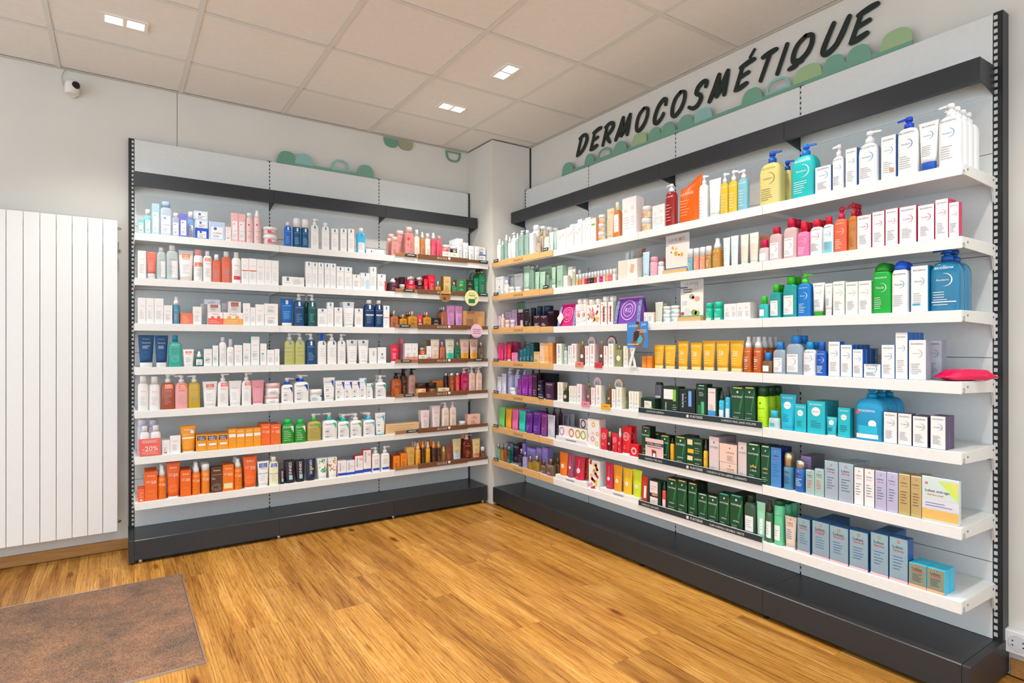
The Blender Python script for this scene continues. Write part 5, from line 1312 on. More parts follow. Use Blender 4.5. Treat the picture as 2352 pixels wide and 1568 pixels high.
R2 T 1.7625 .0423 .1445 .015 .0178 0 0 larmintt -
R2 T 1.7082 .0427 .1418 .015 .0179 0 0 larpeachtt -
R2 T 1.6579 .0467 .1432 .015 .0196 0 0 larpeachtt -
R2 T 1.6444 .0524 .1383 .075 .022 0 0 larpeachd -
R2 F 1.6057 .0496 .1026 .015 .0307 0 .357 bioredsm -
R2 F 1.5488 .0602 .1522 .015 .0373 0 .205 biored -
R2 F 1.4786 .0633 .1782 .015 .0402 0 .224 biored .0432
R2 F 1.419 .0535 .1537 .015 .0347 0 .285 biopink .0377
R2 F 1.3627 .0567 .1531 .015 .0358 0 .207 biowhred .0388
R2 F 1.3095 .0441 .1566 .015 .0274 0 .213 bioeye -
R2 P 1.2591 .0518 .1871 .015 .0321 0 .269 biocoral -
R2 P 1.21 .0352 .194 .015 .0225 0 .277 bioamber .0255/.0511
R2 B 1.1642 .054 .1351 .015 .0414 0 0 bioredbox -
R2 B 1.1114 .0454 .1399 .015 .034 0 0 bioredbox -
R2 B 1.0637 .0446 .1419 .015 .0334 0 0 bioredbox .0364
R2 B 1.008 .0581 .1403 .015 .0436 0 0 bioredbox -
R2 B .9478 .0538 .1344 .015 .0404 0 0 bioredbox -
R2 B .898 .0411 .145 .015 .0351 0 0 bioredbox .0381
R2 B .8606 .0312 .126 .015 .0277 0 0 bioredbox -
R3 B 3.8759 .026 .1008 .022 .0239 0 0 caupinkbox -
R3 D 3.8464 .0304 .1185 .022 .0327 0 .285 caunudeb -
R3 B 3.8848 .0803 .1343 .112 .055 0 0 caupinkbox -
R3 B 3.8074 .0722 .148 .119 .055 0 0 caupinkbox -
R3 B 3.7382 .0914 .0837 .062 .055 0 0 caupinkbox -
R3 J 3.7852 .037 .0669 .022 .037 0 0 caunudejar -
R3 J 3.7138 .0381 .0645 .022 .0381 0 0 caupinkjar -
R3 T 3.5099 .0488 .1354 .022 .0205 0 0 caublackt -
R3 J 3.5688 .0425 .1516 .112 .0425 0 0 caublackj -
R3 J 3.4631 .0439 .1578 .092 .0439 0 0 caublackj -
R3 J 3.3708 .0719 .1564 .085 .0719 0 0 caublackj -
R3 D 3.4662 .0284 .1236 .022 .0256 0 .196 caublackb -
R3 B 3.3808 .0786 .0859 .022 .055 0 0 caudark -
R3 B 3.2961 .0798 .0824 .022 .055 0 0 caudark -
R3 B 3.2924 .0692 .1191 .079 .0519 0 0 caudark -
R3 K 3.0381 .1876 .1467 .015 .08 0 0 pinkpouch -
R3 B 2.9159 .0543 .1378 .015 .0412 0 0 rgfloral -
R3 B 2.8632 .0485 .1369 .015 .0364 0 0 rgfloral -
R3 B 2.7731 .1254 .1275 .015 .055 0 0 rgfloralbig -
R3 B 2.6767 .0553 .1385 .015 .0414 0 0 rgsoaps -
R3 B 2.6183 .0463 .137 .015 .0347 0 0 rgsoaps -
R3 K 2.4801 .2179 .1524 .015 .08 0 0 purplepouch -
R3 K 2.531 .1026 .1566 .135 .08 0 0 purplepouch -
R3 B 2.3332 .0282 .0595 .015 .0212 0 0 larkraft -
R3 B 2.2955 .0447 .0577 .015 .038 0 0 larkraft -
R3 T 2.2449 .0542 .112 .015 .026 0 0 larcleart -
R3 T 2.2491 .0281 .1077 .075 .0118 0 0 larcleart -
R3 J 2.194 .0441 .042 .015 .0452 .0438 0 larmintj -
R3 J 2.137 .0472 .0435 .015 .0472 .0435 0 larmintj -
R3 J 2.1943 .0447 .0433 .015 .0452 0 0 larmintj -
R3 J 2.1367 .0484 .043 .015 .0484 0 0 larmintj -
R3 C 1.9141 .0392 .0885 .015 .0392 0 .312 larteal -
R3 C 1.8626 .0451 .0914 .015 .0451 0 .361 larteal -
R3 B 1.782 .0699 .0762 .015 .0524 0 0 larbig -
R3 B 1.7096 .0725 .0776 .015 .0543 0 0 larbig -
R3 F 1.6068 .0457 .101 .015 .0283 0 .339 biogrsm -
R3 F 1.5493 .0532 .1503 .015 .033 0 .224 biogr .036
R3 F 1.4799 .0663 .1808 .015 .0411 0 .195 biogr .0441
R3 P 1.4147 .0594 .186 .015 .0369 0 .223 biosebblue -
R3 T 1.3521 .0512 .1409 .015 .0218 0 .137 biosebt -
R3 T 1.3079 .0347 .1347 .015 .0148 0 .193 biosebt2 -
R3 B 1.2637 .0467 .1392 .015 .035 0 0 bioseb .038
R3 B 1.2122 .0488 .1325 .015 .0366 0 0 bioseb -
R3 B 1.162 .0485 .1321 .015 .0391 0 0 bioseb -
R3 F 1.1023 .0684 .1997 .015 .0447 0 .191 bionodeg .0477
R3 F 1.0367 .0583 .1989 .015 .0362 0 .183 bionodew .0392
R3 B .9692 .0566 .1714 .015 .0492 0 0 bionodebox -
R3 P .8923 .0947 .2284 .015 .0642 0 .21 biobig .0672
R4 T 3.8798 .0903 .1434 .022 .0379 0 0 caupinkt -
R4 F 3.897 .0259 .117 .0619 .016 0 .225 caupinkb -
R4 T 3.7972 .0335 .1303 .022 .0146 0 .17 caupinkt -
R4 T 3.7531 .0523 .1354 .022 .0225 0 .132 caucoral -
R4 B 3.8662 .0713 .1539 .112 .055 0 0 caurose -
R4 B 3.7787 .0553 .151 .102 .0415 0 0 caurose -
R4 B 3.929 .0518 .0692 .08 .0424 0 0 caupinkpale -
R4 B 3.6644 .0736 .0701 .022 .055 0 0 caupinkpale -
R4 S 3.6187 .0153 .1054 .022 .0152 0 .425 cauteal -
R4 T 3.5846 .0416 .0932 .022 .0175 0 0 cautealt -
R4 T 3.5402 .0426 .1058 .022 .0179 0 0 cautealt -
R4 T 3.495 .0385 .1328 .022 .0162 0 0 cautealt -
R4 B 3.4387 .0449 .1472 .022 .0418 0 0 cautealbox -
R4 B 3.459 .0492 .145 .082 .0369 0 0 cautealbox -
R4 B 3.3815 .0672 .0805 .022 .055 0 0 caubeige -
R4 B 3.3193 .0493 .1436 .022 .037 0 0 caupeach1 -
R4 B 3.2681 .0468 .1421 .022 .0351 0 0 caupeach2 -
R4 B 3.2101 .0465 .1443 .015 .0348 0 0 caupeach3 -
R4 B 3.1175 .0534 .1373 .015 .04 0 0 rgwhite1 -
R4 V 3.05 .0298 .1151 .015 .0149 0 .193 rgclear -
R4 B 3.0055 .033 .124 .015 .0248 0 0 rgwhite1 -
R4 B 2.9606 .0513 .1372 .015 .0384 0 0 rgwhite2 -
R4 V 2.882 .0372 .1521 .015 .0186 0 .253 rgrose -
R4 B 2.8317 .0402 .1223 .015 .0301 0 0 rgwhite2 -
R4 B 2.7835 .0487 .137 .015 .0365 0 0 rgwhite3 -
R4 V 2.7003 .028 .1534 .015 .014 0 .201 rgrose -
R4 B 2.66 .0372 .1227 .015 .0279 0 0 rgwhite3 -
R4 B 2.6154 .0451 .1369 .015 .0338 0 0 rgwhite4 -
R4 V 2.5505 .0463 .1269 .015 .0232 0 .204 rggreen -
R4 B 2.4904 .0392 .1231 .015 .0294 0 0 rgwhite4 -
R4 B 2.345 .0343 .0662 .015 .0257 0 0 larorange -
R4 B 2.3057 .0384 .0691 .015 .0347 0 0 larorange -
R4 T 2.2484 .0738 .1301 .015 .0343 0 .138 larsunp -
R4 T 2.1685 .0799 .1289 .015 .0336 0 .126 larsunp -
R4 T 2.0798 .0711 .1496 .015 .0299 0 .113 larsunt -
R4 T 1.9952 .0753 .1416 .015 .0316 0 .124 larsunt -
R4 T 1.9166 .0778 .1501 .015 .0327 0 .12 larsun -
R4 T 1.8355 .0784 .1508 .015 .0333 0 .124 larsun -
R4 T 1.7559 .0785 .1512 .015 .035 0 .116 larsun -
R4 S 1.695 .0407 .1694 .015 .0425 0 .317 larsunoil .0455/.0909
R4 S 1.6424 .0447 .1688 .015 .0425 0 .313 larsunoil .0455/.0909/.1364
R4 F 1.5891 .0506 .0948 .015 .0314 0 .385 biobluesm -
R4 F 1.5307 .0596 .1433 .015 .0369 0 .234 bioblueb -
R4 F 1.4608 .0761 .172 .015 .0503 0 .209 bioblueb .0533
R4 F 1.3931 .0568 .1428 .015 .0384 0 .224 biowhblue .0414
R4 F 1.3396 .0462 .1426 .015 .0286 0 .252 bionavy -
R4 B 1.2825 .0477 .1446 .015 .0358 0 0 biohyd -
R4 B 1.2334 .0461 .1315 .015 .0346 0 0 biohyd .0376/.0752/.1128
R4 B 1.1886 .0394 .1132 .015 .0296 0 0 biohyd .0326/.0651
R4 B 1.134 .0633 .0552 .015 .0475 0 0 biohyd -
R4 T 1.1774 .0345 .1162 .115 .0145 0 0 biobluet -
R4 B 1.0764 .048 .1315 .015 .036 0 0 biohyd -
R4 B 1.0292 .0428 .1785 .015 .0321 0 0 biohyd .0351/.0701/.1052
R4 B .9759 .0574 .1493 .015 .0431 0 0 biopig .1382
R4 K .9286 .1377 .0392 .0601 .08 0 0 wipes -
R5 T 3.8934 .0632 .1269 .022 .0299 0 0 caulilt -
R5 T 3.829 .0632 .1536 .022 .0299 0 0 caulilt -
R5 P 3.8173 .0858 .1971 .062 .0532 0 .224 caulilp -
R5 P 3.7429 .054 .1888 .092 .0335 0 .191 caulilp -
R5 P 3.6741 .0465 .1883 .112 .0288 0 .176 caulilp -
R5 J 3.7152 .061 .0538 .022 .061 0 0 caulilj -
R5 T 3.6096 .0512 .1233 .022 .0235 0 0 caupurt -
R5 T 3.5434 .0788 .1556 .022 .0351 0 0 caupurt -
R5 T 3.4687 .0439 .1616 .022 .0185 0 0 caupurt -
R5 P 3.5631 .0355 .1923 .112 .022 0 .143 caupurp -
R5 P 3.4807 .0284 .1953 .112 .0176 0 .138 caupurp -
R5 B 3.407 .0491 .1741 .022 .0377 0 0 caudkpur -
R5 B 3.4132 .1681 .1708 .1316 .055 0 0 caublackbox -
R5 J 3.3569 .0487 .0752 .022 .0498 .0528 0 caupurj -
R5 J 3.3535 .0497 .0523 .022 .0497 0 0 caupurj -
R5 B 3.2247 .0904 .1196 .015 .055 0 0 caudkpur -
R5 B 3.1053 .0574 .126 .015 .043 0 0 rgwhite5 -
R5 V 3.0496 .0388 .1109 .015 .0194 0 .321 rgdkgreen -
R5 B 2.9918 .0397 .108 .015 .0297 0 0 rgwhite5 -
R5 B 2.9521 .0343 .1103 .015 .0257 0 0 rgwhite5 -
R5 B 2.9073 .0501 .1259 .015 .0376 0 0 rgwhite6 -
R5 V 2.8211 .0331 .1367 .015 .0165 0 .232 rgpinkv -
R5 B 2.7751 .0392 .1103 .015 .0294 0 0 rgwhite6 -
R5 B 2.7263 .0511 .1277 .015 .0383 0 0 rgwhite5 -
R5 V 2.6328 .0288 .1369 .015 .0144 0 .222 rgamberv -
R5 B 2.5918 .0331 .1115 .015 .0249 0 0 rgwhite5 -
R5 B 2.5461 .0481 .1263 .015 .0361 0 0 rgwhite4 -
R5 V 2.5326 .0312 .1052 .055 .0156 0 .265 rggreen -
R5 B 2.4459 .0389 .1091 .015 .0292 0 0 rgwhite4 -
R5 B 2.4043 .0392 .11 .015 .0294 0 0 rgwhite4 -
R5 B 2.3171 .102 .0797 .015 .055 0 0 furlow -
R5 F 2.2957 .0476 .1678 .072 .0295 0 .079 furclear -
R5 B 2.1528 .1056 .155 .015 .055 0 0 furwhgreen -
R5 B 2.0442 .1012 .1452 .015 .055 0 0 furblue -
R5 B 1.9538 .065 .1787 .015 .0488 0 0 furfort -
R5 B 1.8882 .0594 .1649 .015 .0446 0 0 furlabel -
R5 S 1.8382 .0296 .15 .015 .0281 0 .296 furcyan -
R5 S 1.8019 .0273 .1734 .015 .026 0 .286 furcyan -
R5 B 1.7408 .0687 .1776 .015 .0515 0 0 furvol .0545
R5 B 1.6763 .0571 .1815 .015 .044 0 0 furvol .047
R5 C 1.6215 .0501 .1855 .015 .0517 0 .244 furlime .0547/.1094
R5 F 1.5586 .0531 .0796 .015 .0345 0 .401 bioaqua -
R5 T 1.4934 .075 .1574 .015 .0341 0 0 bioabct -
R5 B 1.4283 .0528 .1202 .015 .0423 0 0 bioabc -
R5 B 1.359 .0764 .139 .015 .055 0 0 bioabc .058
R5 T 1.2967 .0458 .0777 .015 .0206 0 -.054 bioabct2 -
R5 B 1.2429 .0485 .1209 .015 .0364 0 0 bioabc -
R5 P 1.1495 .1067 .2097 .015 .0662 0 .201 bioabcp .0692/.1384
R5 B 1.068 .0481 .1203 .015 .0361 0 0 biocic -
R5 B 1.0182 .0471 .1199 .015 .0353 0 0 biocic -
R5 B .9668 .0494 .1143 .015 .0371 0 0 biocic .0401
R5 B .9095 .0483 .1213 .015 .0362 0 0 biocic .0392
R6 T 3.8594 .0862 .1556 .022 .0362 0 0 cautgreen .0392/.0784/.1177/.1569
R6 T 3.7643 .0833 .1512 .022 .035 0 0 cautorange .038/.076/.114
R6 T 3.6758 .0869 .1567 .022 .0365 0 0 cautpink .0395/.079/.1185
R6 T 3.5833 .0882 .1552 .022 .0371 0 0 cautturq .0401/.0801/.1202
R6 T 3.4938 .0861 .1538 .022 .0362 0 0 cautpurp .0392/.0783
R6 T 3.4017 .0951 .1673 .022 .04 0 0 cautpurp .043
R6 T 3.31 .0724 .1621 .022 .0304 0 0 cautmag -
R6 T 3.222 .0841 .1571 .015 .0353 0 0 cautwhite -
R6 T 3.3377 .0886 .1389 .185 .0372 0 0 cautwhite -
R6 T 3.3131 .0722 .1399 .2242 .0303 0 0 cautwhite -
R6 T 3.243 .0518 .1485 .225 .0218 0 0 cautwhite -
R6 P 3.39 .0339 .1874 .112 .021 0 .18 caupurp -
R6 P 3.3083 .0301 .1946 .115 .0187 0 .171 caupurp -
R6 P 3.2612 .0297 .1905 .135 .0184 0 .149 caupurp -
R6 B 2.7718 .1089 .1783 .015 .055 0 0 rgsoapbox -
R6 T 2.6859 .0605 .1287 .015 .0266 0 0 rgredtube -
R6 F 2.6316 .0282 .1154 .015 .0175 0 .246 rgreddark -
R6 T 2.59 .0513 .1123 .015 .0216 0 0 rgredtube -
R6 S 2.5474 .0236 .1474 .015 .0247 0 .364 rgredspray -
R6 T 2.4965 .0757 .1631 .015 .0366 0 0 rgredbig .0396
R6 B 2.4237 .0676 .0681 .015 .055 0 0 rgredsoap -
R6 B 2.3322 .0635 .1833 .015 .0476 0 0 furgreen -
R6 B 2.3092 .0695 .1446 .065 .0521 0 0 furgreeny -
R6 B 2.193 .0617 .1507 .015 .0472 0 0 furgreeny -
R6 S 2.1492 .0236 .1405 .015 .0236 0 .209 furorange -
R6 B 2.0853 .0714 .1583 .015 .0535 0 0 furgreeny .0565
R6 B 1.9977 .0998 .0859 .015 .055 .0721 0 furkarite -
R6 B 1.9967 .1019 .0716 .015 .055 0 0 furkarite -
R6 S 1.9334 .0221 .1606 .015 .027 0 .346 furyellow -
R6 B 1.8753 .059 .1837 .015 .0443 0 0 furbeige .0473/.0945
R6 B 1.7942 .0994 .0913 .015 .055 .067 0 furbeigew -
R6 B 1.7936 .0981 .0665 .015 .055 0 0 furbeigew -
R6 B 1.7154 .0462 .1786 .015 .0347 0 0 furbeige -
R6 B 1.6555 .0653 .1814 .015 .049 0 0 fursens -
R6 B 1.5943 .0461 .181 .015 .0346 0 0 fursens .0376
R6 B 1.5425 .0514 .1791 .015 .0408 0 0 lubblue .0438
R6 C 1.4928 .0454 .1622 .015 .0484 0 .394 lubserum -
R6 C 1.437 .0475 .1371 .015 .0475 0 .278 lubserum2 -
R6 B 1.4431 .0483 .1488 .085 .0362 0 0 lubfoil .0392/.0785
R6 B 1.3849 .0376 .1041 .015 .0282 0 0 lubholog -
R6 B 1.3449 .0389 .1157 .015 .0292 0 0 lubholog -
R6 B 1.2947 .0551 .1576 .015 .0413 0 0 lubholo .0443
R6 B 1.2352 .0579 .1588 .015 .0435 0 0 lubholo .0465/.0929
R6 B 1.1839 .0365 .1504 .015 .0273 0 0 lubwhite .0303
R6 B 1.1444 .0378 .151 .015 .0284 0 0 lubwhite .0314
R6 B 1.1029 .0405 .1501 .015 .0304 0 0 lubsilver .0334
R6 B 1.0614 .0393 .1514 .015 .0295 0 0 lubsilver .0325
R6 B 1.0203 .0392 .1528 .015 .0294 0 0 lubgold .0324
R6 B .98 .0358 .1526 .015 .029 0 0 lubgold .032/.0641
R6 B .903 .1159 .1604 .015 .02 0 0 lubmask -
R7 B 3.9041 .0418 .128 .102 .037 0 0 caupgreen -
R7 B 3.9612 .0472 .119 .141 .0354 0 0 caupgrey -
R7 B 3.862 .0401 .131 .102 .0357 0 0 caurose -
R7 B 3.8055 .0373 .1325 .092 .028 0 0 cauptq -
R7 B 3.7289 .0826 .1339 .082 .055 0 0 caudkpur -
R7 B 3.7617 .0592 .1394 .139 .0444 0 0 caudkpur -
R7 B 3.6396 .0412 .1582 .092 .0309 0 0 caulilbox2 -
R7 V 3.9008 .0484 .1238 .022 .0242 0 .276 cauedpg -
R7 V 3.8439 .0378 .1224 .022 .0189 0 .276 cauedpo -
R7 V 3.7972 .0343 .1291 .022 .0172 0 .259 cauedpr -
R7 V 3.7483 .0427 .1257 .022 .0214 0 .244 cauedpt -
R7 V 3.5867 .0479 .1315 .022 .0239 0 .301 cauedpd -
R7 V 3.5353 .0458 .117 .022 .0229 0 .293 cauedpl -
R7 B 3.5301 .1096 .14 .082 .055 0 0 caulilbox2 -
R7 B 3.4366 .061 .1561 .082 .0457 0 0 caulilbox2 -
R7 B 3.3645 .0672 .1666 .082 .0504 0 0 caulilbox2 -
R7 V 3.4724 .0531 .0949 .022 .0266 0 .434 cauoil -
R7 V 3.4003 .076 .1104 .022 .038 0 .368 cauoil -
R7 V 3.3078 .0499 .0951 .022 .025 0 .395 cauoild -
R7 V 3.2267 .0758 .1176 .015 .0379 0 .353 cauoild -
R7 V 3.2045 .0389 .119 .065 .0194 0 .33 cauoild -
R7 T 3.0856 .0887 .1636 .015 .0373 .0171 0 rggelor -
R7 T 3.0087 .0618 .1673 .015 .0311 .0176 0 rggelplum -
R7 T 2.9262 .1007 .1649 .015 .0474 .0126 0 rggelred -
R7 T 2.9068 .0432 .1692 .065 .0182 -.0002 0 rggelor2 -
R7 B 2.765 .1008 .1815 .015 .055 0 0 rgsoapbox2 -
R7 T 2.6395 .0671 .1705 .015 .0282 .0137 0 rggelred -
R7 T 2.5678 .0733 .1677 .015 .0308 .0145 0 rggelamb -
R7 T 2.4876 .0783 .1645 .015 .0331 .0136 0 rggelyel -
R7 T 2.4105 .0735 .1726 .015 .032 .0103 0 rggellime -
R7 T 2.3494 .0463 .1587 .015 .0204 0 0 furredt -
R7 B 2.2689 .0899 .0879 .015 .055 .0615 0 furnew -
R7 B 2.2683 .0888 .061 .015 .055 0 0 furnew2 -
R7 S 2.2047 .0232 .1538 .015 .022 0 .291 furredspray -
R7 B 2.1431 .0683 .1861 .015 .0512 0 0 furokara -
R7 B 2.0752 .0633 .1907 .015 .0475 0 0 furokara -
R7 B 2.007 .056 .1897 .015 .042 0 0 furokara .045
R7 B 1.9441 .058 .1465 .015 .0435 0 0 furnatu -
R7 B 1.8813 .062 .148 .015 .0465 0 0 furnatu -
R7 B 1.8159 .0606 .1754 .015 .0455 0 0 furastera -
R7 B 1.7479 .0694 .1822 .015 .052 0 0 furastera .055
R7 F 1.6792 .06 .1942 .015 .0372 0 .171 furdkclear -
R7 T 1.6222 .0433 .1734 .015 .0189 0 0 furmintt -
R7 S 1.5822 .0343 .1862 .015 .0341 0 .269 furmists -
R7 C 1.5376 .0473 .2005 .015 .0473 0 .115 furmint .0503/.1005
R7 T 1.4778 .0545 .1411 .015 .0229 0 0 lubpeelt -
R7 B 1.4135 .0573 .1494 .015 .0429 0 0 lubpeel -
R7 B 1.3391 .073 .1536 .015 .0548 0 0 lubhair .0578/.1155
R7 B 1.2629 .0757 .152 .015 .055 0 0 lubbox -
R7 B 1.1849 .0717 .1543 .015 .0538 0 0 lubbox -
R7 B 1.1076 .0646 .166 .015 .0485 0 0 lubfem .0515/.1029
R7 B 1.0396 .0642 .1672 .015 .0481 0 0 lubfem -
R7 B .9756 .0579 .0874 .015 .0434 0 0 lubsol .0464
R7 B .9167 .0564 .0874 .015 .0423 0 0 lubsol .0453
'''
def macro(tok):
    n, _, a = tok.partition(':'); A = a.split(',')
    c = A[0]
    if n == 'kl': return ['R,-.72,.72,.08,.72,fdfdfb', 'D,-.2,.62,.2,' + c, 'T,KLORANE,.05,.38,.5,243', 'L,-.5,.5,.14,.28,3,aab']
    if n == 'klp': return ['D,-.2,.7,.26,' + c, 'T,KLORANE,.1,.45,.6,243', 'L,-.5,.5,.14,.3,3,c99']
    if n == 'lrp': return ['R,-.2,.2,.84,.96,0584c4', 'T,LA_ROCHE-POSAY,0,.77,.72,666', 'L,-.6,.6,.15,.55,5,bbb']
    if n == 'lrpi': return ['R,-.2,.2,.78,.95,e8f4fa', 'T,LA_ROCHE-POSAY,0,.72,.72,def', 'L,-.6,.6,.15,.5,5,9cd']
    if n == 'av': return ['T,Avène,0,.70,.5,' + c, 'L,-.55,.55,.18,.52,5,b8b8bc']
    if n == 'avi': return ['T,Avène,0,.86,.5,7ac', 'T,' + A[0] + ',0,.72,.62,fff', 'L,-.5,.5,.5,.62,3,bdf', 'W,0,.28,.45,17a']
    if n == 'avs': return ['T,Avène,0,.86,.6,fff', 'L,-.8,0,.6,.7,2,fdb', 'W,0,.24,.62,fa5'] + (['T,' + A[0] + ',.4,.63,.38,fff'] if A[0] else [])
    if n == 'cv': return ['Y,.3,.94,.52,.94,' + c, 'T,CeraVe,-.18,.80,.6,345', 'L,-.7,.3,.12,.62,5,9ab', 'R,-.68,-.2,.42,.445,234', 'R,-.68,-.2,.14,.165,234']
    if n == 'cvi': return ['Y,.3,.94,.52,.94,eef', 'T,CeraVe,-.18,.82,.6,fff', 'L,-.7,.5,.12,.66,6,dfd']
    if n == 'cvg': return ['Y,.3,.94,.52,.94,' + c, 'T,CeraVe,-.18,.82,.6,332', 'L,-.7,.5,.12,.66,5,884']
    if n == 'nux': return ['D,0,.80,.09,' + c, 'T,NUXE,0,.70,.46,' + c, 'L,-.5,.5,.15,.5,5,' + c]
    if n == 'cau': return ['T,CAUDALIE,0,.88,.74,' + c, 'D,0,.76,.07,' + c, 'L,-.6,.6,.1,.34,3,' + c]
    if n == 'lar': return ['T,LA_ROSÉE,0,.86,.78,' + c, 'L,-.7,.5,.12,.66,6,' + c]
    if n == 'bio': return ['T,BIODERMA,0,.90,.72,445', 'C,.08,.66,.5,' + c, 'T,' + A[1] + ',-.08,.66,.46,' + c, 'L,-.7,.5,.14,.42,6,a8acb4']
    if n == 'bion': return ['T,BIODERMA,0,.86,.62,' + c, 'C,.08,.62,.5,' + c, 'T,' + A[1] + ',-.08,.62,.42,' + c, 'L,-.7,.4,.1,.40,6,' + c]
    if n == 'biol': return ['R,-.85,.55,.08,.66,fcfcfc', 'T,BIODERMA,-.15,.60,.5,667', 'C,-.1,.42,.4,' + c, 'L,-.7,.3,.12,.28,3,bbb']
    if n == 'abc': return ['T,BIODERMA,0,.90,.7,eff', 'D,0,.68,.5,f6fafa', 'T,ABCDerm,0,.68,.42,168', 'L,-.6,.6,.18,.42,4,167']
    if n == 'fur': return ['R,-.7,.7,.955,.985,' + A[1], 'F,1', 'X,0,.86,.17,eee', 'T,FURTERER,0,.73,.8,eee', 'T,' + A[0] + ',0,.30,.5,eee', 'L,-.7,.7,.06,.2,3,ccb']
    if n == 'lub': return ['S,0,.90,.13,d8202c', 'T,Lubex,-.05,.79,.56,134', 'T,' + A[0] + ',0,.71,.56,d8303c', 'L,-.6,.6,.25,.6,5,' + A[1]]
    if n == 'rg': return ['R,-.13,.13,.52,.93,' + c, 'T,.G.,0,.38,.42,456', 'L,-.4,.4,.1,.2,2,bba']
    if n == 'rgm': return ['O,0,.62,.72,.07,' + c, 'O,0,.62,.5,.04,' + c, 'T,RG,0,.62,.34,' + c, 'L,-.4,.4,.14,.3,2,' + c]
    if n == 'rgt': return ['R,-.06,.06,.5,.88,' + c, 'D,0,.42,.36,f6f4f0', 'T,G.,0,.42,.2,566', 'L,-.4,.4,.1,.2,2,' + c]
    return [tok]
ST = {}
for ln in STYLES.strip().split('\n'):
    head, ph = ln.rsplit(';', 1); p = head.split()
    cs = p[1].split('/') + ['', '']; prints = []
    for t in p[2:]: prints += macro(t)
    ST[p[0]] = (cs[0], cs[1] or cs[0], cs[2], prints, ph)
def split_fin(h): return (h[:-1], {'^': 'm'}.get(h[-1], h[-1])) if h[-1] in '~!^' else (h, '')
# warm the text cache while the scene is still small
for s_ in ST.values():
    for pr in s_[3]:
        q = pr.split(',')
        if q[0] in 'TV' and len(q) > 4: text2d(q[1].replace('_', ' '))
        if q[0] == 'B': text2d(q[6])

CAPW = dict(rosew=.86, rosebig=.62, bionodeg=.84, bionodew=.84, bioaqua=.62, larroll1=.98, larroll2=.98, larroll3=.98, avlait=.62, avpromo=.62, cornbig=.72, lrpkerium=.5,
            larnail=.72, avcleanb=.42, nuxminib=.7, furclear=.95, laramber=.5, mintbot=.7, cornsm=.72, cornblue=.78, pinkbot=.7)
for i in range(14): CAPW['np%d' % i] = .86
BODY_E = dict(P=4, F=4, S=2, C=2, J=2, D=2.6, V=6, T=2.1)
ROUNDF = {'avlait', 'avpromo', 'pinkbot', 'mintbot', 'larroll1', 'larroll2', 'larroll3', 'bioaqua', 'avwhred', 'avwb', 'rosewhite', 'bionavy', 'biowhred', 'biowhblue'}

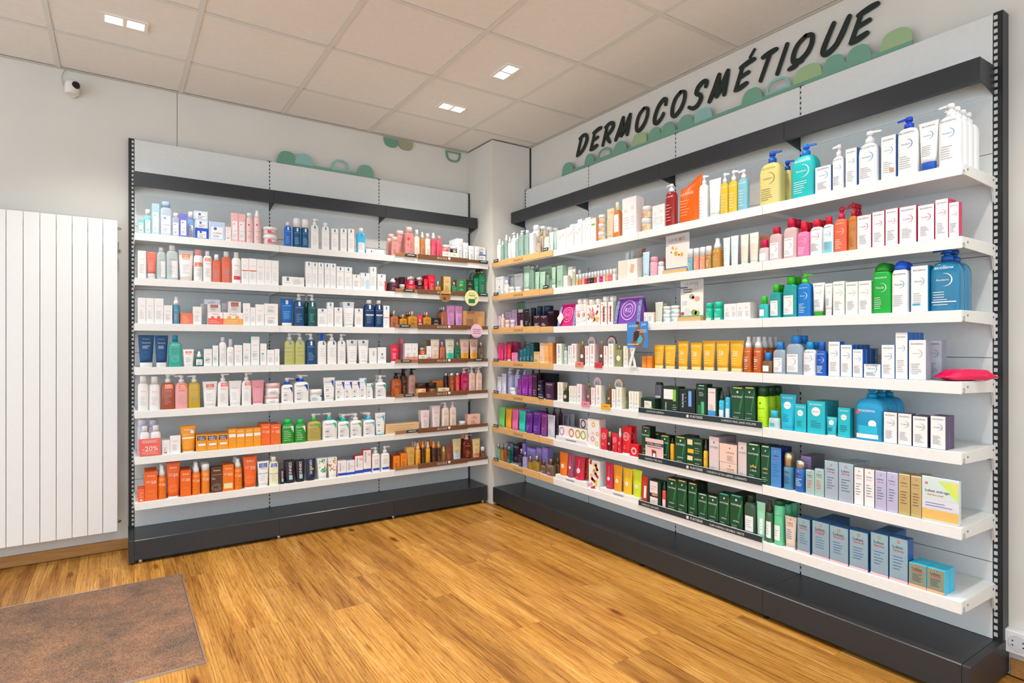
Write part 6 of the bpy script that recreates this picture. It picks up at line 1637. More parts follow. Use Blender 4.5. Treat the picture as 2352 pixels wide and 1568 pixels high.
class Surf:
    """front of a body: rings (z, hw, hd) and a superellipse exponent; box when e is None"""
    def __init__(s, rings, e): s.r = rings; s.e = e
    def at(s, z):
        r = s.r
        if z <= r[0][0]: return r[0][1:]
        for a, b_ in zip(r, r[1:]):
            if z <= b_[0]:
                t = (z - a[0]) / max(b_[0] - a[0], 1e-9); return a[1] + (b_[1] - a[1]) * t, a[2] + (b_[2] - a[2]) * t
        return r[-1][1:]
    def y(s, x, z):
        hw, hd = s.at(z)
        if s.e is None: return -hd
        q = min(abs(x) / max(hw, 1e-6), .985)
        return -hd * (1 - q ** s.e) ** (1 / s.e)
def add_prints(prints, sf, w, h, hb, seed):
    """all flat printing on a product's front as one thin mesh following the body"""
    mb = MB(); mats = []; rnd = random.Random(seed)
    def mi(c):
        m = mat(c, 'p')
        if m not in mats: mats.append(m)
        return mats.index(m)
    lay = [0]; els = []
    def put(V, F, c, dx=0):
        e = .00035 + .00022 * lay[0]; lay[0] += 1
        els.append((len(mb.v), len(mb.f), min(p_[0] for p_ in V), max(p_[0] for p_ in V), min(p_[1] for p_ in V), max(p_[1] for p_ in V)))
        mb.add([(x, sf.y(x, z) - e, z) for x, z in V], F, mi(c))
    def patch(x0, x1, z0, z1, c, nx=None):
        nx = nx or (1 if sf.e is None else 8); V = []; nz = 1 if sf.e is None else 4
        for j in range(nz + 1):
            z = z0 + (z1 - z0) * j / nz; hw = sf.at(z)[0] / (w / 2)
            V += [((x0 + (x1 - x0) * k / nx) * (hw if sf.e is not None else 1), z) for k in range(nx + 1)]
        put(V, [(j * (nx + 1) + k, j * (nx + 1) + k + 1, (j + 1) * (nx + 1) + k + 1, (j + 1) * (nx + 1) + k) for j in range(nz) for k in range(nx)], c)
    def arc(xc, zc, r0, r1, a0, a1, c, n=18, kx=1.0):
        V = []
        for k in range(n + 1):
            a = a0 + (a1 - a0) * k / n; ra = r0(k / n) if callable(r0) else r0
            V += [(xc + kx * ra * math.cos(a), zc + ra * math.sin(a)), (xc + kx * r1 * math.cos(a), zc + r1 * math.sin(a))]
        put(V, [(2 * k, 2 * k + 1, 2 * k + 3, 2 * k + 2) for k in range(n)], c)
    def disc(xc, zc, r, c, n=16):
        if sf.e is None: return put([(xc + r * math.cos(2 * PI * k / n), zc + r * math.sin(2 * PI * k / n)) for k in range(n)], [tuple(range(n))], c)
        V = [(xc, zc)] + [(xc + f_ * r * math.cos(2 * PI * k / n), zc + f_ * r * math.sin(2 * PI * k / n)) for f_ in (.35, .7, 1) for k in range(n)]
        put(V, [(0, 1 + k, 1 + (k + 1) % n) for k in range(n)] + [(1 + j * n + k, 1 + j * n + n + k, 1 + j * n + n + (k + 1) % n, 1 + j * n + (k + 1) % n) for j in (0, 1) for k in range(n)], c)
    def text(t, xc, zc, wd, c, vert=False, hmax=None):
        V, F, asp = text2d(t.replace('_', ' ')); k = wd
        if hmax and asp * k > hmax: k = hmax / asp
        if vert: put([(xc - y * k, zc + x * k) for x, y in V], F, c)
        else: put([(xc + x * k, zc + y * k) for x, y in V], F, c)
    hw = w / 2
    for pr in prints:
        a = pr.split(','); k = a[0]
        f = lambda i: float(a[i])
        if k == 'R': patch(f(1) * hw, f(2) * hw, f(3) * hb, f(4) * hb, a[5])
        elif k == 'T': text(a[1], f(2) * hw, f(3) * hb, f(4) * w, a[5], hmax=.22 * hb)
        elif k == 'V': text(a[1], f(2) * hw, f(3) * hb, f(4) * hb, a[5], True, .32 * w)
        elif k == 'L':
            n = int(a[5]); z0, z1 = f(3) * hb, f(4) * hb; x0, x1 = f(1) * hw, f(2) * hw; V = []; F = []
            for i in range(n):
                z = z0 + (z1 - z0) * (i + .5) / n; t = min(.0011, (z1 - z0) / n * .3); xe = x0 + (x1 - x0) * rnd.uniform(.55, 1)
                m = 1 if sf.e is None else 5; o = len(V)
                V += [(x0 + (xe - x0) * q / m, z - t) for q in range(m + 1)] + [(x0 + (xe - x0) * q / m, z + t) for q in range(m + 1)]
                F += [(o + q, o + q + 1, o + m + 2 + q, o + m + 1 + q) for q in range(m)]
            put(V, F, a[6])
        elif k == 'O': arc(f(1) * hw, f(2) * hb, (f(3) - f(4)) * hw, f(3) * hw, 0, 2 * PI, a[5], 20)
        elif k == 'D': disc(f(1) * hw, f(2) * hb, f(3) * hw, a[4])
        elif k == 'C':
            r = f(3) * hw; arc(f(1) * hw, f(2) * hb, lambda t: r * (1 - .16 * math.sin(PI * t)), r, -1.9, 1.9, a[4])
        elif k == 'Y':
            n = 1 if sf.e is None else 7; V = []; z1_ = f(4) if sf.e is None or n == 1 else min(f(4), .86); xr = f(2) if sf.e is None else min(f(2), .84)
            for i in range(n + 1):
                t = i / n; zt_ = z1_ * hb; zb_ = (z1_ + (f(3) - z1_) * t) * hb; x = (f(1) + (xr - f(1)) * t) * hw
                V += [(x, zt_), (x, zt_ + (zb_ - zt_) * .5), (x, zb_)]
            put(V, [q_ for i in range(n) for q_ in ((3 * i, 3 * i + 1, 3 * i + 4, 3 * i + 3), (3 * i + 1, 3 * i + 2, 3 * i + 5, 3 * i + 4))], a[5])
        elif k == 'W':
            r = f(3) * hw; t = .07 * r
            arc(f(1) * hw, f(2) * hb, r - t, r, .5, 6.0, a[4], 16, 1.25); arc(f(1) * hw, f(2) * hb, .6 * r - t, .6 * r, -2.6, 2.4, a[4], 14, 1.3)
        elif k == 'X':
            r = f(3) * hw
            for i in range(4): ca, sa = math.cos(PI / 4 + i * PI / 2), math.sin(PI / 4 + i * PI / 2); disc(f(1) * hw + r * .55 * ca, f(2) * hb + r * .55 * sa, r * .45, a[4], 8)
        elif k == 'S':
            r = f(3) * hw; x, z = f(1) * hw, f(2) * hb
            put([(x - r, z - r), (x + r, z - r), (x + r, z + r), (x - r, z + r)], [(0, 1, 2, 3)], a[4])
            put([(x - .6 * r, z - .2 * r), (x + .6 * r, z - .2 * r), (x + .6 * r, z + .2 * r), (x - .6 * r, z + .2 * r), (x - .2 * r, z - .6 * r), (x + .2 * r, z - .6 * r), (x + .2 * r, z + .6 * r), (x - .2 * r, z + .6 * r)], [(0, 1, 2, 3), (4, 5, 6, 7)], 'fff')
        elif k == 'F':
            V = []
            for i in range(11):
                t = i / 10; V += [((.25 + .65 * t ** 1.6) * hw, (.35 + .55 * t) * hb), ((.40 + .57 * t ** .8) * hw, (.35 + .5 * t) * hb)]
            put(V, [(2 * i, 2 * i + 1, 2 * i + 3, 2 * i + 2) for i in range(10)], '167a3c')
        elif k == 'B':
            xc, zc, bw, bh = f(1) * hw, f(2) * hb, f(3) * w, f(4) * hb; bh = min(bh, bw * .62)
            patch(xc - bw / 2, xc + bw / 2, zc - bh / 2, zc + bh / 2, a[5]); text(a[6], xc, zc + .12 * bh, bw * .74, 'fff', hmax=bh * .5); patch(xc - bw * .36, xc + bw * .36, zc - bh * .38, zc - bh * .26, 'fff')
        elif k == 'K':
            m = a[1]
            if m in '123':
                pal = {'1': ['2a7', '4b5', 'dc3', 'fff', '386'], '2': ['e73', 'c42', 'fb4', '6a5', 'fff'], '3': ['e88', 'fbb', '8a7', 'd55', 'fcc']}[m]
                for i in range(26 if m != '3' else 22):
                    x = rnd.uniform(-.8, .8) * hw; z = rnd.uniform(.1 if m == '3' else .3, .94) * hb; r = rnd.uniform(.05, .13 if m != '3' else .08) * w
                    disc(x, z, r, pal[i % 5], 6); lay[0] -= 1
                lay[0] += 1
            elif m == '4':
                x, z, r = 0, .40 * hb, .5 * hw
                put([(x - r, z - .3 * r), (x - r, z + .5 * r), (x - .5 * r, z + .1 * r), (x, z + .7 * r), (x + .5 * r, z + .1 * r), (x + r, z + .5 * r), (x + r, z - .3 * r), (x, z - .1 * r)], [(0, 1, 2, 7), (2, 3, 4, 7), (4, 5, 6, 7)], 'c8a552')
            elif m == '5':
                for i in range(11):
                    x, z, t = rnd.uniform(-.7, .7) * hw, (i + .5) / 11 * hb, rnd.uniform(0, 3); l, d_ = .26 * hw * 1.6, .13 * hw * 1.5
                    put([(max(-hw, min(hw, x + p * l * math.cos(t) - q * d_ * math.sin(t))), max(0, min(hb, z + p * l * math.sin(t) + q * d_ * math.cos(t)))) for p, q in ((-1, -1), (1, -1), (1, 1), (-1, 1))], [(0, 1, 2, 3)], ['c24', 'e9a', 'dd3', 'a14', 'fb6'][i % 5]); lay[0] -= 1
                lay[0] += 1
    # prints that lie far apart on the pack become separate pieces
    n = len(els); grp = list(range(n))
    def find(i):
        while grp[i] != i: i = grp[i]
        return i
    for i in range(n):
        for j in range(i):
            A, B = els[i], els[j]; gx = max(0, max(A[2], B[2]) - min(A[3], B[3])); gz = max(0, max(A[4], B[4]) - min(A[5], B[5]))
            if math.hypot(gx, gz) < .019: grp[find(i)] = find(j)
    out = []
    for g_ in sorted({find(i) for i in range(n)}):
        q = MB()
        for i in range(n):
            if find(i) != g_: continue
            v0, f0 = els[i][:2]; v1, f1 = (els[i + 1][:2] if i + 1 < n else (len(mb.v), len(mb.f))); o = len(q.v) - v0
            q.v += mb.v[v0:v1]
            for k in range(f0, f1): q.f.append(tuple(x + o for x in mb.f[k])); q.m.append(mb.m[k]); q.sm.append(False)
        used = sorted(set(q.m)); q.m = [used.index(k) for k in q.m]
        out.append((q, [mats[k] for k in used]))
    return out

def body_rings(w, d, hb, neck, sh=.80, foot=.97, shoulder_pow=2.0):
    R = [(0, w / 2 * foot, d / 2 * foot), (.02 * hb, w / 2, d / 2), (sh * hb, w / 2, d / 2)]
    for t in (.35, .65, .85, 1):
        k = math.sqrt(max(0, 1 - t ** shoulder_pow)) if t < 1 else 0
        R.append((sh * hb + (1 - sh) * hb * t, neck + (w / 2 - neck) * k, min(neck, d / 2) + (d / 2 - min(neck, d / 2)) * k))
    return R
def mk_pump(h, r, nd):
    """collar, stem and a spout pointing along nd (+1 right, -1 left), base at z 0"""
    c = MB(); c.loft([ring(0, r, r, 2, 14), ring(.40 * h, r * .96, r * .96, 2, 14), ring(.43 * h, r * .7, r * .7, 2, 14)])
    q = MB(); q.loft([ring(.42 * h, r * .55, r * .55, 2, 14), ring(.66 * h, r * .5, r * .5, 2, 14)])
    hx = r * .78
    q.loft([ring(.64 * h, hx, hx * .9, 2, 14), ring(.9 * h, hx, hx * .9, 2, 14), ring(1.0 * h, hx * .8, hx * .72, 2, 14)])
    L = r * 2.5
    q.add([(nd * x, y, z) for x, y, z in ((0, -.32 * r, .80 * h), (0, .32 * r, .80 * h), (0, .32 * r, .985 * h), (0, -.32 * r, .985 * h), (L, -.2 * r, .76 * h), (L, .2 * r, .76 * h), (L * .96, .2 * r, .90 * h), (L * .96, -.2 * r, .90 * h))],
          [(0, 1, 2, 3), (7, 6, 5, 4), (0, 4, 5, 1), (3, 2, 6, 7), (0, 3, 7, 4), (1, 5, 6, 2)])
    return c, q
HEADS = dict(cvblue='fff', cvfoam='fff', cvsmooth='fff', cvoil='fff', greenpump='022', cvhydra='fff')
COLLARS = dict(greenpump='c9a24a^', nuxpinkp='edd', lrpnavy='cde')
NAMES = dict(B=('carton', 'box'), T=('squeeze_tube', 'tube'), F=('bottle', 'bottle'), P=('pump_bottle', 'bottle'), S=('spray_bottle', 'bottle'), C=('canister', 'bottle'), J=('cream_jar', 'jar'), D=('dropper_bottle', 'bottle'), V=('glass_bottle', 'bottle'))
def make_product(kind, w, h, d, kf, st, seed):
    """returns [(part name, mesh)]"""
    cb, cc_, co_, prints, ph = ST[st]; (bh, bf), (ch, cf) = split_fin(cb), split_fin(cc_)
    mb_, mc = mat(bh, bf), mat(ch, cf)
    parts = []; rnd = random.Random(seed); e = BODY_E.get(kind)
    if kind == 'B':
        q = MB(); b_ = min(.0011, d * .1)
        so, sf_ = split_fin(co_) if co_ else (bh, bf)
        q.rbox(-w / 2, w / 2, -d / 2, d / 2, 0, h, b_, 0, 1)
        parts.append(('body', q.mesh('body', [mat(so, sf_), mb_]))); sf = Surf([(0, w / 2, d / 2), (h, w / 2, d / 2)], None); hb = h
    elif kind == 'T':
        kk = kf if .02 < kf < .4 else .055
        ch_ = kk * h; hb = h - ch_; cwid = .76 if kk > .06 else .80
        rb, db = w / 2 * cwid, d / 2
        q = MB(); q.loft([ring(0, rb * .97, db * .97, e, 20), ring(ch_ * .9, rb * .99, db * .99, e, 20), ring(ch_, rb * .95, db * .95, e, 20)])
        parts.append(('cap', q.mesh('cap', mc)))
        R = [(ch_, rb, db)]
        for t in (.12, .35, .6, .82, .94): R.append((ch_ + hb * t, rb + (w / 2 - rb) * t, .0012 + (db - .0012) * (1 - t) ** .75))
        R.append((h, w / 2, .0012))
        q = MB(); q.loft([ring(z, a, c, e, 20) for z, a, c in R]); parts.append(('body', q.mesh('body', mb_)))
        q = MB(); q.box(-w / 2, w / 2, -.0016, .0016, h - .035 * h, h + .0004); parts.append(('crimp', q.mesh('crimp', mb_)))
        sf = Surf([(z - ch_, a, c) for z, a, c in R], e)
    else:
        kf = kf if kf > .03 else {'F': .22, 'P': .30, 'S': .3, 'C': .2, 'J': .42, 'D': .35, 'V': .33}[kind]
        if kind == 'J': kf = .42
        ch_ = kf * h; hb = h - ch_
        cw = CAPW.get(st)
        if kind == 'F' and st in ROUNDF: e = 2.3
        if kind == 'F':
            cr = (cw or .52) * w / 2; cd = min(cr, d / 2 * .98); R = body_rings(w, d, hb, cr * .86 if (cw or .5) < .9 else w / 2, .82 if st not in ('avlait', 'avpromo') else .86)
            q = MB(); top = .1 if st not in ('bionodeg', 'bionodew') else .6
            if cr > d / 2 and (cw or 0) >= .8: cd = d / 2
            else: cd = min(cr, d / 2 * .98); cr = cr if cw else cd if cd > .3 * w else cr
            if top > .5: q.loft([ring(hb, cr * .99, cd, 2.6, 18)] + [ring(hb + ch_ * t, cr * math.sqrt(1 - t ** 2.4), cd * math.sqrt(1 - t ** 2.4), 2.4, 18) for t in (.25, .5, .7, .85, .95, .995)])
            else: q.loft([ring(hb + .0004, cr, cd, 2.4, 18), ring(h - .06 * ch_, cr * .97, cd * .97, 2.4, 18), ring(h, cr * .88, cd * .88, 2.4, 18)])
            parts.append(('cap', q.mesh('cap', mc)))
        elif kind == 'P':
            pr_ = min(.23 * w, d / 2 * .85, .018); R = body_rings(w, d, hb, pr_ * .95, .84 if w < .075 or st.startswith('cv') else .74)
            cl, q = mk_pump(ch_, pr_, 1 if rnd.random() < .65 else -1)
            for m_ in (cl, q): m_.v = [(x, y, z + hb) for x, y, z in m_.v]
            parts.append(('collar', cl.mesh('collar', mat(*split_fin(COLLARS[st])) if st in COLLARS else mc))); parts.append(('pump', q.mesh('pump', mat(*split_fin(HEADS[st])) if st in HEADS else mc)))
        elif kind == 'S':
            cr = w / 2 * .72; R = body_rings(w, d, hb, cr * .9, .88)
            q = MB(); q.loft([ring(hb + .0003, cr, cr, 2, 16), ring(hb + ch_ * .35, cr * .96, cr * .96, 2, 16), ring(hb + ch_ * .62, cr * .62, cr * .62, 2, 16), ring(h - .05 * ch_, cr * .56, cr * .56, 2, 16), ring(h, cr * .48, cr * .48, 2, 16)]); parts.append(('spray_head', q.mesh('spray_head', mc)))
        elif kind == 'C':
            R = [(0, w / 2 * .96, d / 2 * .96), (.02 * hb, w / 2, d / 2), (.94 * hb, w / 2, d / 2), (hb, w / 2 * .9, d / 2 * .9)]
            q = MB(); q.loft([ring(hb + .0003, w / 2 * .9, d / 2 * .9, 2, 18), ring(h - .25 * ch_, w / 2 * .88, d / 2 * .88, 2, 18), ring(h - .06 * ch_, w / 2 * .78, d / 2 * .78, 2, 18), ring(h, w / 2 * .55, d / 2 * .55, 2, 18)]); parts.append(('cap', q.mesh('cap', mc)))
        elif kind == 'J':
            R = [(0, w / 2 * .92, d / 2 * .92), (.06 * hb, w / 2 * .97, d / 2 * .97), (hb, w / 2 * .97, d / 2 * .97)]
            q = MB(); q.loft([ring(hb + .0003, w / 2, d / 2, 2, 22), ring(h - .08 * ch_, w / 2, d / 2, 2, 22), ring(h, w / 2 * .95, d / 2 * .95, 2, 22)]); parts.append(('lid', q.mesh('lid', mc)))
        elif kind == 'D':
            nr = min(w, d) * .27; R = body_rings(w, d, hb, nr, .85)
            q = MB(); q.loft([ring(hb, nr * 1.1, nr * 1.1, 2, 14), ring(hb + .45 * ch_, nr * 1.1, nr * 1.1, 2, 14), ring(hb + .5 * ch_, nr * .75, nr * .75, 2, 14), ring(h - .1 * ch_, nr * .62, nr * .62, 2, 14), ring(h, nr * .4, nr * .4, 2, 14)]); parts.append(('dropper', q.mesh('dropper', mc)))
        else:  # V glass bottle with slim cap
            nr = min(w * .17, d * .4); R = body_rings(w, d, hb, nr, .86)
            q = MB(); q.loft([ring(hb + .0003, nr * 1.05, nr * 1.05, 2, 14), ring(h - .04 * ch_, nr * 1.05, nr * 1.05, 2, 14), ring(h, nr * .95, nr * .95, 2, 14)]); parts.append(('cap', q.mesh('cap', mat(ch, 'm', .3))))
        n = 24 if e <= 3 else 28
        q = MB(); q.loft([ring(z, a, c, e, n) for z, a, c in R]); parts.insert(0, ('body', q.mesh('body', mb_)))
        sf = Surf(R, e)
        if kind in 'JC': hb_p = hb
    for pm, pmats in add_prints(prints, sf, w if kind != 'T' else w * .9, h, hb, seed):
        if kind == 'T': pm.v = [(x, y, z + ch_) for x, y, z in pm.v]
        parts.append(('front_print', pm.mesh('front_print', pmats)))
    return parts
SPECIAL = {}
def lines_of(): return [l.split(' ', 11) for l in ROWS.strip().split('\n')]
items = []
for n, p in enumerate(lines_of()):
    sh, kind, s, w, h, ins, dep, zb, kf, st, offs = p[:11]
    ph = (p[11] if len(p) > 11 else '') or ST[st][4]
    it = dict(side=sh[0], row=int(sh[1]) - 1, kind=kind, s=float(s), w=float(w), h=float(h), ins=float(ins), dep=float(dep), zb=float(zb), kf=float(kf), st=st, offs=[] if offs == '-' else [float(x) for x in offs.split('/')], ph=ph, n=n)
    items.append(it)
# phrase counts per shelf, left to right as seen, to single each thing out
seq = {}
for it in items: seq.setdefault((it['side'], it['row'], it['ph']), []).append(it)
def where(it, sep=' on the '): return 'on %s shelf, %s rack' % (ORD[it['row']], SIDE[it['side']])
for (sd, r, ph), L_ in seq.items():
    L_.sort(key=lambda i: (i['s'] if sd == 'L' else -i['s'], i['zb']))
    for k, it in enumerate(L_):
        it['k'] = k; it['nk'] = len(L_)
        if len(L_) == 1: it['label'] = '%s on %s shelf of %s rack' % (ph, ORD[r], SIDE[sd])
        else: it['label'] = '%s, %s of %s from left, %s shelf, %s rack' % (ph, NTH[min(k, 15)], ['', 'one', 'two', 'three', 'four', 'five', 'six', 'seven', 'eight', 'nine', 'ten', 'eleven', 'twelve'][min(len(L_), 12)], ORD[r], SIDE[sd])
def place(it, parts, off=0):
    side, z = it['side'], SHELF_Z[it['row']] + it['zb'] + .0003
    loc, rz = rack_place(side, it['s'], it['ins'] + off + it['dep'] / 2, z)
    nm, cat = NAMES[it['kind']]
    t = empty(nm, loc, rz)
    body = None
    for pn, me in sorted(parts, key=lambda q_: q_[0] != 'body'):
        o = bpy.data.objects.new(pn, me); COL.objects.link(o)
        if pn == 'body': body = o
        o.parent = body if pn in ('front_print', 'crimp') and it['kind'] != 'B' else t
    return t, cat
for it in items:
    if it['kind'] == 'K': SPECIAL.setdefault(it['st'], []).append(it); continue
    parts = make_product(it['kind'], it['w'], it['h'], it['dep'], it['kf'], it['st'], it['n'])
    t, cat = place(it, parts)
    grp = '%s shelf of the %s rack, %ss' % (ORD[it['row']], SIDE[it['side']], it['ph'])
    many = it['nk'] > 1 or it['offs']
    tag(t, it['label'], cat, grp if many else None)
    for k, off in enumerate(it['offs']):
        c, cat = place(it, parts, off)
        back = 'directly behind it' if len(it['offs']) == 1 else ['second', 'third', 'fourth', 'fifth', 'sixth'][k] + ' in line'
        lab = '%s, %s row back%s, %s shelf, %s rack' % (it['ph'], ['one', 'two', 'three', 'four', 'five'][k], (' behind ' + NTH[min(it['k'], 15)]) if it['nk'] > 1 else '', ORD[it['row']], SIDE[it['side']])
        tag(c, lab, cat, grp)

# ------------------------------------------------------------------ pouches, wipes, soap display
def at_item(it, name, label, cat):
    loc, rz = rack_place(it['side'], it['s'], it['ins'], SHELF_Z[it['row']] + .0003)
    return tag(empty(name, loc, rz), label, cat)
def pouch_print(t, w, h, yf, col):
    q = MB(); R_ = .27 * w
    for r0, r1 in ((.92, 1), (.6, .66)):
        n = 22; V = []
        for k in range(n + 1):
            a = 2 * PI * k / n; V += [(R_ * r0 * math.cos(a), yf(.52 * h + R_ * r0 * math.sin(a)) - .0012, .52 * h + R_ * r0 * math.sin(a)), (R_ * r1 * math.cos(a), yf(.52 * h + R_ * r1 * math.sin(a)) - .0012, .52 * h + R_ * r1 * math.sin(a))]
        q.add(V, [(2 * k, 2 * k + 1, 2 * k + 3, 2 * k + 2) for k in range(n)])
    V, F, asp = text2d('RG'); q.add([(x * R_ * .8, yf(.52 * h + y * R_ * .8) - .0012, .52 * h + y * R_ * .8) for x, y in V], F)
    q.build('front_print', mat(col, 'p'), t)
for stl, lab, c1, c2, rib in (('pinkpouch', 'bright pink fabric gift pouch with tag, third shelf of right rack', 'd3167a', 'b80f66', 'a9b4dc'), ('purplepouch', '', '7d44ad', '66309a', '9ab4d8')):
    for k, it in enumerate(sorted(SPECIAL[stl], key=lambda i: i['ins'])):
        lab2 = lab or ['large purple fabric gift pouch with ribbons in front, third shelf of right rack', 'purple fabric gift pouch standing behind the front one, third shelf, right rack'][k]
        w, h, d = it['w'], it['h'], .075
        t = at_item(it, 'gift_pouch', lab2, 'pouch')
        R = [(0, .46, d), (.06, .5, d), (.5, .48, d * .7), (.86, .45, d * .3), (.97, .45, .012), (1, .45, .008)]
        q = MB(); q.loft([[(x, y + d / 2, z) for x, y, z in ring(f * h, a * w, dd / 2, 3.2, 24)] for f, a, dd in R]); q.build('bag', mat(c1, '', .6), t)
        def yf(z):
            f = z / h
            for (f0, _, d0), (f1, _, d1) in zip(R, R[1:]):
                if f <= f1: dd = d0 + (d1 - d0) * (f - f0) / (f1 - f0); break
            else: dd = .008
            return (d - dd) / 2 - .0006 - dd * 0
        # front edge of the bag at centre is y = -dd/2 + (d/2) ... bag is centred on depth d/2
        q = MB(); zz = [.0, .3, .6, .9]
        for sx in (-1, 1):
            for a_, b_ in zip(zz, zz[1:]):
                x0, x1 = sx * .40 * w + sx * .03 * w * (1 - a_), sx * .40 * w + sx * .03 * w * (1 - b_)
                q.add([(x0 - .012, yf(a_ * h) - .003, a_ * h + .002), (x0 + .012, yf(a_ * h) - .003, a_ * h + .002), (x1 + .012, yf(b_ * h) - .003, b_ * h + .002), (x1 - .012, yf(b_ * h) - .003, b_ * h + .002)] + [(x0 - .012, yf(a_ * h) - .001, a_ * h + .002), (x0 + .012, yf(a_ * h) - .001, a_ * h + .002), (x1 + .012, yf(b_ * h) - .001, b_ * h + .002), (x1 - .012, yf(b_ * h) - .001, b_ * h + .002)],
                      [(0, 1, 2, 3), (7, 6, 5, 4), (0, 4, 5, 1), (1, 5, 6, 2), (2, 6, 7, 3), (3, 7, 4, 0)])
        q.build('ribbon', noisy('printed_ribbon', '39456f', rib, 160, .6, 0, 2), t)
        q = MB(); q.rbox(-.455 * w, .455 * w, d / 2 - .006, d / 2 + .006, h - .004, h + .006, .002); q.build('folded_hem', mat('c994d6' if 'purple' in stl else 'e0559a', '', .6), t)
        pouch_print(t, w, h, yf, 'e9c9ee' if 'purple' in stl else 'f4a9cc')
        if 'pink' in stl:
            q = MB(); q.add([(x, -.004 + y, z) for y in (0, .0015) for x, z in ((-.5 * w - .0, .055), (-.28 * w, .098), (-.12 * w, .06), (-.34 * w, .012))], [(0, 1, 2, 3), (7, 6, 5, 4), (0, 4, 5, 1), (1, 5, 6, 2), (2, 6, 7, 3), (3, 7, 4, 0)]); q.build('hang_tag', mat('efe9e4', '', .6), t)
it = SPECIAL['orangepouch'][0]; w, h, d = it['w'], it['h'], .06
t = at_item(it, 'refill_pouch', 'bright orange refill pouch with pointed corner, top shelf of right rack', 'pouch')
q = MB(); R = [(0, .47, d), (.05, .5, d), (.4, .5, d * .8), (.75, .49, d * .35)]
q.loft([[(x, y + d / 2, z) for x, y, z in ring(f * h, a * w, dd / 2, 2.6, 24)] for f, a, dd in R] + [[(x * 1.0 if x > 0 else x * .55 + .0, y + d / 2, z + (.16 * h * max(x, -.2 * w) / (w / 2) if 1 else 0)) for x, y, z in ring(.84 * h, .5 * w, .003, 2.6, 24)]]); q.build('bag', mat('fb5f05', '', .3), t)
q = MB(); V, F, a_ = text2d('LA ROSÉE'); q.add([(x * .6 * w - .06 * w, .012 - (.004), .62 * h + y * .6 * w) for x, y in V], F)
for i in range(6): q.box(-.36 * w, -.36 * w + (.42 - .05 * (i % 3)) * w, .0048 - .004 + .0008 * 0, .0052 - .004, (.46 - .06 * i) * h, (.468 - .06 * i) * h)
q.v = [(x, min(y, d / 2 - (d / 2) * (1 - min(max((z / h - .05) / .8, 0), 1) * .72) * (max(0, 1 - abs(x / (.5 * w)) ** 2.6) ** (1 / 2.6)) - .0012), z) for x, y, z in q.v]
q.build('front_print', mat('ffd9b8', 'p'), t)
t = empty('wipes_pack', (2.575, .858, SHELF_Z[3] + .0003), -.56); tag(t, 'crumpled bright pink wipes pack lying on middle shelf, right rack', 'wipes')
L_, wd, h = .098, .036, .040; q = MB(); R = []; rnd = random.Random(3)
for k in range(17):
    f = -1 + k / 8; u = abs(f)
    th = h * (1 if u < .62 else max(.1, 1 - ((u - .62) / .34) ** 1.3)) * (1 + rnd.uniform(-.07, .05)); hw = wd * (1 - .12 * u ** 2 + rnd.uniform(-.04, .04))
    zc = h * .5 * (1 if u < .62 else 1 - .35 * (u - .62) / .38)
    R.append([(f * L_, hw * math.copysign(abs(math.cos(a)) ** .55, math.cos(a)), zc + th / 2 * math.copysign(abs(math.sin(a)) ** .6, math.sin(a)) + rnd.uniform(-.0012, .0012)) for a in [2 * PI * (j + .5) / 16 for j in range(16)]])
q.loft(R); zmin = min(v[2] for v in q.v); q.v = [(x, y, z - zmin) for x, y, z in q.v]; q.build('pack', mat('e3064f', '', .18), t)
q = MB(); q.rbox(-.032, .032, -.016, .016, h * .96, h * 1.06, .001); q.build('flap_seal', mat('f02a6c', '', .2), t)
it = SPECIAL['soapdisplay'][0]; w, h = it['w'], it['h']; d = .12
t = at_item(it, 'soap_display', 'open cardboard display box with brush on second shelf of right rack', 'display box')
q = MB(); q.box(-w / 2, w / 2, 0, .002, 0, h); q.box(-w / 2, -w / 2 + .002, .002, d, 0, h); q.prism([(.002, 0), (d, 0), (d, h * 1.45), (d * .75, h * 1.4), (d * .3, h * 1.08), (.002, h)], w / 2 - .002, w / 2, 'x'); q.box(-w / 2, w / 2, d, d + .002, 0, h * 1.45); q.box(-w / 2 + .002, w / 2 - .002, .002, d, .0005, .0025); q.build('tray', mat('f6e6de', '', .6), t)
q = MB(); q.box(-.46 * w, -.02 * w, -.0008, -.0003, .05 * h, .95 * h, 0); q.build('front_panel', mat('fbd9c9', 'p'), t)
q = MB(); q.add([(x * w, -.0011, z * h) for x, z in ((.12, .35), (.3, .28), (.38, .7), (.2, .78))], [(0, 1, 2, 3)]); q.build('soap_picture', mat('e9b191', 'p'), t)
for k, (x, hh, c) in enumerate(((-.36, 1.5, 'dfe6ea'), (-.22, 1.55, 'cfd8dd'), (.02, 1.5, 'b9a795'), (.28, 1.62, 'a2643c'))):
    q = MB(); q.prism([(x * w - .012, .004), (x * w + .012, .004), (x * w + .018, hh * h), (x * w - .012, hh * h * .97)], .05 + .012 * k, .052 + .012 * k, 'y'); q.build('leaflet', mat(c, '', .6), t)

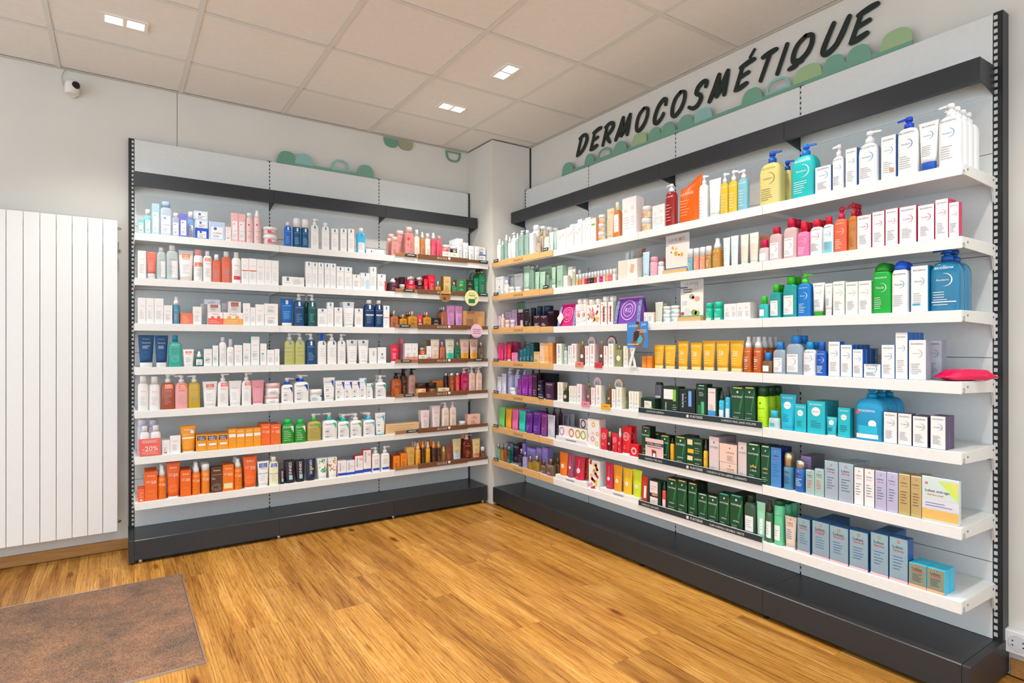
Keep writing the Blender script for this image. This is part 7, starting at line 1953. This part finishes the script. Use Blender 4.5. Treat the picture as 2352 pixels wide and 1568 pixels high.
# ------------------------------------------------------------------ signs, rails, cards on the shelf fronts
def plate(name, side, s0, s1, d0, d1, z0, z1, m, label, cat, group=None):
    loc, rz = rack_place(side, (s0 + s1) / 2, d0, z0)
    t = empty(name, loc, rz); tag(t, label, cat, group); w, h = abs(s1 - s0), z1 - z0
    q = MB(); q.rbox(-w / 2, w / 2, 0, d1 - d0, 0, h, min(.0008, (d1 - d0) * .25)); q.build('plate', m, t)
    return t, w, h
def lettering(t, txt, x, z, wd, col, y=-.0006, name='lettering', hmax=None):
    V, F, a_ = text2d(txt); k = wd
    if hmax and k * a_ > hmax: k = hmax / a_
    q = MB(); q.add([(x + vx * k, y, z + vz * k) for vx, vz in V], F); return q.build(name, mat(col, 'p'), t)
def flat(t, pts, col, y=-.0004, name='print'):
    q = MB(); q.add([(x, y, z) for x, z in pts], [tuple(range(len(pts)))]); return q.build(name, mat(col, 'p'), t)
def rectp(x0, x1, z0, z1): return [(x0, z0), (x1, z0), (x1, z1), (x0, z1)]
def discp(x, z, r, n=20, kx=1): return [(x + kx * r * math.cos(2 * PI * k / n), z + r * math.sin(2 * PI * k / n)) for k in range(n)]
def bars(t, x, z, wd, n, col, y=-.0006, th=.0016, gap=.005):
    q = MB()
    for i in range(n): q.box(x - wd / 2 * (1 - .12 * (i % 2)), x + wd / 2 * (1 - .12 * (i % 2)), y - .0001, y + .0001, z - i * gap - th, z - i * gap + th)
    return q.build('text_lines', mat(col, 'p'), t)
for r, z in enumerate(SHELF_Z):
    rn = ORD[r]
    # brown rails, left rack
    plate('shelf_rail', 'L', 1.664, 1.838, -.006, -.001, z - .002, z + .022, M_OAKB, 'short tan wooden rail on %s shelf edge, left rack' % rn, 'rail', 'wooden rails of left rack')
    t, w, h = plate('shelf_rail', 'L', 1.840, 2.258, -.010, -.004, z - .008, z + .027, M_BRNR, 'brown wooden rail lettered NUXE on %s shelf edge, left rack' % rn, 'rail', 'lettered brown rails of left rack')
    lettering(t, 'N U X E', -.012, h * .52, .078, 'f4f1ea')
    flat(t, discp(.048, h * .62, .009, 14, 1.3), 'f4f1ea', -.0006, 'tree_mark'); flat(t, rectp(.0465, .0495, h * .2, h * .6), 'f4f1ea', -.0007, 'tree_mark')
    plate('shelf_rail', 'L', 2.260, 2.444, -.006, -.001, z - .002, z + .022, M_BRNR, 'plain brown wooden rail at right end of %s shelf, left rack' % rn, 'rail', 'wooden rails of left rack')
    # oak rails, right rack
    t, w, h = plate('shelf_rail', 'R', 3.306, 3.826, -.012, -.001, z - .036, z + .008, M_OAKR, 'light oak rail lettered CAUDALIE on %s shelf edge, right rack' % rn, 'rail', 'lettered oak rails of right rack')
    lettering(t, 'CAUDALÍE', -.0, h * .5, .125, '5a4630')
    plate('shelf_rail', 'R', 3.829, 3.938, -.009, -.001, z - .034, z + .004, M_OAKR, 'short oak rail beside column on %s shelf edge, right rack' % rn, 'rail', 'oak rails of right rack')
    plate('shelf_rail', 'R', 3.160, 3.303, -.010, -.001, z - .036, z + .002, M_OAKR, 'short oak rail ending the oak strip on %s shelf, right rack' % rn, 'rail', 'oak rails of right rack')
    t, w, h = plate('shelf_tag', 'R', 3.835, 3.905, -.0125, -.0095, z + .002, z + .022, M_BLACK, 'small black tag with white text by column, %s shelf, right rack' % rn, 'tag', 'black shelf tags')
    bars(t, 0, h / 2, w * .7, 1, 'ddd', th=.0028)
for r, s0, s1 in ((0, 1.738, 1.824), (0, 2.360, 2.442), (1, 1.725, 1.81), (1, 2.36, 2.438), (2, 1.693, 1.777), (3, 1.704, 1.784), (3, 2.316, 2.397), (4, 1.725, 1.808), (5, 1.747, 1.838)):
    z = SHELF_Z[r]; t, w, h = plate('shelf_tag', 'L', s0, s1, -.0135, -.0105, z + .003, z + .022, mat('143a30', '', .5), 'dark green tag with white text, %s end of %s shelf, left rack' % ('right' if s0 > 2 else 'near', ORD[r]), 'tag', 'dark green shelf tags')
    bars(t, 0, h / 2, w * .66, 1, 'ddd', th=.0026)
for r, a_, b_ in ((0, 3.2, 3.26), (1, 3.2, 3.26), (4, 3.25, 3.32)):
    z = SHELF_Z[r]; t, w, h = plate('shelf_tag', 'R', a_, b_, -.0135, -.0105, z + .004, z + .026, M_BLACK, 'small black tag above oak rail end, %s shelf, right rack' % ORD[r], 'tag', 'black shelf tags'); bars(t, 0, h / 2, w * .75, 1, 'ddd', th=.0028)
for r, texts in ((4, ((2.243, .128, 'CHUTE DE CHEVEUX'), (1.723, .188, 'CHEVEUX FINS, SANS VOLUME'))), (5, ((2.255, .125, 'CHEVEUX TRÈS SECS'), (1.79, .224, 'CHEVEUX ULTRA-ABÎMÉS, CASSANTS'))), (6, ((2.28, .126, 'CHEVEUX COLORÉS'), (1.788, .195, 'CUIR CHEVELU SENSIBLE / IRRITÉ')))):
    z = SHELF_Z[r]; t, w, h = plate('shelf_strip', 'R', 1.600, 2.368, -.006, -.001, z - .003, z + .025, mat('22343a', '', .35), 'long dark strip with white French text on %s shelf edge, right rack' % ORD[r], 'sign strip', 'dark lettered strips of right rack')
    for s, wd, tx in texts: lettering(t, tx, 1.984 - s, h * .48, wd, 'e8ecec', hmax=h * .52)
    lettering(t, 'FURTERER', 1.984 - 1.965, h * .48, .078, 'f2f4f4')
    for i in range(4): flat(t, discp(1.984 - 2.022 + .005 * math.cos(PI / 4 + i * PI / 2), h * .48 + .005 * math.sin(PI / 4 + i * PI / 2), .0042, 8), 'f2f4f4', -.0006, 'emblem')
    q = MB(); q.box(-w / 2, w / 2, -.0005, .005, h + .0002, h + .0015); q.build('top_edge', mat('dfe3e3', '', .3), t)

# round danglers on the left rack
def dangler(s, z, r_, d, label, base, deco):
    loc, rz = rack_place('L', s, d, z); t = empty('round_shelf_sign', loc, rz); tag(t, label, 'sign', 'round shelf signs')
    q = MB(); q.prism(discp(0, 0, r_, 30), 0, .0012, 'y'); q.build('disc', mat(base, '', .5), t)
    q = MB(); q.box(-.004, .004, .0014, abs(d) - .0105 if abs(d) > .013 else .0018, r_ * .6, r_ * .66); q.build('hanger', mat('dfe3e3', '', .3), t); deco(t)
def d1(t): flat(t, [p for p in discp(0, 0, .042, 30) if p[1] < .012], '9a6a34'); flat(t, rectp(-.038, .038, .008, .016), '2a2620', -.0008); flat(t, discp(-.008, -.02, .012), '5a3a1c', -.0008)
def d2(t): lettering(t, 'N U X E', 0, .036, .05, '4a4a30'); bars(t, 0, .022, .06, 2, '8a9a4a'); flat(t, rectp(-.03, .028, -.04, -.008), '1a7a4a', -.0008); flat(t, discp(.035, .0, .01), 'c9a36a', -.0008); flat(t, discp(0, -.05, .012, 16, 1.6), 'e8c9a8', -.0006)
def d3(t): bars(t, 0, .012, .07, 3, '6a3a5a', gap=.015); flat(t, [p for p in discp(0, 0, .051, 30) if p[1] < -.03], 'e8a9c9', -.0006)
dangler(2.063, 1.627, .045, -.014, 'brown round sign hanging from second shelf edge, left rack', 'c99a4a', d1)
dangler(2.288, 1.621, .062, -.022, 'yellow-green round sign with green box picture, left rack', 'e9e8a8', d2)
dangler(2.331, 1.366, .054, -.022, 'pink round sign hanging from third shelf edge, left rack', 'eec9dc', d3)
# promo card in front of the two bottles
t, w, h = plate('promo_card', 'L', .108, .212, .0005, .0015, .617 + 0, .617 + .100, mat('f4685c', '', .5), 'coral card reading -20% on sixth shelf of left rack', 'card')
lettering(t, '-20%', 0, .042, .076, 'fff'); q = MB(); [q.box(-.04, .04 - .01 * (i % 2), -.0006, -.0004, z_, z_ + .002) for i, z_ in enumerate((.088, .082, .076, .022, .012))]; q.build('text_lines', mat('fdd', 'p'), t)
# posters
def poster(s0, s1, z, zt, label, paint, r):
    t, w, h = plate('poster_stand', 'R', s0, s1, .03, .034, z + .022, zt, mat('f1ece6', '', .6), label, 'poster')
    q = MB(); q.rbox(-w / 2 - .004, w / 2 - .004, -.022, .03, -.0218, -.0005, .001); q.build('wooden_base', M_OAKR, t); paint(t, w, h); return t
def p1(t, w, h):
    flat(t, rectp(-w / 2, w / 2, .72 * h, h), 'cfc9c4'); lettering(t, 'LA ROSÉE', 0, .86 * h, w * .68, '5a7fa8', -.0008); flat(t, rectp(-w / 2, w / 2, .03 * h, .72 * h), 'f6e0d8', -.0005); flat(t, rectp(-w / 2, w / 2 - .012, .0, .05 * h), '3a82c8', -.0007)
    flat(t, [(-.02, .30 * h), (.045, .12 * h + .02), (.05, .34 * h), (.0, .42 * h)], 'e0dcd8', -.0008)
    for x, z_, r_, c in ((-.03, .62, .010, 'f2a935'), (-.006, .58, .007, 'f2b95a'), (-.008, .45, .014, 'f2a21c'), (.03, .4, .012, 'f5ad22'), (-.04, .5, .005, '5a4a44'), (.012, .4, .006, '4a3a34'), (.02, .84, .011, 'd07a2a')): flat(t, discp(x, z_ * h, r_, 7, .9 if c != 'd07a2a' else .6), c, -.0010)
    flat(t, rectp(-.078, -.073, .69 * h, .715 * h), '223', -.0011); flat(t, rectp(-.066, -.061, .69 * h, .715 * h), 'b33', -.0011)
def p2(t, w, h):
    flat(t, [(-w / 2, .6 * h), (w / 2, .74 * h), (w / 2, h), (-w / 2, h)], 'c9c6c2'); lettering(t, 'LA ROSÉE', 0, .91 * h, w * .6, '5a8ab0', -.0008); flat(t, rectp(-w / 2, -.025, .785 * h, .825 * h), '3a6fa8', -.0008)
    bars(t, -.025, .745 * h, .06, 2, '55504c', -.0009, .0024, .013)
    flat(t, rectp(-w / 2, w / 2, 0, .045 * h), '6fae94', -.0008)
    for x, z_, r_, c in ((.0, .55, .014, '9fa894'), (.01, .52, .008, 'a87a6a'), (.035, .48, .014, 'e9a98f'), (.015, .12, .016, '8a9a5a'), (.035, .10, .014, '9cae62'), (-.06, .1, .010, 'b8443a'), (-.03, .16, .018, 'd9dde2')): flat(t, discp(x, z_ * h, r_, 9, 1.2), c, -.0008)
    q = MB(); [q.box(-.062, -.03, -.0009, -.0006, (.42 - .04 * i) * h, (.428 - .04 * i) * h) for i in range(3)]; q.build('text_lines', mat('7aa8c8', 'p'), t)
    q = MB(); n = 20; V = []
    for k in range(n + 1): a = 2 * PI * k / n; V += [(.03 + .0105 * math.cos(a), -.0009, .80 * h + .0105 * math.sin(a)), (.03 + .012 * math.cos(a), -.0009, .80 * h + .012 * math.sin(a))]
    q.add(V, [(2 * k, 2 * k + 1, 2 * k + 3, 2 * k + 2) for k in range(n)]); q.build('ring_mark', mat('6a8a7a', 'p'), t)
poster(2.041, 2.199, SHELF_Z[1], 1.852, 'pale poster with orange petals on wooden base, second shelf, right rack', p1, 1)
poster(1.952, 2.097, SHELF_Z[2], 1.598, 'grey-white flower poster on wooden base, third shelf, right rack', p2, 2)
# blue poster on a white twisted stand
z = SHELF_Z[3]; loc, rz = rack_place('R', 2.369, -.014, z); t = empty('poster_stand', loc, rz); tag(t, 'blue poster of a person holding a turquoise bag on white crossed stand', 'poster')
zb, zt, w = .115, .262, .160
q = MB(); q.box(-w / 2, w / 2, 0, .0015, zb, zt); q.build('plate', mat('3f86d0', '', .5), t)
flat(t, [(-.045, zb + .02), (-.03, zb + .085), (-.008, zb + .105), (-.006, zt), (.02, zt), (.018, zb + .105), (.045, zb + .092), (.058, zb + .05), (.04, zb + .004), (.0, zb + .002)], '8a5a40', -.0004, 'figure_print')
flat(t, [(-.028, zb + .03), (-.026, zb + .088), (.014, zb + .098), (.012, zb + .05)], '2e2a2c', -.0006, 'top_print'); flat(t, discp(-.0, zt - .012, .012), '3a2a24', -.0006, 'hair_print')
flat(t, [(.0, zb + .02), (.004, zb + .05), (.025, zb + .072), (.042, zb + .05), (.03, zb + .025)], '3fb4cc', -.0008, 'bag_print')
lettering(t, 'LA ROSÉE', -.03, zt - .022, .075, 'fff', -.0009); lettering(t, 'Jolie', .05, zt - .018, .034, 'fff', -.0009)
q = MB(); q.box(.0, .07, -.001, -.0006, zb + .096, zb + .1); q.box(.02, .07, -.001, -.0006, zb + .086, zb + .09); q.box(-.075, .012, -.001, -.0006, zb + .016, zb + .021); q.build('text_lines', mat('fc9', 'p'), t)
q = MB()
for sx in (-1, 1):
    P0 = [(-.045 + sx * x_, z_) for x_, z_ in ((.020, .0), (.012, .035), (-.004, .075), (-.018, .118))]
    q.prism([(x_ - .009, z_) for x_, z_ in P0] + [(x_ + .009, z_) for x_, z_ in reversed(P0)], .004 + .004 * (sx > 0), .0065 + .004 * (sx > 0), 'y')
q.box(-.055, -.035, .0018, .009, .105, .122); q.box(-.08, -.01, .0145, .034, .0, .003); q.box(-.055, -.035, .008, .02, .0, .01); q.build('crossed_stand', mat('f2f0ee', '', .5), t)
# perfume medallions
for r, s, zt, c, nm in ((3, 2.8555, 1.316, 'c98a92', 'dusty pink'), (3, 2.672, 1.314, '8e2a3a', 'dark red'), (4, 2.80, 1.058, 'd98aa8', 'pink'), (4, 2.61, 1.058, 'c08a3a', 'ochre')):
    z = SHELF_Z[r]; rr = .043; loc, rz = rack_place('R', s, .075, z); t = empty('round_stand_sign', loc, rz); tag(t, 'round %s rimmed monogram sign behind perfume cartons, %s shelf' % (nm, ORD[r]), 'sign', 'round monogram signs')
    zc = zt - z - rr; q = MB(); q.prism(discp(0, zc, rr, 30), 0, .003, 'y'); q.box(-.006, .006, .0005, .0025, .002, zc - rr + .003); q.box(-.02, .02, -.01, .012, 0, .003); q.build('medallion', mat(c, '', .5), t)
    flat(t, discp(0, zc, rr * .82, 28), 'e6e2dc', -.0005, 'face'); flat(t, discp(0, zc, rr * .60, 24), 'cfd2d4', -.0008, 'face')
    lettering(t, 'RG', 0, zc, rr * .75, '222', -.0011); lettering(t, 'ROGER & GALLET', 0, zc - rr * .70, rr * .9, '444', -.0010)
for r, a_, b_, c, nm in ((3, 2.846, 2.925, 'f0836e', 'coral'), (3, 2.670, 2.741, 'd23a48', 'red'), (4, 2.785, 2.866, 'ee88aa', 'pink'), (4, 2.600, 2.682, 'f2b01e', 'yellow')):
    z = SHELF_Z[r]; t, w, h = plate('colour_card', 'R', a_, b_, -.004, -.0025, z - .012, z + .021, mat(c, '', .5), 'small %s card on the %s shelf edge, right rack' % (nm, ORD[r]), 'card', 'small colour cards')
    bars(t, 0, h * .55, w * .4, 1, '844', th=.0016)
# gift card among dark green cartons
t, w, h = plate('gift_card', 'R', 2.191, 2.321, .0005, .0020, SHELF_Z[5] + .004, SHELF_Z[5] + .124, mat('eac4c2', '', .5), 'pink card reading VOTRE CADEAU on sixth shelf of right rack', 'card')
flat(t, rectp(-w / 2, w / 2, h * .68, h * .82), '1c1c1e'); lettering(t, 'VOTRE CADEAU', 0, h * .75, w * .84, 'fff', -.0007); flat(t, [(-.016, h * .1), (.016, h * .1), (.014, h * .46), (-.018, h * .5)], '8e2a34', -.0005); flat(t, rectp(-.009, .009, h * .16, h * .34), 'eee', -.0008)
q = MB(); q.box(-.05, .05, -.0007, -.0004, h * .60, h * .625); q.build('text_lines', mat('533', 'p'), t)
# plum leaflet with wooden foot
t, w, h = plate('leaflet_stand', 'R', 3.568, 3.664, .045, .047, SHELF_Z[2] + .0005, 1.578, mat('3a1a34', '', .5), 'plum and green product leaflet standing on third shelf of right rack', 'leaflet')
flat(t, rectp(-w / 2, w / 2, .68 * h, .97 * h), '4a7a5e'); flat(t, rectp(-.03, .03, .6 * h, .72 * h), 'c9d6c4', -.0006); flat(t, discp(-.02, .5 * h, .008), '7a4a70', -.0006); flat(t, discp(.02, .5 * h, .008), '7a4a70', -.0006); flat(t, rectp(.0, .03, .08 * h, .3 * h), 'cdbfd4', -.0006)
q = MB(); q.rbox(-w / 2, w / 2, -.015, -.002, 0, .018, .001); q.build('wooden_foot', M_OAKR, t)
# price card at the back
plate('paper_card', 'R', 3.41, 3.50, .21, .2115, SHELF_Z[3] + .0005, 1.318, mat('e6e8ea', '', .6), 'small white paper card at the back of middle shelf, right rack', 'card')
# hexagonal bath cubes on the floral cartons
def hexa(s, z, w, h, d, nm):
    loc, rz = rack_place('R', s, d, z); t = MB(); R = w / 2
    pts = [(R * math.cos(PI / 3 * k), R * math.sin(PI / 3 * k)) for k in range(6)]
    t.loft([[(x * f, y * f, zz) for x, y in pts] for f, zz in ((.82, 0), (1, h * .22), (1, h * .78), (.82, h))], smooth=False); o = t.build('paper_soap', mat('e2dcd6', '', .6)); o.location = loc; o.rotation_euler = (0, 0, rz)
    tag(o, 'grey-white wrapped soap, %s on the floral cartons, third shelf' % nm, 'soap', 'wrapped soaps on floral cartons')
FL = [i for i in items if i['st'] in ('rgfloral', 'rgfloralbig', 'rgsoaps')]
nms = ['first of six', 'second of six', 'third of six', 'fourth of six', 'fifth of six', 'sixth of six']; k = 0
for it in sorted(FL, key=lambda i: -i['s']):
    n = 2 if it['st'] == 'rgfloralbig' else 1; wd = min(it['w'] / n, .052) * .98
    for j in range(n):
        hexa(it['s'] + (0 if n == 1 else (.25 - .5 * j) * it['w'] * 1.0), SHELF_Z[2] + it['h'] + .0008, wd, .034, it['ins'] + .028, nms[k]); k += 1
# white display trays on the lowest shelf
for s0, s1, nm in ((2.832, 3.141, 'left'), (2.377, 2.70, 'right')):
    z = SHELF_Z[6]; a_ = .030
    t = empty('display_tray', rack_place('R', (s0 + s1) / 2, .004, z)[0], -PI / 2); tag(t, 'low white cardboard tray under shower gel tubes, %s one, lowest shelf' % nm, 'tray', 'white display trays')
    w = s1 - s0; q = MB(); q.rbox(-w / 2, w / 2, 0, .11, .0003, a_, .0012); q.build('plinth', mat('f0eef0', '', .5), t); bars(t, 0, a_ * .6, .09, 2, '778')
# soap ring display, sixth shelf
z = SHELF_Z[5]
t = empty('soap_display', rack_place('R', 2.98, .006, z)[0], -PI / 2); tag(t, 'stepped white soap display with coloured rings, sixth shelf of right rack', 'display box')
q = MB(); q.rbox(-.160, .155, 0, .17, .0003, .030, .001); q.build('tray', mat('e8e6ea', '', .5), t); bars(t, 0, .018, .11, 2, '778')
for nm, x0, x1, y0, y1, z0, z1, rings in (('lower_box', -.142, .142, .012, .06, .0305, .098, ((-.11, 'c58ac8'), (-.01, 'e0702a'), (.055, 'c8a030'), (.108, 'a8b428'))), ('upper_box', .0, .142, .075, .13, .0305, .155, ((.035, '8e1a5a'), (.105, '9a2468')))):
    q = MB(); q.rbox(x0, x1, y0, y1, z0, z1, .001); bx = q.build(nm, mat('f2eef4', '', .5), t)
    for x, c in rings:
        q = MB(); n = 24; V = []; zc = (z0 + z1) / 2 if nm == 'lower_box' else z1 - .032
        for k in range(n + 1): a = 2 * PI * k / n; V += [(x + .017 * math.cos(a), y0 - .0007, zc + .020 * math.sin(a)), (x + .026 * math.cos(a), y0 - .0007, zc + .029 * math.sin(a))]
        q.add(V, [(2 * k, 2 * k + 1, 2 * k + 3, 2 * k + 2) for k in range(n)]); q.build('soap_ring_print', mat(c, 'p'), bx)
